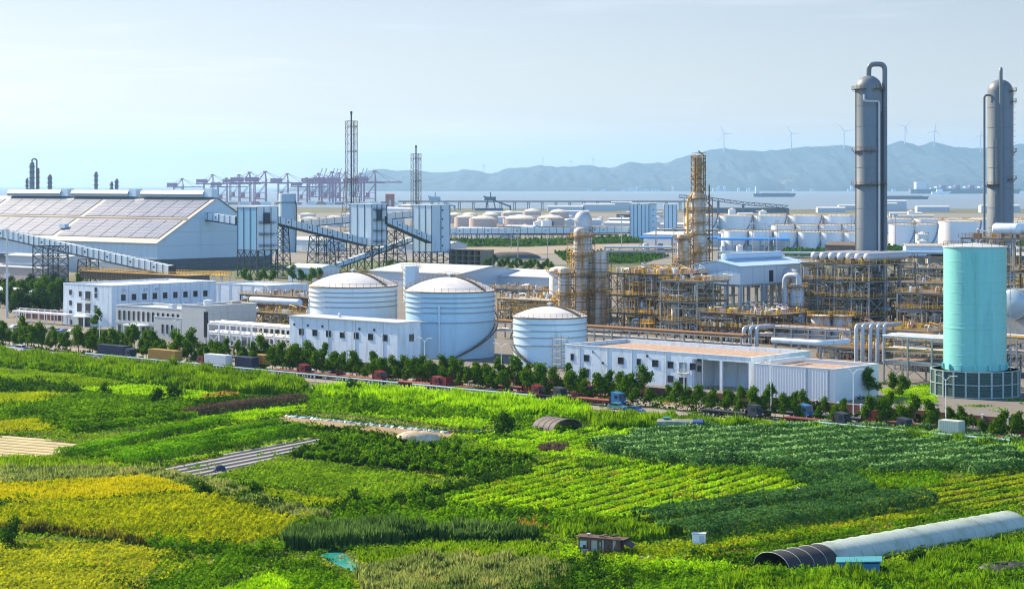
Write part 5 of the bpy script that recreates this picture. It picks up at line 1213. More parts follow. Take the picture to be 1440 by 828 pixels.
process_frame('cross braced grey frame at the right end of the weathered pipe structure', G(929, 473), 15, 17, (5.2, 11.8, 18.5), 4, 2, 2, pipes=32, vessels=10, exch=8, topgear=14)
process_frame('low process frame below the elevated pale blue house', G(985, 478), 27, 20, (4.5, 9), 5, 4, 2, pipes=44, vessels=14, exch=8, colm=RUST, topgear=60)
process_frame('tall grey open frame carrying a row of drums under the left giant column', G(1222, 470)-U*27, 27, 30, (6, 12, 17.6, 23.3), 6, 4, 3, pipes=64, vessels=20, exch=14, topgear=24, w=.5)
process_frame('multi storey frame behind the aqua tank at the right edge', G(1352, 500), 34, 20, (9, 17, 25, 34.5), 7, 4, 2, pipes=40, vessels=10, exch=10, topgear=16, railm=OCHRE)
process_frame('dense low pipework between the drum frame and the aqua tank', G(1252, 462), 40, 24, (5, 10), 8, 5, 2, pipes=36, vessels=10, exch=6, topgear=20)
process_frame('yellow railed pipework between the two right hand domed tanks', G(700, 452), 25, 26, (4.5, 8.5), 9, 4, 3, pipes=44, vessels=8, exch=8, topgear=30, colm=OCHRE, deckm=CONC)
process_frame('yellow and brown pipework behind the smaller domed tank', G(755, 447), 16, 22, (4, 8), 10, 3, 2, pipes=30, vessels=6, exch=4, topgear=20, colm=RUST)
process_frame('distant yellow railed pipework before the grey roofed warehouse', G(690, 421), 42, 14, (5,), 12, 6, 1, pipes=26, vessels=6, exch=5, topgear=30, colm=STEEL)
process_frame('brown pipework left of the left domed tank', G(338, 441), 44, 20, (4, 7.5), 13, 6, 2, pipes=44, vessels=8, exch=8, topgear=34, colm=BROWNST, mats=[STEEL, RUST, OCHRE, SILVER, BROWNST])
process_frame('yellow pipe frame in front of the left domed tank', G(357, 476), 22, 9, (4.2, 8.6), 14, 5, 1, pipes=30, vessels=3, exch=3, topgear=14, colm=OCHRE)
process_frame('grey pipework far behind the tallest rusty column', G(885, 412), 36, 20, (5, 10), 15, 5, 2, pipes=26, vessels=9, exch=6, topgear=24, colm=STEEL, railm=OCHRE)
process_frame('pale pipework under the blue roof behind the elevated house', G(1005, 402), 44, 20, (4.5,), 16, 6, 2, pipes=20, vessels=12, exch=8, topgear=14, colm=STEEL, railm=OCHRE)
process_frame('low grey pipework behind the drum frame', G(1236, 428), 34, 22, (5, 9.5), 21, 4, 2, pipes=40, vessels=12, exch=8, topgear=26, colm=STEEL, railm=OCHRE)
process_frame('pipework behind the elevated pale blue house', G(1070, 424), 40, 18, (5, 10), 22, 5, 2, pipes=34, vessels=10, exch=8, topgear=22, colm=STEEL, railm=OCHRE)
process_frame('pipework with small vessels far left of the aqua tank', G(1262, 398), 44, 20, (4, 8), 23, 5, 2, pipes=34, vessels=14, exch=8, topgear=26, colm=STEEL, railm=OCHRE)
process_frame('dark pipework right behind the weathered pipe structure', G(868, 446), 34, 16, (6, 12, 17), 24, 4, 2, pipes=40, vessels=16, exch=8, topgear=10, colm=BROWNST)
process_frame('low pipework on the left of the rust streaked columns', G(742, 434), 30, 16, (4,), 25, 4, 2, pipes=30, vessels=10, exch=6, topgear=30, colm=OCHRE)
process_frame('low brown pipework left of the drum frame', G(1110, 446), 24, 14, (5, 9), 26, 3, 2, pipes=30, vessels=8, exch=6, topgear=16, colm=BROWNST)
process_frame('low yellow railed pipework between the workshop roof and the drum frame', G(1150, 503), 38, 9, (3.4,), 31, 6, 1, pipes=36, vessels=8, exch=8, topgear=30, colm=STEEL)
process_frame('pipework under and behind the three tier pipe rack', G(1258, 520), 30, 14, (4, 8), 32, 4, 2, pipes=40, vessels=8, exch=8, topgear=20, colm=STEEL)
process_frame('dense frame with vessels right of the squat white tanks', G(1262, 482), 26, 18, (5.5, 11, 16), 33, 3, 2, pipes=50, vessels=12, exch=10, topgear=24, colm=STEEL)
process_frame('dark frame close behind the aqua tank at its left', G(1310, 470), 26, 16, (6, 12, 17), 34, 3, 2, pipes=44, vessels=12, exch=8, topgear=20, colm=STEEL)
process_frame('dense pipework in front of the large vessel at the right edge', G(1412, 505), 24, 14, (4.5, 9, 13), 35, 3, 2, pipes=50, vessels=8, exch=10, topgear=20, colm=STEEL)
process_frame('low pipework left of the aqua tank behind the pipe bends', G(1196, 497), 26, 14, (4, 7.5), 36, 4, 2, pipes=44, vessels=10, exch=10, topgear=26, colm=STEEL)
# drums on the drum frame
base = G(1222, 470)-U*27
for k in range(7):
    q = base + U*(4+k*3.5) + V*2.0 + Vector((0,0,25.6)); t = thing('horizontal_drum', 'pale silver drum lying across the top of the tall grey frame', 'drum', q, TH, 'drums on top of the tall grey frame')
    MB().drum((0,0,0),(0,24,0), 1.45, 18, .55).build('shell', SILVER, t, True)
    for y in (4, 20): MB().box(-1.1,1.1,y-.3,y+.3,-2.15,-1.0).build('saddle', STEEL, t)
base3 = G(1352, 500)
for k, xx in enumerate((9, 14, 25)):
    q = base3 + U*xx + V*4 + Vector((0,0,37.2)); t = thing('horizontal_drum', 'white drum on the top deck behind the aqua tank', 'drum', q, TH, 'drums on the deck behind the aqua tank')
    MB().drum((0,0,0),(0,11,0) if k else (7,0,0), 1.7, 18, .55).build('shell', TANKW, t, True)
    for y in (2.5, 8.5): MB().box(-1.2 if k else y*.6, 1.2 if k else y*.6+.6, (y-.3) if k else -1.2, (y+.3) if k else 1.2, -2.6, -1.2).build('saddle', STEEL, t)
# big horizontal vessel at the right edge
q = G(1424, 517); t = thing('horizontal_vessel', 'large grey horizontal vessel with a round dished end right of the aqua tank', 'vessel', q)
VE = mat('bluish_vessel_paint', (.4,.48,.52), .35, metal=.2, var=.06)
MB().drum((0,0,17.5),(0,16,17.5), 4.0, 36, .28).build('shell', VE, t, True)
MB().tube((0,.0,17.5),(0,.7,17.5), 4.35, 40).build('flange', SILVER, t, True)
for y in (3, 13): MB().box(-3,3,y-.6,y+.6,0,14.4).build('pedestal', CONC, t)
# elevated house
nc = G(1041, 468); LE, DE = 19.5, 43; o = nc-U*LE
t = thing('elevated_house', 'pale blue sheet metal house standing on tall steel legs', 'building', o)
z0, ze, zr = 16.2, 22.3, 24.0; PB = mat('pale_blue_sheet', (.5,.6,.68), .5, var=.05, stain=(.42,.5,.56), stain_amt=.1, streak=True)
MB().exty([(0,z0),(LE,z0),(LE,ze),(LE/2,zr),(0,ze)], 0, DE).build('wall', PB, t)
MB().exty([(-.4,ze+.0),(LE/2,zr+.08),(LE+.4,ze+.0),(LE+.4,ze+.22),(LE/2,zr+.32),(-.4,ze+.22)], -.5, DE+.5).build('roof', mat('light_blue_roof', (.42,.6,.75), .4, var=.05), t)
MB().drum((LE*.5,4,25.3),(LE*.5,38,25.3),1.25,14,.1).build('ridge_ventilator', SIDING, t, True)
pmm = MB().box(-.06,.06,-.03,0,z0,ze-.1).mesh('seam', mat('seam_blue', (.3,.4,.48), .6))
for k in range(1,4): inst('seam', pmm, t, (LE*k/4,0,0))
for k in range(1,6): inst('seam', pmm, t, (LE,DE*k/6,0), math.pi/2)
MB().box(LE,LE+.05,17,19.5,16.6,20.6).build('vent', DARK, t)
cm = MB().box(-.45,.45,-.45,.45,0,z0).mesh('leg', mat('leg_blue_grey', (.33,.4,.45), .5, var=.1))
for x in (.6, 6.5, 13, LE-.6):
    for y in (.6, 14, 28, DE-.6): inst('leg', cm, t, (x,y,0))
b = MB()
for z in (8, 15.9):
    for y in (.6, 14, 28, DE-.6): b.beam((.6,y,z),(LE-.6,y,z),.35,.5)
    for x in (.6, LE-.6): b.beam((x,.6,z),(x,DE-.6,z),.35,.5)
b.build('tie_beam', mat('leg_blue_grey', None), t)
MB().pipe([(LE,27,19),(LE+5,27,19),(LE+5,27,2)],1.9,18,5).build('duct', SILVER, t, True); MB().pipe([(LE,36,18.5),(LE+5,36,18.5),(LE+5,36,2)],1.6,18,4).build('duct', SILVER, t, True)
# silver hoop pipe and small reactor beside it
q = G(1104, 468); t = thing('hooped_pipe', 'thick silver pipe bent over like a cane between the elevated house and the drum frame', 'pipe', q)
MB().pipe([(0,0,0),(0,0,19.5),(5.6,0,19.5),(5.6,0,16.5)],1.05,16,3.2).build('pipe_run', SILVER, t, True); MB().box(-1.5,1.5,-1.5,1.5,.02,1).build('plinth', CONC, t)
process_column('small grey reactor with yellow railed top next to the hooped pipe', 1121, 468, [(9, 2.6), (16, 2.4)], SILVER, [(15.6,0,360),(9,150,390)], ladder=-100, dome=.3)
for px, nm in ((1154,'left'),(1184,'right')):
    process_column('squat white tank with yellow railing before the drum frame, %s one of the pair' % nm, px, 472, [(6.6, 3.25)], mat('dirty_white_tank', (.66,.64,.62), .5, stain=(.36,.25,.18), stain_amt=.35, streak=True, stain_scale=.8), [(6.7,0,360)], ladder=-90, dome=.12, name='squat_tank', cat='tank', bands=False)
process_column('small white domed tank behind the short rust streaked column', 787, 447, [(18, 3.9)], TANKW, [(17.5,0,360)], ladder=None, dome=.35, name='white_tank', cat='tank')
process_column('slim white tank with a yellow ladder between the two large domed tanks', 578, 425, [(15.5, 3.3)], TANKW, [(15,20,160)], ladder=190, dome=.08, name='white_tank', cat='tank', bands=False)
# aqua tank within its ring screen
q = G(1371, 555); t = thing('aqua_tank', 'tall smooth aqua tank standing inside a ring screen at the right', 'tank', q, 0)
MB().lathe([(7.35,0),(7.35,16),(7.42,16.05),(7.42,16.25),(7.35,16.3),(7.35,35.2)], 72).build('shell', AQUA, t, True)
for k in range(1,14):
    if k != 6: MB().lathe([(7.352,k*2.45),(7.385,k*2.45+.03),(7.385,k*2.45+.1),(7.352,k*2.45+.13)], 64).build('weld_seam', AQUA, t)
MB().rail(arcpts(7.4,0,360,35.4), 1.1, .06, 2).build('rim_railing', BROWNST, t)
b = MB()
for o_ in (-.35,.35): b.beam((7.7,o_-3,1),(7.7,o_-3,35.8),.09)
for k in range(15): b.cbox((7.75,-3,2.4+k*2.3),.8,.9,.07)
b.build('ladder', GREYS, t); MB().tube((-1.5,-7.55,6.4),(-1.5,-7.55,34),.12,8).build('drain_pipe', AQUA, t)
MB().lathe([(7.4,35.2),(7.6,35.2),(7.6,35.45),(0.01,36.2)], 72).build('roof', GREYS, t)
for k in range(14):
    a = 2*math.pi*k/14; MB().cbox((math.cos(a)*7.6, math.sin(a)*7.6, 7.0), .5, .4, 1.3, a).build('anchor_bracket', AQUA, t)
t = thing('ring_screen', 'round slatted screen wall with pale posts around the foot of the aqua tank', 'screen', q, 0)
SCR = mat('dark_slat_screen', (.035,.08,.075), .6, var=.2); SP = mat('pale_screen_post', (.3,.38,.37), .5)
n = 22
for k in range(n):
    a, a2 = 2*math.pi*k/n, 2*math.pi*(k+1)/n; r = 10.3
    b = MB()
    for z in (.8,1.6,2.4,3.2,4.0,4.8,5.6): b.beam((math.cos(a)*r,math.sin(a)*r,z-.05),(math.cos(a2)*r,math.sin(a2)*r,z-.05),.08,.74)
    b.build('slat_panel', SCR, t)
    MB().cbox((math.cos(a)*(r+.05),math.sin(a)*(r+.05),3.15),.42,.42,6.3,a).build('post', SP, t)
b = MB()
for z in (3.2, 6.25, .25): b.lathe([(10.15,z-.1),(10.5,z-.1),(10.5,z+.1),(10.15,z+.1),(10.15,z-.1)], 44)
b.build('rail', SP, t)
# pipe racks
P0 = XD(860, 616); s0, s1 = along(P0, 697), along(P0, 1042)
pipe_rack('pipe_rack', 'long low rack of silver pipes running from the largest tank to the workshop', P0+U*s0, s1-s0, 4.6, (2.6, 5.2), 7, STEEL, [(2.6, (SILVER, STEEL, RUSTY), 4, .28), (5.2, (TANKW, SILVER, RUST), 3, .42)], brace=False)
P0 = XD(1150, 606); s0, s1 = along(P0, 1066), along(P0, 1236)
pipe_rack('pipe_rack', 'rack of many thin pipes with a rusty top rail behind the workshop roof', P0+U*s0, s1-s0, 8, (3.2, 5.8), 6, STEEL, [(3.2, (SILVER, STEEL), 6, .25), (5.8, (RUST, SILVER, OCHRE, TANKW), 9, .22)], rail=RUST, brace=False)
P0 = G(1290, 541); s0, s1 = along(P0, 1243), along(P0, 1345)
pipe_rack('pipe_rack', 'three tier pipe rack on thick legs left of the aqua tank', P0+U*s0, s1-s0, 9, (5, 8, 11.4), 6, STEEL, [(5, (SILVER, STEEL, RUST), 9, .25), (8, (SILVER, TANKW, OCHRE), 9, .27), (11.4, (TANKW, SILVER, STEEL), 9, .3)], r0=random.Random(2))
P0 = G(1400, 530); 
pipe_rack('pipe_rack', 'two tier pipe rack right of the aqua tank', P0, 30, 8, (6.5, 10), 6, STEEL, [(6.5, (SILVER, OCHRE), 5, .35), (10, (TANKW, OCHRE), 4, .4)], r0=random.Random(3))
for k, x in enumerate((1046, 1055, 1064, 1204, 1213, 1224, 1234, 1243)):
    q = XD(x, 600 if k < 3 else 560); w_ = ('left', 'middle', 'right')[k] if k < 3 else None
    t = thing('pipe_loop', ('fat silver pipe loop at the end of the long low rack, %s of three' % w_) if w_ else 'fat upright pipe bend in the row behind the grey annex', 'pipe', q, TH, None if w_ else 'upright pipe bends behind the annex')
    hh = 7.0 if k < 3 else 10.5
    MB().pipe([(0,0,0),(0,0,hh),(0,9,hh)],.6 if k < 3 else .55,14,1.3).build('pipe_run', SILVER, t, True); MB().box(-.9,.9,-.9,.9,.0,.35).build('plinth', CONC, t)
q = G(354, 446); t = thing('white_duct', 'long white duct on legs left of the left domed tank', 'duct', q)
MB().drum((0,0,6.6),(27,0,6.6),1.3,16,.3).build('shell', TANKW, t, True)
for x in (2,9,16,24): MB().box(x-.2,x+.2,-.9,.9,0,5.4).build('leg', OCHRE, t)
for x, w_, z, lab in ((928, 32, 8.5, 'thick white pipe on trestles behind the workshop roof end'),):
    q = XD(1086, 560); t = thing('white_pipe', lab, 'pipe', q); MB().pipe([(0,0,6.4),(17,0,6.4),(19,9,6.4)],.8,14,2).build('pipe_run', TANKW, t, True)
    for xx in (1, 9, 16): MB().box(xx-.2,xx+.2,-.5,.5,0,5.6).build('leg', STEEL, t)
# yellow railed access platforms in front of the process area
for i, (x, by, L_) in enumerate(((1060,476,5),(1078,476,6),(1130,477,6),(1232,476,6),(1290,476,10),(900,470,4))):
    lab = ('yellow railed platform left of the hooped pipe', 'yellow railed platform at the foot of the hooped pipe', 'yellow railed platform left of the squat white tanks', 'yellow railed platform right of the squat white tanks', 'yellow railed platform left of the aqua tank', 'yellow ladder platform at the foot of the weathered pipe structure')[i]
    t = thing('access_platform', lab, 'platform', G(x, by)); d = MB().box(0,L_,0,3,3.6,3.75).build('deck', YELLOW, t)
    for xx in (.2, L_-.2):
        for yy in (.2, 2.8): MB().box(xx-.1,xx+.1,yy-.1,yy+.1,0,3.6).build('leg', YELLOW, t)
    MB().rail([(0,0,3.7),(L_,0,3.7),(L_,3,3.7),(0,3,3.7)], 1.3, .12, 1.3, True).build('handrail', YELLOW, d)
# lawn and shrubs by the annex
LAWN = mat('lawn_base', (.08,.16,.02), .95, var=.3)
for nm, pts in (('bright lawn beside the ring screen', [(1275,560),(1310,550),(1320,566),(1280,570)]), ('lawn below the three tier pipe rack', [(1240,548),(1310,540),(1312,549),(1250,566)])):
    sheet('lawn', pts, .1, LAWN, nm, 'lawn'); crop('lawn_grass', 'short grass of the ' + nm, 'grass', pts, LF_BRIGHT, 9, .3, .35, 'leaf')
for i, (x, y, sc, lab) in enumerate(((1222,560,.9,'bushy tree at the corner of the grey annex'),(1255,556,.8,'bushy tree under the three tier pipe rack'),(1268,566,.8,'bushy tree between the lawn and the wall'),(136,463,1.1,'large leafy tree before the white office block'),(193,450,.8,'leafy tree behind the stone office') ,(318,470,.75,'small tree at the foot of the stone hall wall'))):
    plant(TREES[i % 5], G(x, y), lab, sc, rz=i)

# ================================================================ storage hall, transfer towers, conveyors
hp = G(221, 380); t = thing('storage_hall', 'huge pale storage hall with solar panels on its roof slope', 'building', hp)
LH, DH, ze, zr, zb = 265, 90, 15.8, 41.9, 6.2
HALL = mat('hall_blue_grey_siding', (.52,.62,.7), .5, var=.05, stain=(.44,.53,.6), stain_amt=.15, streak=True, stain_scale=.15)
MB().extx([(0,zb),(DH,zb),(DH,ze),(DH/2,zr),(0,ze)], -LH, 0).build('wall', HALL, t)
MB().box(-LH,-.5,.5,DH-.5,0,zb).build('base_wall', mat('dark_concrete', (.12,.13,.14), .9, var=.25), t)
sl_ = math.atan2(zr-ze, DH/2); sw = math.hypot(zr-ze, DH/2)
MB().extx([(-1.2,ze-.5),(DH/2,zr+.15),(DH+1.2,ze-.5),(DH+1.2,ze-.1),(DH/2,zr+.6),(-1.2,ze-.1)], -LH-1, 1.0).build('roof', mat('hall_roof_sheet', (.3,.29,.28), .5, var=.1, scale=.1), t)
pm = MB().box(-.12,.12,-.06,0,zb,ze-.7).mesh('wall_seam', GREYS)
for k in range(44): inst('wall_seam', pm, t, (-3-k*6, 0, 0))
b = MB()
for z in (14, 22, 30): 
    hw = DH/2 if z <= ze else DH/2*(1-(z-ze)/(zr-ze)); b.box(0,.06,DH/2-hw+.3,DH/2+hw-.3,z-.08,z+.08)
b.build('gable_joint', mat('seam_blue', None), t)
def solar_mat():
    m = bpy.data.materials.new('solar_panels'); m.use_nodes = True; nt = m.node_tree; L_ = nt.links; bs = nt.nodes['Principled BSDF']
    tc = nt.nodes.new('ShaderNodeTexCoord'); br = nt.nodes.new('ShaderNodeTexBrick'); br.offset = 0
    br.inputs['Scale'].default_value = 1; br.inputs['Brick Width'].default_value = 4.3; br.inputs['Row Height'].default_value = 3.3; br.inputs['Mortar Size'].default_value = .16
    br.inputs['Color1'].default_value = (.055,.08,.16,1); br.inputs['Color2'].default_value = (.075,.105,.19,1); br.inputs['Mortar'].default_value = (.26,.3,.37,1)
    L_.new(tc.outputs['Object'], br.inputs['Vector']); L_.new(br.outputs['Color'], bs.inputs['Base Color']); bs.inputs['Roughness'].default_value = .4; bs.inputs['Specular IOR Level'].default_value = .5
    return m
SOL = solar_mat(); FR = mat('array_frame', (.1,.1,.12), .6)
for xa, xb in ((-104,-3),(-211,-109),(-262,-216)):
    for ta, tb in ((.07,.47),(.53,.92)):
        y0, z0 = ta*DH/2, ze+(zr-ze)*ta+.55
        n = max(1, int((xb-xa)/12.9)); wd = (xb-xa)/n
        ar = MB().box(0,xb-xa,0,(tb-ta)*sw,-.3,-.1).build('solar_array', FR, t); ar.location = (xa, y0, z0+.35); ar.rotation_euler = (sl_, 0, 0)
        pmh = MB().box(.35,wd-.35,.2,(tb-ta)*sw-.2,-.1,.08).mesh('solar_panel', SOL)
        for k in range(n): inst('solar_panel', pmh, ar, (k*wd, 0, 0))
for x in (-1.4, -106.5, -213.5):
    o = MB().box(-1.6,1.6,-.5,sw-1,0,.35).build('roof_stair', mat('pale_flashing', (.42,.37,.31), .7, var=.15), t); o.location = (x, 0, ze+.05); o.rotation_euler = (sl_,0,0)
o = MB().box(-LH,0,0,2.2,0,.3).build('eave_gutter', mat('pale_flashing', None), t); o.location = (0, -.9, ze-.35); o.rotation_euler = (sl_,0,0)
o = MB().box(-LH,0,-.6,.6,0,.35).build('roof_walkway', BROWNST, t); o.location = (0, DH/4, (ze+zr)/2+.5); o.rotation_euler = (sl_,0,0)
MB().box(-110,-104,9,12,23,25.5).build('roof_hatch', SIDING, t)
VENTM = mat('ventilator_blue_grey', (.36,.44,.5), .35, metal=.3, var=.1)
for xa, xb in ((-70,-9),(-143,-83),(-215,-155)):
    v = MB().extx([(DH/2-3.4,zr+.6),(DH/2-3.9,zr+2.6),(DH/2-2.8,zr+4.6),(DH/2,zr+5.2),(DH/2+2.8,zr+4.6),(DH/2+3.9,zr+2.6),(DH/2+3.4,zr+.6)], xa, xb).build('ridge_ventilator', VENTM, t)
    MB().box(xb,xb+7,DH/2-2.6,DH/2+2.6,zr+.7,zr+5.6).build('fan_housing', SIDING, v)
# conveyor galleries
def gallery(label, P, Q, w=3.6, h=3.6, m=SIDING, step=4.6, name='conveyor_gallery'):
    P, Q = Vector(P), Vector(Q); d = Q-P; rz = math.atan2(d.y, d.x); Lh = math.hypot(d.x, d.y); dz = d.z
    t = thing(name, label, 'conveyor', (P.x, P.y, 0), rz)
    z0 = P.z
    vs = []
    for x, z in ((0, z0), (Lh, z0+dz)): vs.append([(x,-w/2,z-h/2),(x,w/2,z-h/2),(x,w/2,z+h/2),(x,-w/2,z+h/2)])
    MB().rings(vs).build('gallery_wall', m, t)
    vs = []
    for x, z in ((0, z0), (Lh, z0+dz)): vs.append([(x,-w/2-.25,z-h/2-.7),(x,w/2+.25,z-h/2-.7),(x,w/2+.25,z-h/2-.003),(x,-w/2-.25,z-h/2-.003)])
    MB().rings(vs).build('floor_truss', DARKST, t)
    rm = MB().box(-.16,.16,-w/2-.14,w/2+.14,-h/2-.1,h/2+.14).mesh('frame_rib', DARKST); n = max(1, int(Lh/step))
    for k in range(n+1): inst('frame_rib', rm, t, (Lh*k/n, 0, z0+dz*k/n))
    wm = MB().box(-.6,.6,-w/2-.06,-w/2,-.4,.5).mesh('window', GLASS)
    for k in range(2, n, 4): inst('window', wm, t, (Lh*(k+.5)/n, 0, z0+dz*(k+.5)/n))
    return t
def trestle(label, loc, rz, wx, wy, z, bx=None, by=None, panels=4, m=DARKST, w=.45, name='steel_trestle', nx=1):
    t = thing(name, label, 'trestle', loc, rz); bx = bx or wx; by = by or wy
    P = lambda i, sx, sy: Vector((sx*(bx+(wx-bx)*i/panels)/2, sy*(by+(wy-by)*i/panels)/2, z*i/panels))
    xs = [-1+2*k/nx for k in range(nx+1)]
    for x in xs:
        for y in (-1, 1): MB().beam(P(0,x,y), P(panels,x,y), w).build('leg', m, t)
    for i in range(panels):
        b = MB()
        for y in (-1, 1):
            for a, c in zip(xs, xs[1:]): b.beam(P(i,a,y),P(i+1,c,y),w*.5); b.beam(P(i,c,y),P(i+1,a,y),w*.5)
            b.beam(P(i+1,-1,y),P(i+1,1,y),w*.6)
        for x in (xs[0], xs[-1]):
            b.beam(P(i,x,-1),P(i+1,x,1),w*.5); b.beam(P(i,x,1),P(i+1,x,-1),w*.5)
        for x in xs: b.beam(P(i+1,x,-1),P(i+1,x,1),w*.6)
        b.build('lattice_panel', m, t)
    return t
def transfer_tower(label, px, by, L, D, z0, z1, ml, mr=None, nl=4, nr=3, stair=True, nxl=3):
    q = G(px, by); t = thing('transfer_tower', label, 'tower', q)
    MB().box(-L,0,0,D,z0,z1).build('wall', ml, t)
    if mr: MB().box(0,.08,.1,D-.1,z0+.05,z1-.05).build('side_cladding', mr, t)
    MB().box(-L-.3,.3,-.3,D+.3,z1,z1+.5).build('roof', WHITE2, t)
    s1 = MB().box(-.28,.28,-.1,0,z0,z1).mesh('seam', DARKST)
    for k in range(nl+1): inst('seam', s1, t, (-L*k/nl, 0, 0))
    for k in range(1, nr+1): inst('seam', s1, t, (.08, D*k/nr, 0), math.pi/2)
    for y in (0, D):
        for k in range(nxl+1): MB().box(-L*k/nxl-.4,-L*k/nxl+.4,y-.4 if y else 0,y if y else .4,0,z0).build('leg', DARKST, t)
    for i, (za, zb_) in enumerate(((0,z0/2),(z0/2,z0))):
        b = MB()
        for k in range(nxl): b.beam((-L*k/nxl,.2,za),(-L*(k+1)/nxl,.2,zb_),.3); b.beam((-L*(k+1)/nxl,.2,za),(-L*k/nxl,.2,zb_),.3)
        b.beam((-L,.2,zb_-.2),(0,.2,zb_-.2),.4); b.beam((0,.2,zb_-.2),(0,D-.2,zb_-.2),.4); b.beam((-.2,.2,za),(-.2,D-.2,zb_),.3); b.beam((-.2,D-.2,za),(-.2,.2,zb_),.3)
        b.build('lattice_panel', DARKST, t)
    if stair:
        z = z0+2
        while z < z1-3:
            f = MB().box(.1,2.4,D*.1,D*.8,z,z+.2).build('landing', DARKST, t); MB().rail([(.2,D*.1,z),(2.3,D*.1,z),(2.3,D*.8,z)],1.1,.12,2).build('handrail', DARKST, f); z += 6.2
        MB().box(.1,1.4,D*.3,D*.55,z1-9,z1-3).build('lift_box', DARKST, t)
    else:
        for k in range(5): MB().box(.08,.2,D*.55,D*.62,z0+3+k*(z1-z0)/5.2,z0+4+k*(z1-z0)/5.2).build('window', GLASS, t)
    return t
transfer_tower('blue fronted transfer tower right beside the storage hall', 361, 391, 16, 15, 15, 38, SIDING2, SIDING, 3, 3)
transfer_tower('pale blue transfer tower in the middle with dark stair landings', 523, 381, 18.5, 12, 14.8, 38.6, SIDING, None, 3, 3)
transfer_tower('pale blue transfer tower on short legs, right of the three', 607, 376, 16, 16, 9.5, 37.5, SIDING, None, 3, 2, False)
gallery('pale sloping gallery in front of the storage hall, coming down from the left edge', (XD(-40,1070,ZY(318,1070))), XD(242,955,ZY(380,955)), 4.0, 4.2)
gallery('pale sloping gallery between the blue fronted tower and the middle tower', XD(383,1085,ZY(308,1085)), XD(512,1160,ZY(340,1160)), 3.8, 3.8)
gallery('short pale gallery from the middle tower down to the right one', XD(541,1165,ZY(309,1165)), XD(603,1200,ZY(336,1200)), 3.8, 3.8)
gallery('short gallery joining the hall gable to the blue fronted tower', Vector((-185,1197,ZY(303,1195))), Vector((-162,1176,ZY(310,1176))), 3.6, 4.4)
gallery('dark inclined conveyor under the middle tower', XD(440,1120,ZY(384,1120)), XD(577,1200,ZY(336,1200)), 3.0, 2.4, SIDING, 5)
gallery('cream gallery in the distance behind the middle tower', XD(425,1560,ZY(314,1560)), XD(585,1620,ZY(300,1620)), 4, 5, mat('cream_siding', (.6,.58,.54), .6), 7)
gallery('long white conveyor gallery across the plain', XD(622,1840,ZY(325,1840)), XD(895,1815,ZY(323,1815)), 5, 5.2, mat('white_siding', (.66,.68,.7), .5), 6.5)
for k in range(24):
    if k == 0: lg = thing('gallery_bent', 'dark steel bent under the long white gallery', 'trestle', XD(626, 1839), 0, 'steel bents under the long white gallery'); MB().beam((-2,0,0),(-1.4,0,5.0),.5).build('leg', DARKST, lg); MB().beam((2,0,0),(1.4,0,5.0),.5).build('leg', DARKST, lg); MB().beam((-2,0,2.6),(2,0,2.6),.4).build('brace', DARKST, lg)
    else: dup(lg, XD(626+k*11.5, 1839-k*1.0))
trestle('tall dark trestle under the sloping gallery before the hall', G(71, 401), TH, 17, 9, 19.5, 17, 9, 4, nx=2)
trestle('low dark trestle at the foot of the sloping gallery', G(124, 398), TH, 10, 5, 12, 12, 6, 3)
trestle('slender tapered trestle right of the blue fronted tower', G(398, 388), TH, 4, 4, 27, 7, 6, 6)
trestle('wide dark trestle under the gallery left of the middle tower', G(452, 384), TH, 12, 7, 21, 16, 9, 4, nx=2)
trestle('dark trestle close to the left of the middle tower', G(476, 382), TH, 7, 6, 17, 8, 7, 4)
trestle('tapered dark trestle between the middle and the right tower', G(556, 379), TH, 7, 6, 23, 13, 8, 5)
# grey silo
q = XD(404, 1480); t = thing('grey_silo', 'plain grey silo rising behind the sloping gallery', 'silo', q, 0)
MB().lathe([(6.4,0),(6.4,43),(6.2,43.4),(.02,43.9)], 40).build('shell', mat('silo_grey', (.32,.42,.48), .5, var=.06), t, True); MB().rail(arcpts(6.6,0,360,36), 1.2, .16, 3).build('walkway_railing', DARKST, t)
MB().pipe([(6.6,-2,0),(7.2,-2,34),(5.5,-2,40)],.35,8).build('pipe', DARKST, t)
# railed deck building before the hall
q = G(112, 401); t = thing('railed_deck', 'long dark low cooling deck with yellow railings behind the white office block', 'deck', q)
MB().box(0,84,0,14,3.2,7.0).build('louvre_wall', BROWNST, t); MB().box(-.4,84.4,-.4,14.4,7.0,7.3).build('roof_deck', OCHRE, t)
for k in range(15): MB().box(k*6-.2,k*6+.2,.1,.6,0,3.2).build('leg', STEEL, t)
MB().rail([(0,-.3,7.3),(84,-.3,7.3),(84,14.3,7.3),(0,14.3,7.3)],1.6,.16,2.4,True).build('handrail', YELLOW, t)
b = MB()
for k in range(42): b.box(k*2,k*2+.5,-.12,0,3.3,6.9)
b.build('louvre_fin', RUST, t)
t = thing('yellow_frame', 'white and yellow access frame at the right end of the cooling deck', 'frame', G(288, 404))
for x in (0, 6, 12):
    for y in (0, 6): MB().box(x-.25,x+.25,y-.25,y+.25,0,6).build('leg', WHITE2, t)
d = MB().box(-.5,12.5,-.5,6.5,6,6.3).build('deck', YELLOW, t); MB().rail([(-.5,-.5,6.3),(12.5,-.5,6.3),(12.5,6.5,6.3),(-.5,6.5,6.3)],1.6,.18,2,True).build('handrail', YELLOW, d)
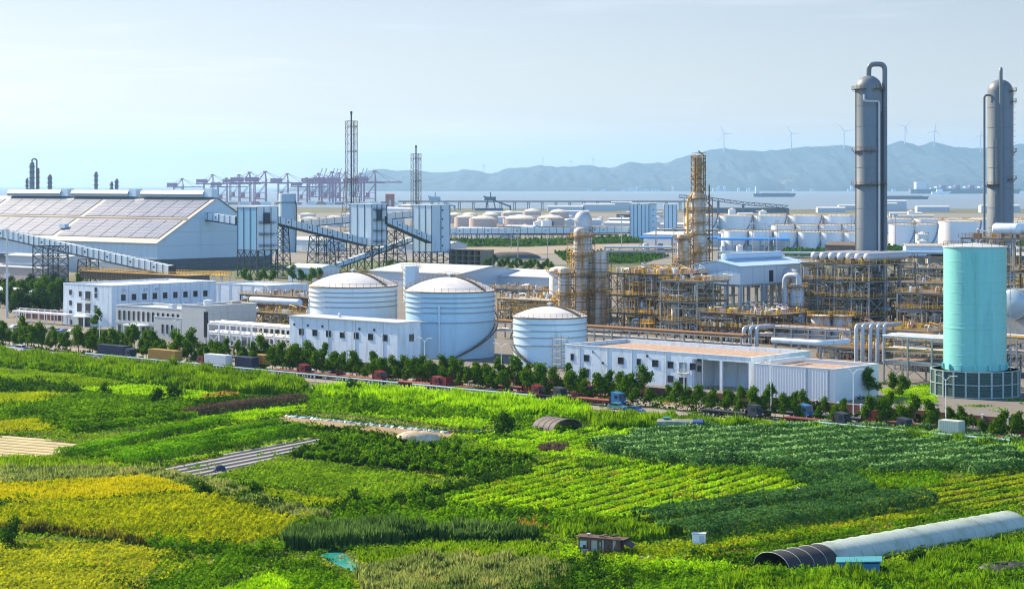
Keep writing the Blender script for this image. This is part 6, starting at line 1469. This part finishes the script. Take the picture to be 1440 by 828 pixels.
# grey roofed warehouses, unfinished block, walls at left
def gabled(name, label, loc, L, D, h, rise, wm, rm, rz=TH, cat='building'):
    t = thing(name, label, cat, loc, rz)
    MB().extx([(0,0),(D,0),(D,h),(D/2,h+rise),(0,h)],0,L).build('wall', wm, t); MB().extx([(-.6,h-.1),(D/2,h+rise+.1),(D+.6,h-.1),(D+.6,h+.3),(D/2,h+rise+.5),(-.6,h+.3)],-.6,L+.6).build('roof', rm, t)
    MB().box(L*.4,L*.4+5,-.08,0,0,h*.6).build('door', GREYS, t)
    return t
LROOF = mat('light_grey_roof', (.5,.53,.55), .5, var=.08, scale=.2)
gabled('warehouse', 'broad light grey roofed warehouse behind the two big tanks', G(520, 404), 60, 46, 8, 3, GREYS, LROOF)
gabled('warehouse', 'flat pale roofed warehouse right of the largest tank', G(640, 404), 62, 40, 6.5, 2.2, GREYS, mat('pale_roof', (.58,.6,.62), .5, var=.06))
gabled('warehouse', 'low blue grey shed left of the middle tower legs', G(405, 395), 24, 14, 7, 1.6, SIDING, SIDING)
q = G(632, 375); t = thing('unfinished_block', 'brown unfinished three storey concrete block', 'building', q)
UB = mat('brown_concrete', (.27,.21,.16), .9, var=.2)
for k in range(4): MB().box(0,26,0,12,k*3.4,k*3.4+.5).build('floor_slab', UB, t)
for k in range(6): MB().box(k*5.1,k*5.1+.6,.05,11.9,.5,10.2).build('wall', UB, t)
MB().box(14,20,11,11.4,.5,10.2).build('stair_wall', UB, t); MB().box(6,20,3,11,.6,10.1).build('core', DARK, t)
for i, (x, y, L_, D_, h_, m_, lab) in enumerate(((-30,392,60,14,7,mat('pink_wall', (.5,.4,.36), .8),'low pinkish shed at the left edge below the sloping gallery'), (8,378,60,16,8,GREYS,'pale grey shed behind the dark trestle at the left'), (-20,424,34,12,5,WHITE,'low white block among the dark trees at the left edge'), (120,382,40,10,6,mat('pale_wall', (.6,.62,.62), .7),'low pale block under the hall eave'))):
    gabled('low_shed', lab, G(x, y), L_, D_, h_, .8, m_, LROOF)
# dark trees left
for i, (x, y, sc) in enumerate([(8,430,1.2),(18,424,1.3),(30,432,1.4),(42,425,1.5),(52,432,1.4),(64,426,1.5),(74,433,1.5),(84,427,1.3),(36,440,1.1),(60,442,1.0),(22,440,1.1),(110,404,1.0),(345,399,1.0),(372,397,1.1),(352,402,.8),(366,402,.9),(384,400,1.1),(412,399,1.2),(424,400,1.2),(438,402,1.2),(450,398,1.0),(549,388,1.3)]):
    plant(TREES[i % 5], G(x, y), 'leafy tree in the grove left of the white office block' if i < 12 else 'dark leafy tree below the conveyor towers', sc, 'dark trees left of the office block' if i < 12 else 'dark trees below the conveyor towers')
DTREES = [tree_proto('dark_tree', 'dark tree', 'tree', hg, 1.6, cr, LF_TREED, 80+i, n=1300, w=.5, lobes=16) for i, (hg, cr) in enumerate(((9.5,3.6),(8.2,3.2),(10.5,3.4)))]
dr_ = random.Random(4)
for i in range(30):
    plant(DTREES[i % 3], G(dr_.uniform(-4, 90), dr_.uniform(410, 446)), 'tall dark tree of the thick grove at the far left beside the white office block', dr_.uniform(.75,1.15), 'dark grove at the far left')
for i in range(16):
    plant(TREES[i % 5], G(683+i*6.2, 381-(i % 3)*3+i*.4), 'round green tree in the hedge behind the warehouse roof', .95, 'hedge trees behind the warehouse')
# flare towers
def lattice_tower(label, loc, wt, wb, zk, z, flare=True, m=BROWNST, n=16, name='flare_tower', kw=.5):
    t = thing(name, label, 'tower', loc, R(20))
    hw = lambda q: (wb+(wt-wb)*min(1, q/zk))/2
    zs = [z*(1-(1-k/n)**1.15) for k in range(n+1)]
    for sx in (-1, 1):
        for sy in (-1, 1):
            b = MB()
            for a, c in zip(zs, zs[1:]): b.beam((sx*hw(a),sy*hw(a),a),(sx*hw(c),sy*hw(c),c),kw)
            b.build('leg', m, t)
    for i, (a, c) in enumerate(zip(zs, zs[1:])):
        b = MB(); A, B = hw(a), hw(c); cr = [(-1,-1),(1,-1),(1,1),(-1,1)]
        for j in range(4):
            p, q = cr[j], cr[(j+1) % 4]
            b.beam((p[0]*A,p[1]*A,a),(q[0]*B,q[1]*B,c),kw*.5); b.beam((q[0]*A,q[1]*A,a),(p[0]*B,p[1]*B,c),kw*.5); b.beam((p[0]*B,p[1]*B,c),(q[0]*B,q[1]*B,c),kw*.6)
        b.build('lattice_panel', m, t)
        if i % 3 == 2: d = MB().box(-B,B,-B*.2,B,c,c+.3).build('platform', m, t); MB().rail([(-B,-B,c),(B,-B,c),(B,B,c)],1.3,.2,2).build('handrail', m, d)
    MB().tube((0,0,0),(0,0,z+6), .7, 10).build('flare_stack', DARKST, t, True); MB().tube((2,0,0),(2,0,z),.3,8).build('riser_pipe', m, t, True); MB().lathe([(0,z+6),(1.0,z+6),(1.0,z+8.5),(0,z+8.5)],10).build('flare_tip', DARKST, t)
    return t
lattice_tower('taller dark lattice flare tower', XD(494, 1750), 8.6, 17, 60, 106, kw=.42, n=13)
lattice_tower('shorter dark lattice flare tower', XD(585, 2050), 8.4, 8.4, 60, 82, n=10, kw=.42)
# far small columns over the hall
for i, (x, yt, wpx, lab) in enumerate(((45,227,7,'distant grey column with a hooped pipe at the far left'),(54,236,3,'thin reddish distant column beside the hooped one'),(70,245,6,'stubby distant column second from the hooped one'),(135,241,5,'lone distant grey column above the hall roof'),(157,255,4,'short distant column, left of the close pair'),(164,251,5,'short distant column, right of the close pair'),(38,250,4,'small distant column left of the hooped one'))):
    Yd = 2600.; r = wpx/2*Yd/F; z = ZY(yt, Yd); t = thing('distant_column', lab, 'column', XD(x, Yd), 0)
    MB().lathe([(r,0),(r,z-r),(r*.7,z-r*.4),(.05,z)], 16).build('shell', COLM if i != 1 else RUST, t, True)
    for k in range(5): MB().lathe([(r,z*.55+k*z*.09),(r+1.3,z*.55+k*z*.09),(r+1.3,z*.55+k*z*.09+.8),(r,z*.55+k*z*.09+.8)], 12).build('platform', BROWNST, t)
    if i == 0: MB().pipe([(0,0,z-1),(0,0,z+3),(r+3,0,z+3),(r+3,0,20)],1.1,8,3).build('pipe', COLM, t, True)

# ================================================================ port, far tanks, viaducts, plain
def ground_patch(name, pts, m, label, z=.1, cat='ground'): return sheet(name, pts, z, m, label, cat)
DIRT = mat('pale_dirt', (.27,.22,.17), .95, var=.15, scale=.03, stain=(.24,.2,.16), stain_amt=.3, stain_scale=.03)
GREEN = mat('scrub_ground', (.06,.1,.03), .95, var=.4, scale=.06, stain=(.12,.14,.05), stain_amt=.4, stain_scale=.03)
GREYG = mat('dark_coal_ground', (.07,.07,.075), .95, var=.3, scale=.05)
APRON = mat('far_industrial_ground', (.19,.18,.165), .95, var=.2, scale=.01, stain=(.18,.17,.15), stain_amt=.5, stain_scale=.008)
ground_patch('industrial_ground', [(-600,300),(700,299.5),(1440,300.5),(2000,301),(2400,372),(-900,372)], APRON, 'pale industrial ground between the plant and the sea', .1)
ground_patch('dirt_road', [(640,349),(870,343),(1000,347),(1000,351),(870,352),(700,361),(660,366)], DIRT, 'pale dirt ground right of the conveyor towers', .25, 'dirt')
ground_patch('scrub_strip', [(600,338),(760,337),(990,330),(1060,333),(990,341),(860,343),(740,348),(600,348)], GREEN, 'green scrub strip in front of the long white gallery', .3, 'scrub')
ground_patch('scrub_strip', [(780,356),(860,354),(940,360),(900,372),(800,372)], GREEN, 'green scrub patch behind the rust streaked columns', .3, 'scrub')
ground_patch('scrub_strip', [(330,372),(560,366),(660,372),(560,380),(330,392)], GREEN, 'green scrub below the conveyor towers', .3, 'scrub')
crop('scrub', 'green scrub growing before the long white gallery', 'scrub', [(600,340),(760,339),(990,332),(1060,334),(990,340),(860,343),(740,347),(600,347)], LF_DARK, .3, 2.6, 2.2, 'leaf', clump=.9, cs=.05)
crop('scrub', 'green scrub behind the rust streaked columns', 'scrub', [(780,357),(860,355),(940,361),(900,371),(800,371)], LF_DARK, .5, 2.2, 1.6, 'leaf', clump=.9, cs=.05)
crop('scrub', 'green scrub at the foot of the white tank farm', 'scrub', [(1100,356),(1200,352),(1440,347),(1440,356),(1200,362),(1110,364)], LF_DARK, .6, 3.2, 2.0, 'leaf', clump=.9, cs=.05)
t = thing('coal_heap', 'long dark coal heap behind the brown unfinished block', 'heap', XD(722, 1330), 0)
b = MB(); rs = []
for k in range(6):
    a = math.pi/2*k/5; rr = math.cos(a)**.8; rs.append([(19*rr*math.cos(2*math.pi*i/28)*(1+.04*math.sin(i*3)), 9*rr*math.sin(2*math.pi*i/28), 5.2*math.sin(a)*(1+.06*math.cos(i*2)) if 0 < k < 5 else 5.2*math.sin(a)) for i in range(28)])
b.rings(rs).build('coal_surface', GREYG, t, True); MB().box(-21,21,-10,-9.4,0,1.2).build('kerb_wall', CONC, t)
# white tank farm
def far_tank(label, x, by, rpx, ytop, group, m=TANKF, dome=.06, stair=True, railm=OCHRE):
    p = G(x, by); r = rpx*p.y/F; h = ZY(ytop, p.y); t = thing('white_storage_tank' if m is TANKF else 'storage_tank', label, 'tank', p, 0, group)
    MB().lathe([(r,0),(r,h)], 40).build('shell', m, t, True)
    MB().lathe([(r+.15,h),(r+.15,h+.25),(r*.6,h+.25+r*dome*.7),(.02,h+.25+r*dome)], 40).build('roof', mat('far_tank_roof', (.7,.66,.56), .6), t, True)
    MB().rail(arcpts(r,0,360,h), 1.3, .22, 4).build('rim_railing', railm, t)
    if stair:
        b = MB(); a0, a1 = -75, -10
        for k in range(12):
            a, c = R(a0+(a1-a0)*k/12), R(a0+(a1-a0)*(k+1)/12); b.beam((math.cos(a)*(r+.6),math.sin(a)*(r+.6),h*k/12+.6),(math.cos(c)*(r+.6),math.sin(c)*(r+.6),h*(k+1)/12+.6),1.0,.7)
        b.build('spiral_stair', mat('stair_grey', (.25,.27,.29), .7), t)
    return t
for x in (985, 1034, 1082, 1131, 1180): far_tank('large white tank in the rear row of the tank farm', x, 331, 23.5, 303.5, 'rear row of white tanks')
for x in (1101, 1134, 1167, 1199): far_tank('white tank in the middle row of the tank farm', x, 341, 16.3, 317, 'middle row of white tanks', stair=False)
for x, yt in ((1036,325),(1070,325.5),(1105,326),(1139,326.5),(1171,327),(1203,327.5)): far_tank('white tank with a dark spiral stair in the front row of the tank farm', x, 352+ (x-1036)*.012, 17, yt, 'front row of white tanks')
for x in (1268, 1300): far_tank('white tank with a dark stair right of the left giant column', x, 347, 18, 316, 'tanks right of the left giant column')
far_tank('broad white tank just left of the right giant column', 1349, 346, 29, 311.5, None); far_tank('white tank cut by the right edge', 1440, 346, 24, 312, None)
for x in (1226, 1262, 1305, 1345): far_tank('pale tank in the row furthest back right of the giant column', x, 329, 20, 308, 'furthest tanks on the right', stair=False)
for x in (1376, 1420): far_tank('large pale tank behind the right giant column', x, 336, 22, 309, 'tanks behind the right giant column', stair=False)
PINK = mat('dusty_pink_tank_paint', (.5,.38,.33), .6, var=.1); PROOF = None
for x, by, r, yt in ((679,322,19.5,308),(731,322,24,308),(774,321,20,307),(655,319,16,306)): far_tank('dusty pink tank with a low dome, front row behind the long white gallery', x, by, r, yt, 'front row of dusty pink tanks', PINK, .25, False, BROWNST)
for x, by, r, yt in ((716,313,11,300),(748,313,13,298),(786,313,14,299),(690,314,13,303),(660,313,12,303),(640,314,12,303)): far_tank('dusty pink tank with a low dome, rear row behind the long white gallery', x, by, r, yt, 'rear row of dusty pink tanks', PINK, .35, False, BROWNST)
for x, by, r, yt in ((405,318,12,306),(436,322,14,308),(470,319,12,306),(432,312,12,302),(520,312,12,302),(556,318,13,306)): far_tank('pale domed tank seen between the conveyor towers', x, by, r, yt, 'pale tanks between the conveyor towers', mat('pale_tank_paint', (.6,.56,.52), .6), .22, False, BROWNST)
for i, (x, y, L_, D_, h_, m_, lab) in enumerate(((480,318,70,30,14,SIDING,'pale blue plant house behind the middle tower'),(512,309,120,30,16,SIDING,'long grey building right of the taller flare tower'),(560,306,70,30,18,mat('dark_shed', (.1,.12,.14), .7),'dark shed near the shorter flare tower'),(848,327,60,20,10,GREYS,'grey shed behind the long white gallery'),(640,333,60,16,7,GREYS,'low grey shed left of the pink tanks'),(405,352,40,22,8,SIDING,'pale blue shed behind the tapered trestle'),(560,356,50,20,7,LROOF,'pale shed below the right transfer tower'),(905,345,60,30,9,GREYS,'grey rounded shed behind the blue roof'),(1160,366,36,16,10,BROWNST,'brown louvred cooling house left of the left giant column'),(440,340,60,18,6,SIDING,'long pale shed between the conveyor towers'))):
    gabled('plant_shed', lab, G(x, y), L_, D_, h_, 2, m_, LROOF if m_ is not BROWNST else BROWNST)
for k, (x, y, L_, lab) in enumerate(((640,336,150,'long low pipe rack in the distance, before the long white gallery'),(850,363,60,'low pipe rack in the distance behind the flat topped column'),(1010,372,90,'low pipe rack in the distance behind the elevated house roof'),(1215,372,70,'low pipe rack in the distance behind the drums'),(830,334,120,'pipe rack in the distance under the panelled tower'),(700,329,160,'pipe rack at the foot of the dusty pink tanks'))):
    pipe_rack('pipe_rack', lab, G(x, y), L_, 8, (4, 7), 10, STEEL, [(4, (SILVER, STEEL, RUST), 3, .5), (7, (TANKW, SILVER, OCHRE), 3, .5)], rz=R(-8), brace=False)
fr = random.Random(77)
for k in range(54):
    x = fr.uniform(610, 1000) if k % 3 else fr.uniform(1000, 1440); y = fr.choice((fr.uniform(312,333), fr.uniform(304,318), fr.uniform(350,372)))
    if x < 1000 and y > 336: continue
    gabled('low_shed', 'low hazy shed among the works on the plain before the sea', G(x, y), fr.uniform(18,60), fr.uniform(10,22), fr.uniform(4,9), 1.4, fr.choice((GREYS, SIDING, CONC, BROWNST, mat('cream_siding', None))), fr.choice((LROOF, GREYS, CONC, mat('dark_roof', (.14,.15,.17), .7))), rz=fr.choice((0, R(-8), TH)))['group'] = 'low sheds on the plain before the sea'
vt = None
for k in range(36):
    x, y = fr.uniform(600, 1430), fr.uniform(306,330)
    if k % 3 == 0: x, y = fr.uniform(1000,1430), fr.uniform(345,374)
    if vt is None:
        vt = thing('plain_tank', 'small pale upright tank among the works on the plain before the sea', 'tank', G(x, y), 0, 'small tanks on the plain before the sea')
        MB().lathe([(4,0),(4,9),(.05,10.6)], 18).build('shell', TANKF, vt, True); MB().rail(arcpts(4,0,360,9), 1.1, .15, 3).build('rim_railing', OCHRE, vt)
    else: dup(vt, G(x, y), sc=fr.uniform(.6, 1.5))
lpm = None
for k in range(26):
    x, y = fr.uniform(610, 1300), fr.uniform(335, 378)
    if lpm is None:
        lpm = thing('floodlight_mast', 'thin grey floodlight mast standing among the distant works', 'mast', G(x, y), 0, 'floodlight masts among the distant works'); MB().tube((0,0,0),(0,0,26),.35,6,.2).build('pole', STEEL, lpm); MB().box(-1.6,1.6,-.3,.3,25.5,26.6).build('lamp_head', GREYS, lpm)
    else: dup(lpm, G(x, y), sc=fr.uniform(.7,1.1))
# blue roofs
for x, y, L_, D_, h_, lab in ((900,352,60,26,9,'bright blue roofed open shed left of the tallest rusty column'),(1010,355,52,28,9,'bright blue roofed open shed behind the elevated house'),(1272,372,40,20,7,'bright blue roofed open shed left of the aqua tank top')):
    t = thing('blue_roofed_shed', lab, 'shed', G(x, y), R(-6)); MB().box(-.5,L_+.5,-.5,D_+.5,h_,h_+1.2).build('roof', BLUEROOF, t)
    for k in range(6):
        for yy in (.4, D_-.4): MB().box(k*L_/5-.25,k*L_/5+.25,yy-.25,yy+.25,0,h_).build('post', STEEL, t)
    for k in range(5): MB().lathe([(.02,0),(2.2,0),(2.2,4.5),(.02,5)],14,(4+k*L_/5.4,D_/2,0)).build('machine', SILVER if k % 2 else SIDING, t)
# pale silo towers
t = thing('panel_tower', 'pale blue panelled tower house by the long white gallery', 'tower', XD(886, 1800), R(-3)); 
MB().box(0,17,0,18,2,32).box(17.01,24,2,16,0,33).build('wall', SIDING, t); MB().box(-.3,24.3,-.3,18.3,33,33.6).build('roof', WHITE2, t)
sm = MB().box(-.25,.25,-.12,0,2,32).mesh('seam', DARKST)
for k in range(6): inst('seam', sm, t, (k*3.4, 0, 0))
for k in range(5): MB().box(20.4,21.4,1.85,2,5+k*5.5,6+k*5.5).build('window', GLASS, t)
t = thing('panel_tower', 'smaller pale panelled tower right of the tower house', 'tower', XD(934, 1900), R(-3)); MB().box(0,12,0,14,8,31).build('wall', SIDING, t); MB().box(-.3,12.3,-.3,14.3,31,31.6).build('roof', WHITE2, t)
for x in (.6, 11.4):
    for y in (.6, 13.4): MB().box(x-.5,x+.5,y-.5,y+.5,0,8).build('leg', DARKST, t)
for k in range(4): inst('seam', MB().box(-.25,.25,-.12,0,8,31).mesh('seam', DARKST), t, (k*4, 0, 0))
# conveyor viaduct over the water
YV = 3900.; t = thing('conveyor_viaduct', 'long grey conveyor viaduct on paired piers along the shore', 'viaduct', XD(560, YV), 0)
L_ = (990-560)/F*YV; zt = ZY(282.3, YV); VM = mat('viaduct_concrete', (.26,.25,.26), .8, var=.1)
MB().box(0,L_,-3,3,zt-3,zt).build('deck', VM, t); 
pm = MB().box(-2.6,-.9,-2,2,0,zt-3).box(.9,2.6,-2,2,0,zt-3).box(-.9,.9,-1.5,1.5,zt-6,zt-5).mesh('pier', VM)
for k in range(22): inst('pier', pm, t, (12+k*27, 0, 0))
# ship loaders and truss bridge
t = thing('truss_bridge', 'dark sloping truss conveyor bridge behind the tallest rusty column', 'bridge', XD(955, 3300), 0); b = MB()
pts = [XD(x, 3300, ZY(y, 3300))-XD(955, 3300) for x, y in ((955,278),(985,280),(1010,283),(1045,288),(1108,293))]
for a, c in zip(pts, pts[1:]):
    b2 = MB(); n = max(2, int((c-a).length/9))
    for dy in (-2.5, 2.5):
        for k in range(n):
            p, q = a.lerp(c, k/n)+Vector((0,dy,0)), a.lerp(c, (k+1)/n)+Vector((0,dy,0)); u_ = Vector((0,0,4.5)); b2.beam(p,q,1.2); b2.beam(p+u_,q+u_,1.2); b2.beam(p,q+u_,.7); b2.beam(p,p+u_,.7)
    b2.build('truss_span', mat('truss_grey', (.13,.15,.18), .7), t)
for p in (pts[1], pts[2], pts[3], pts[4]): MB().box(p.x-2,p.x+2,-2,2,0,p.z).build('pier', mat('truss_grey', None), t)
MB().box(8,180,4,8,3,12).build('lower_deck', mat('truss_grey', None), t)
BLUEM = mat('dark_blue_machine', (.05,.09,.15), .6, var=.2)
for x, lab in ((690,'dark blue ship loader on the shore'),(612,'pale blue ship loader near the shorter flare tower')):
    t = thing('ship_loader', lab, 'ship loader', XD(x, 3850), 0); m_ = BLUEM if x == 690 else mat('pale_blue_machine', (.3,.42,.5), .6)
    MB().box(-30,24,-4,4,0,5).build('gantry', m_, t)
    for sx in (-1, 1): MB().beam((sx*9,0,5),(sx*4,0,26),2.2).build('leg', m_, t)
    MB().box(-12,10,-4,4,20,27).build('machinery_house', m_, t); MB().beam((-14,0,28),(38,0,8),3).build('boom', m_, t); MB().beam((0,0,27),(0,0,36),2).build('mast', m_, t)
    MB().beam((38,0,-2),(38,0,10),3).build('chute', m_, t)
# container cranes of the port
def crane(label, xa, Y, sc, m, up=False, group=None):
    t = thing('container_crane', label, 'crane', XD(xa, Y), 0, group); t.scale = (sc, sc, sc)
    zb = 56; lw = 14
    for x in (-31, 0):
        for y in (-lw, lw): MB().beam((x,y,0),(x,y,zb+ (8 if x == 0 else 3)),2.6).build('leg', m, t)
    for z in (12, zb-2):
        b = MB()
        for y in (-lw, lw): b.beam((-31,y,z),(0,y,z),2.2)
        for x in (-31, 0): b.beam((x,-lw,z),(x,lw,z),2.2)
        b.build('portal_beam', m, t)
    for y in (-lw, lw): MB().beam((-31,y,12),(0,y,zb-3),1.3).beam((-31,y,zb*.5),(0,y,zb*.5),1.2).build('brace', m, t)
    MB().beam((-58,-4,zb),(6,-4,zb),2.6,3.4).beam((-58,4,zb),(6,4,zb),2.6,3.4).build('main_girder', m, t)
    bm = MB()
    if up: e = Vector((22,0,62))
    else: e = Vector((66,0,0))
    for y in (-4, 4): bm.beam((6,y,zb),(6+e.x,y,zb+e.z),2.2,3.2)
    bm.build('boom', m, t)
    for y in (-lw, lw): MB().beam((0,y,zb+6),(-2,y*.35,86),1.8).beam((-24,y,zb+1),(-2,y*.35,86),1.4).build('a_frame', m, t)
    MB().box(-7,3,-6,6,84,87.5).build('apex_beam', m, t)
    if not up:
        MB().beam((-1,0,86),(40,0,zb+2),1.0).beam((-1,0,86),(66,0,zb+2),.9).build('forestay', m, t); MB().beam((-3,0,86),(-54,0,zb+2),1.0).build('backstay', m, t)
    MB().box(-56,-20,-8,8,zb+3,zb+15).build('machinery_house', m, t); MB().box(-26,-16,-5,5,14,27).build('electrical_house', m, t)
    return t
CL = ((257,5600,.78,'leftmost, standing apart'),(319,5600,.8,'second from the left'),(352,5700,1.0,'third, with the highest house'),(374,5400,1.0,'fourth, close to the third'),(432,5500,.8,'low one right of the grey silo'),(468,5600,1.0,'just left of the taller flare tower'),(487,5800,1.0,'hidden behind the taller flare tower'),(528,5500,1.02,'rightmost, boom over the water'),(300,6300,.95,'fainter one between the first and the second'),(337,6300,.95,'half hidden behind the third'),(405,6400,1.0,'hazy one behind the grey silo'),(449,6300,1.0,'hazy one left of the flare tower pair'),(508,6200,1.0,'hazy one right of the taller flare tower'),(478,6000,1.0,'second one behind the taller flare tower'))
for xa, Y, sc, lab in CL: crane('purple red container crane, ' + lab, xa, Y, sc, CRANE)
for k, xa in enumerate((444, 450, 461, 466, 471, 502, 507)):
    crane('pale grey crane far back with its boom raised', xa, 8200, 1.0, CRANEG, True, 'far grey cranes with raised booms')
# container stacks on the quay and red building
for k in range(18):
    x = 300+k*15+rng.uniform(-3,3); m_ = (CRANE, SIDING, mat('orange_box', (.4,.2,.1), .7), GREYS)[k % 4]
    t = thing('container_stack', 'stack of shipping containers on the quay under the cranes', 'containers', XD(x, 5000), 0, 'container stacks on the quay')
    for r_ in range(2): MB().box(-12,12,-3,3,r_*2.7,r_*2.7+2.6).build('container', m_, t)
    MB().box(-9+rng.uniform(-2,2),8,-3,3,5.41,8).build('container', (GREYS, CRANE, SIDING)[k % 3], t)
gabled('red_shed', 'red brown block on the shore left of the shorter flare tower', XD(542, 4200), 18, 20, 30, 1, mat('red_shed_wall', (.36,.12,.1), .8), mat('red_shed_wall', None), 0)
# grey shore sheds behind the tank farm
for k, (x, y, w_, h_) in enumerate(((820,297,60,12),(860,296,40,16),(1180,296,60,9),(1225,297,50,14),(1246,296,40,18),(1290,298,60,9),(1380,299,70,12),(1150,299,50,8),(770,297,70,8))):
    gabled('shore_building', 'hazy grey building on the far shore flats', G(x, y), w_, 24, h_, 2, GREYS, LROOF, 0); bpy.context
for o in [o for o in bpy.data.objects if o.get('category') and o.name.startswith('shore_building')]: o['group'] = 'hazy buildings on the shore flats'
# ships
def ship(label, x, y, Lm, hull, m, sup):
    p = G(x, y); t = thing('cargo_ship', label, 'ship', p, R(2))
    MB().rings([[(-Lm/2,-w_*.7,z),( Lm*.42,-w_,z),(Lm/2+z*.6,0,z),(Lm*.42,w_,z),(-Lm/2,w_*.7,z)] for z, w_ in ((0,Lm*.06),(hull,Lm*.075))]).build('hull', m, t)
    MB().box(-Lm*.45,-Lm*.36,-Lm*.05,Lm*.05,hull,hull+sup).build('bridge_house', GREYS, t); MB().beam((Lm*.3,0,hull),(Lm*.3,0,hull+sup*.8),1.5).build('mast', GREYS, t)
    MB().box(-Lm*.3,Lm*.4,-Lm*.05,Lm*.05,hull,hull+2).build('hatch_cover', m, t)
    return t
SH = mat('ship_hull_grey', (.13,.15,.18), .6)
ship('small cargo ship near the left giant column with its bridge at the stern', 1088, 277, 170, 14, SH, 30); ship('low barge right of the left giant column', 1266, 280.3, 190, 10, SH, 10)
t = ship('large loaded container ship before the hills', 1356, 272.5, 620, 26, SH, 40)
for k in range(16): MB().box(-190+k*27,-165+k*27,-26,26,26.1,34+7*((k*7) % 3)).build('container', (SIDING, GREYS, CRANE)[k % 3], t)
t = thing('harbour_launch', 'tiny white launch off the far shore', 'boat', G(1322, 273), 0); MB().exty([(-45,0),(40,0),(60,14),(-48,12)],-12,12).build('hull', WHITE2, t); MB().box(-20,12,-9,9,13,26).build('cabin', WHITE2, t)
# small town on the far shore
tm = [MB().box(-w_,w_,-12,12,0,h_).mesh('wall', GREYS) for w_, h_ in ((16,14), (10,24), (8,38))]
rm_ = [MB().box(-w_-1,w_+1,-13,13,h_,h_+3).mesh('roof', GREYS) for w_, h_ in ((16,14), (10,24), (8,38))]
for k in range(40):
    x = rng.choice((rng.uniform(880,930), rng.uniform(1000,1060), rng.uniform(1325,1400), rng.uniform(800,1300))); j = rng.choice((0,0,1,2))
    t = thing('shore_house', 'tiny pale building of the town below the far hills', 'building', XD(x, 15560+rng.uniform(0,30), 0), 0, 'town below the far hills'); inst('wall', tm[j], t); inst('roof', rm_[j], t)
# wind turbines on the ridge
def turbine(label, x, ybase, yhub, bl, rot, Yd=18700.):
    zb, zh = ZY(ybase+6, Yd), ZY(yhub, Yd); t = thing('wind_turbine', label, 'wind turbine', XD(x, Yd, zb), 0, None); h = zh-zb; r = bl*Yd/F
    m_ = mat('turbine_grey', (.5,.53,.56), .5)
    MB().tube((0,0,0),(0,0,h), 6.0, 8, 3.5).build('tower', m_, t); nb = MB().box(-5,5,-12,12,h-5,h+5).build('nacelle', m_, t)
    for k in range(3):
        a = R(rot+120*k); MB().beam((0,-14,h),(math.sin(a)*r*.5,-14,h+math.cos(a)*r*.5),7.0,5).beam((math.sin(a)*r*.5,-14,h+math.cos(a)*r*.5),(math.sin(a)*r,-14,h+math.cos(a)*r),4.2,3).build('blade', m_, t)
turbine('wind turbine on the hills, leftmost of the row', 1018, 208, 188, 12, -25); turbine('wind turbine on the hills, second from the left', 1112.5, 207, 188, 12, -32); turbine('wind turbine on the hills just left of the left giant column', 1187, 205, 185, 12, -40)
turbine('wind turbine on the highest summit right of the left giant column', 1272.5, 197, 178, 12, 42); turbine('wind turbine on the second summit right of the left giant column', 1314, 200, 184, 11, 10); turbine('wind turbine half hidden by the right giant column', 1379, 208, 190, 11, 0)
for x, yb, yt, lab in ((680.5,242,231,'thin mast on the hills, leftmost'),(763.5,231,220,'thin mast on the hills, second from the left'),(803,234,226,'shortest thin mast on the hills'),(834,233,222,'thin mast on the hills nearest the highest ridge')):
    zb, zt = ZY(yb+4,18700.), ZY(yt,18700.); t = thing('radio_mast', lab, 'mast', XD(x,18700.,zb), 0); MB().beam((0,0,0),(0,0,zt-zb),4.5).build('mast', mat('turbine_grey', None), t); MB().box(-12,12,-2,2,(zt-zb)*.8,(zt-zb)*.8+5).build('cross_arm', mat('turbine_grey', None), t)
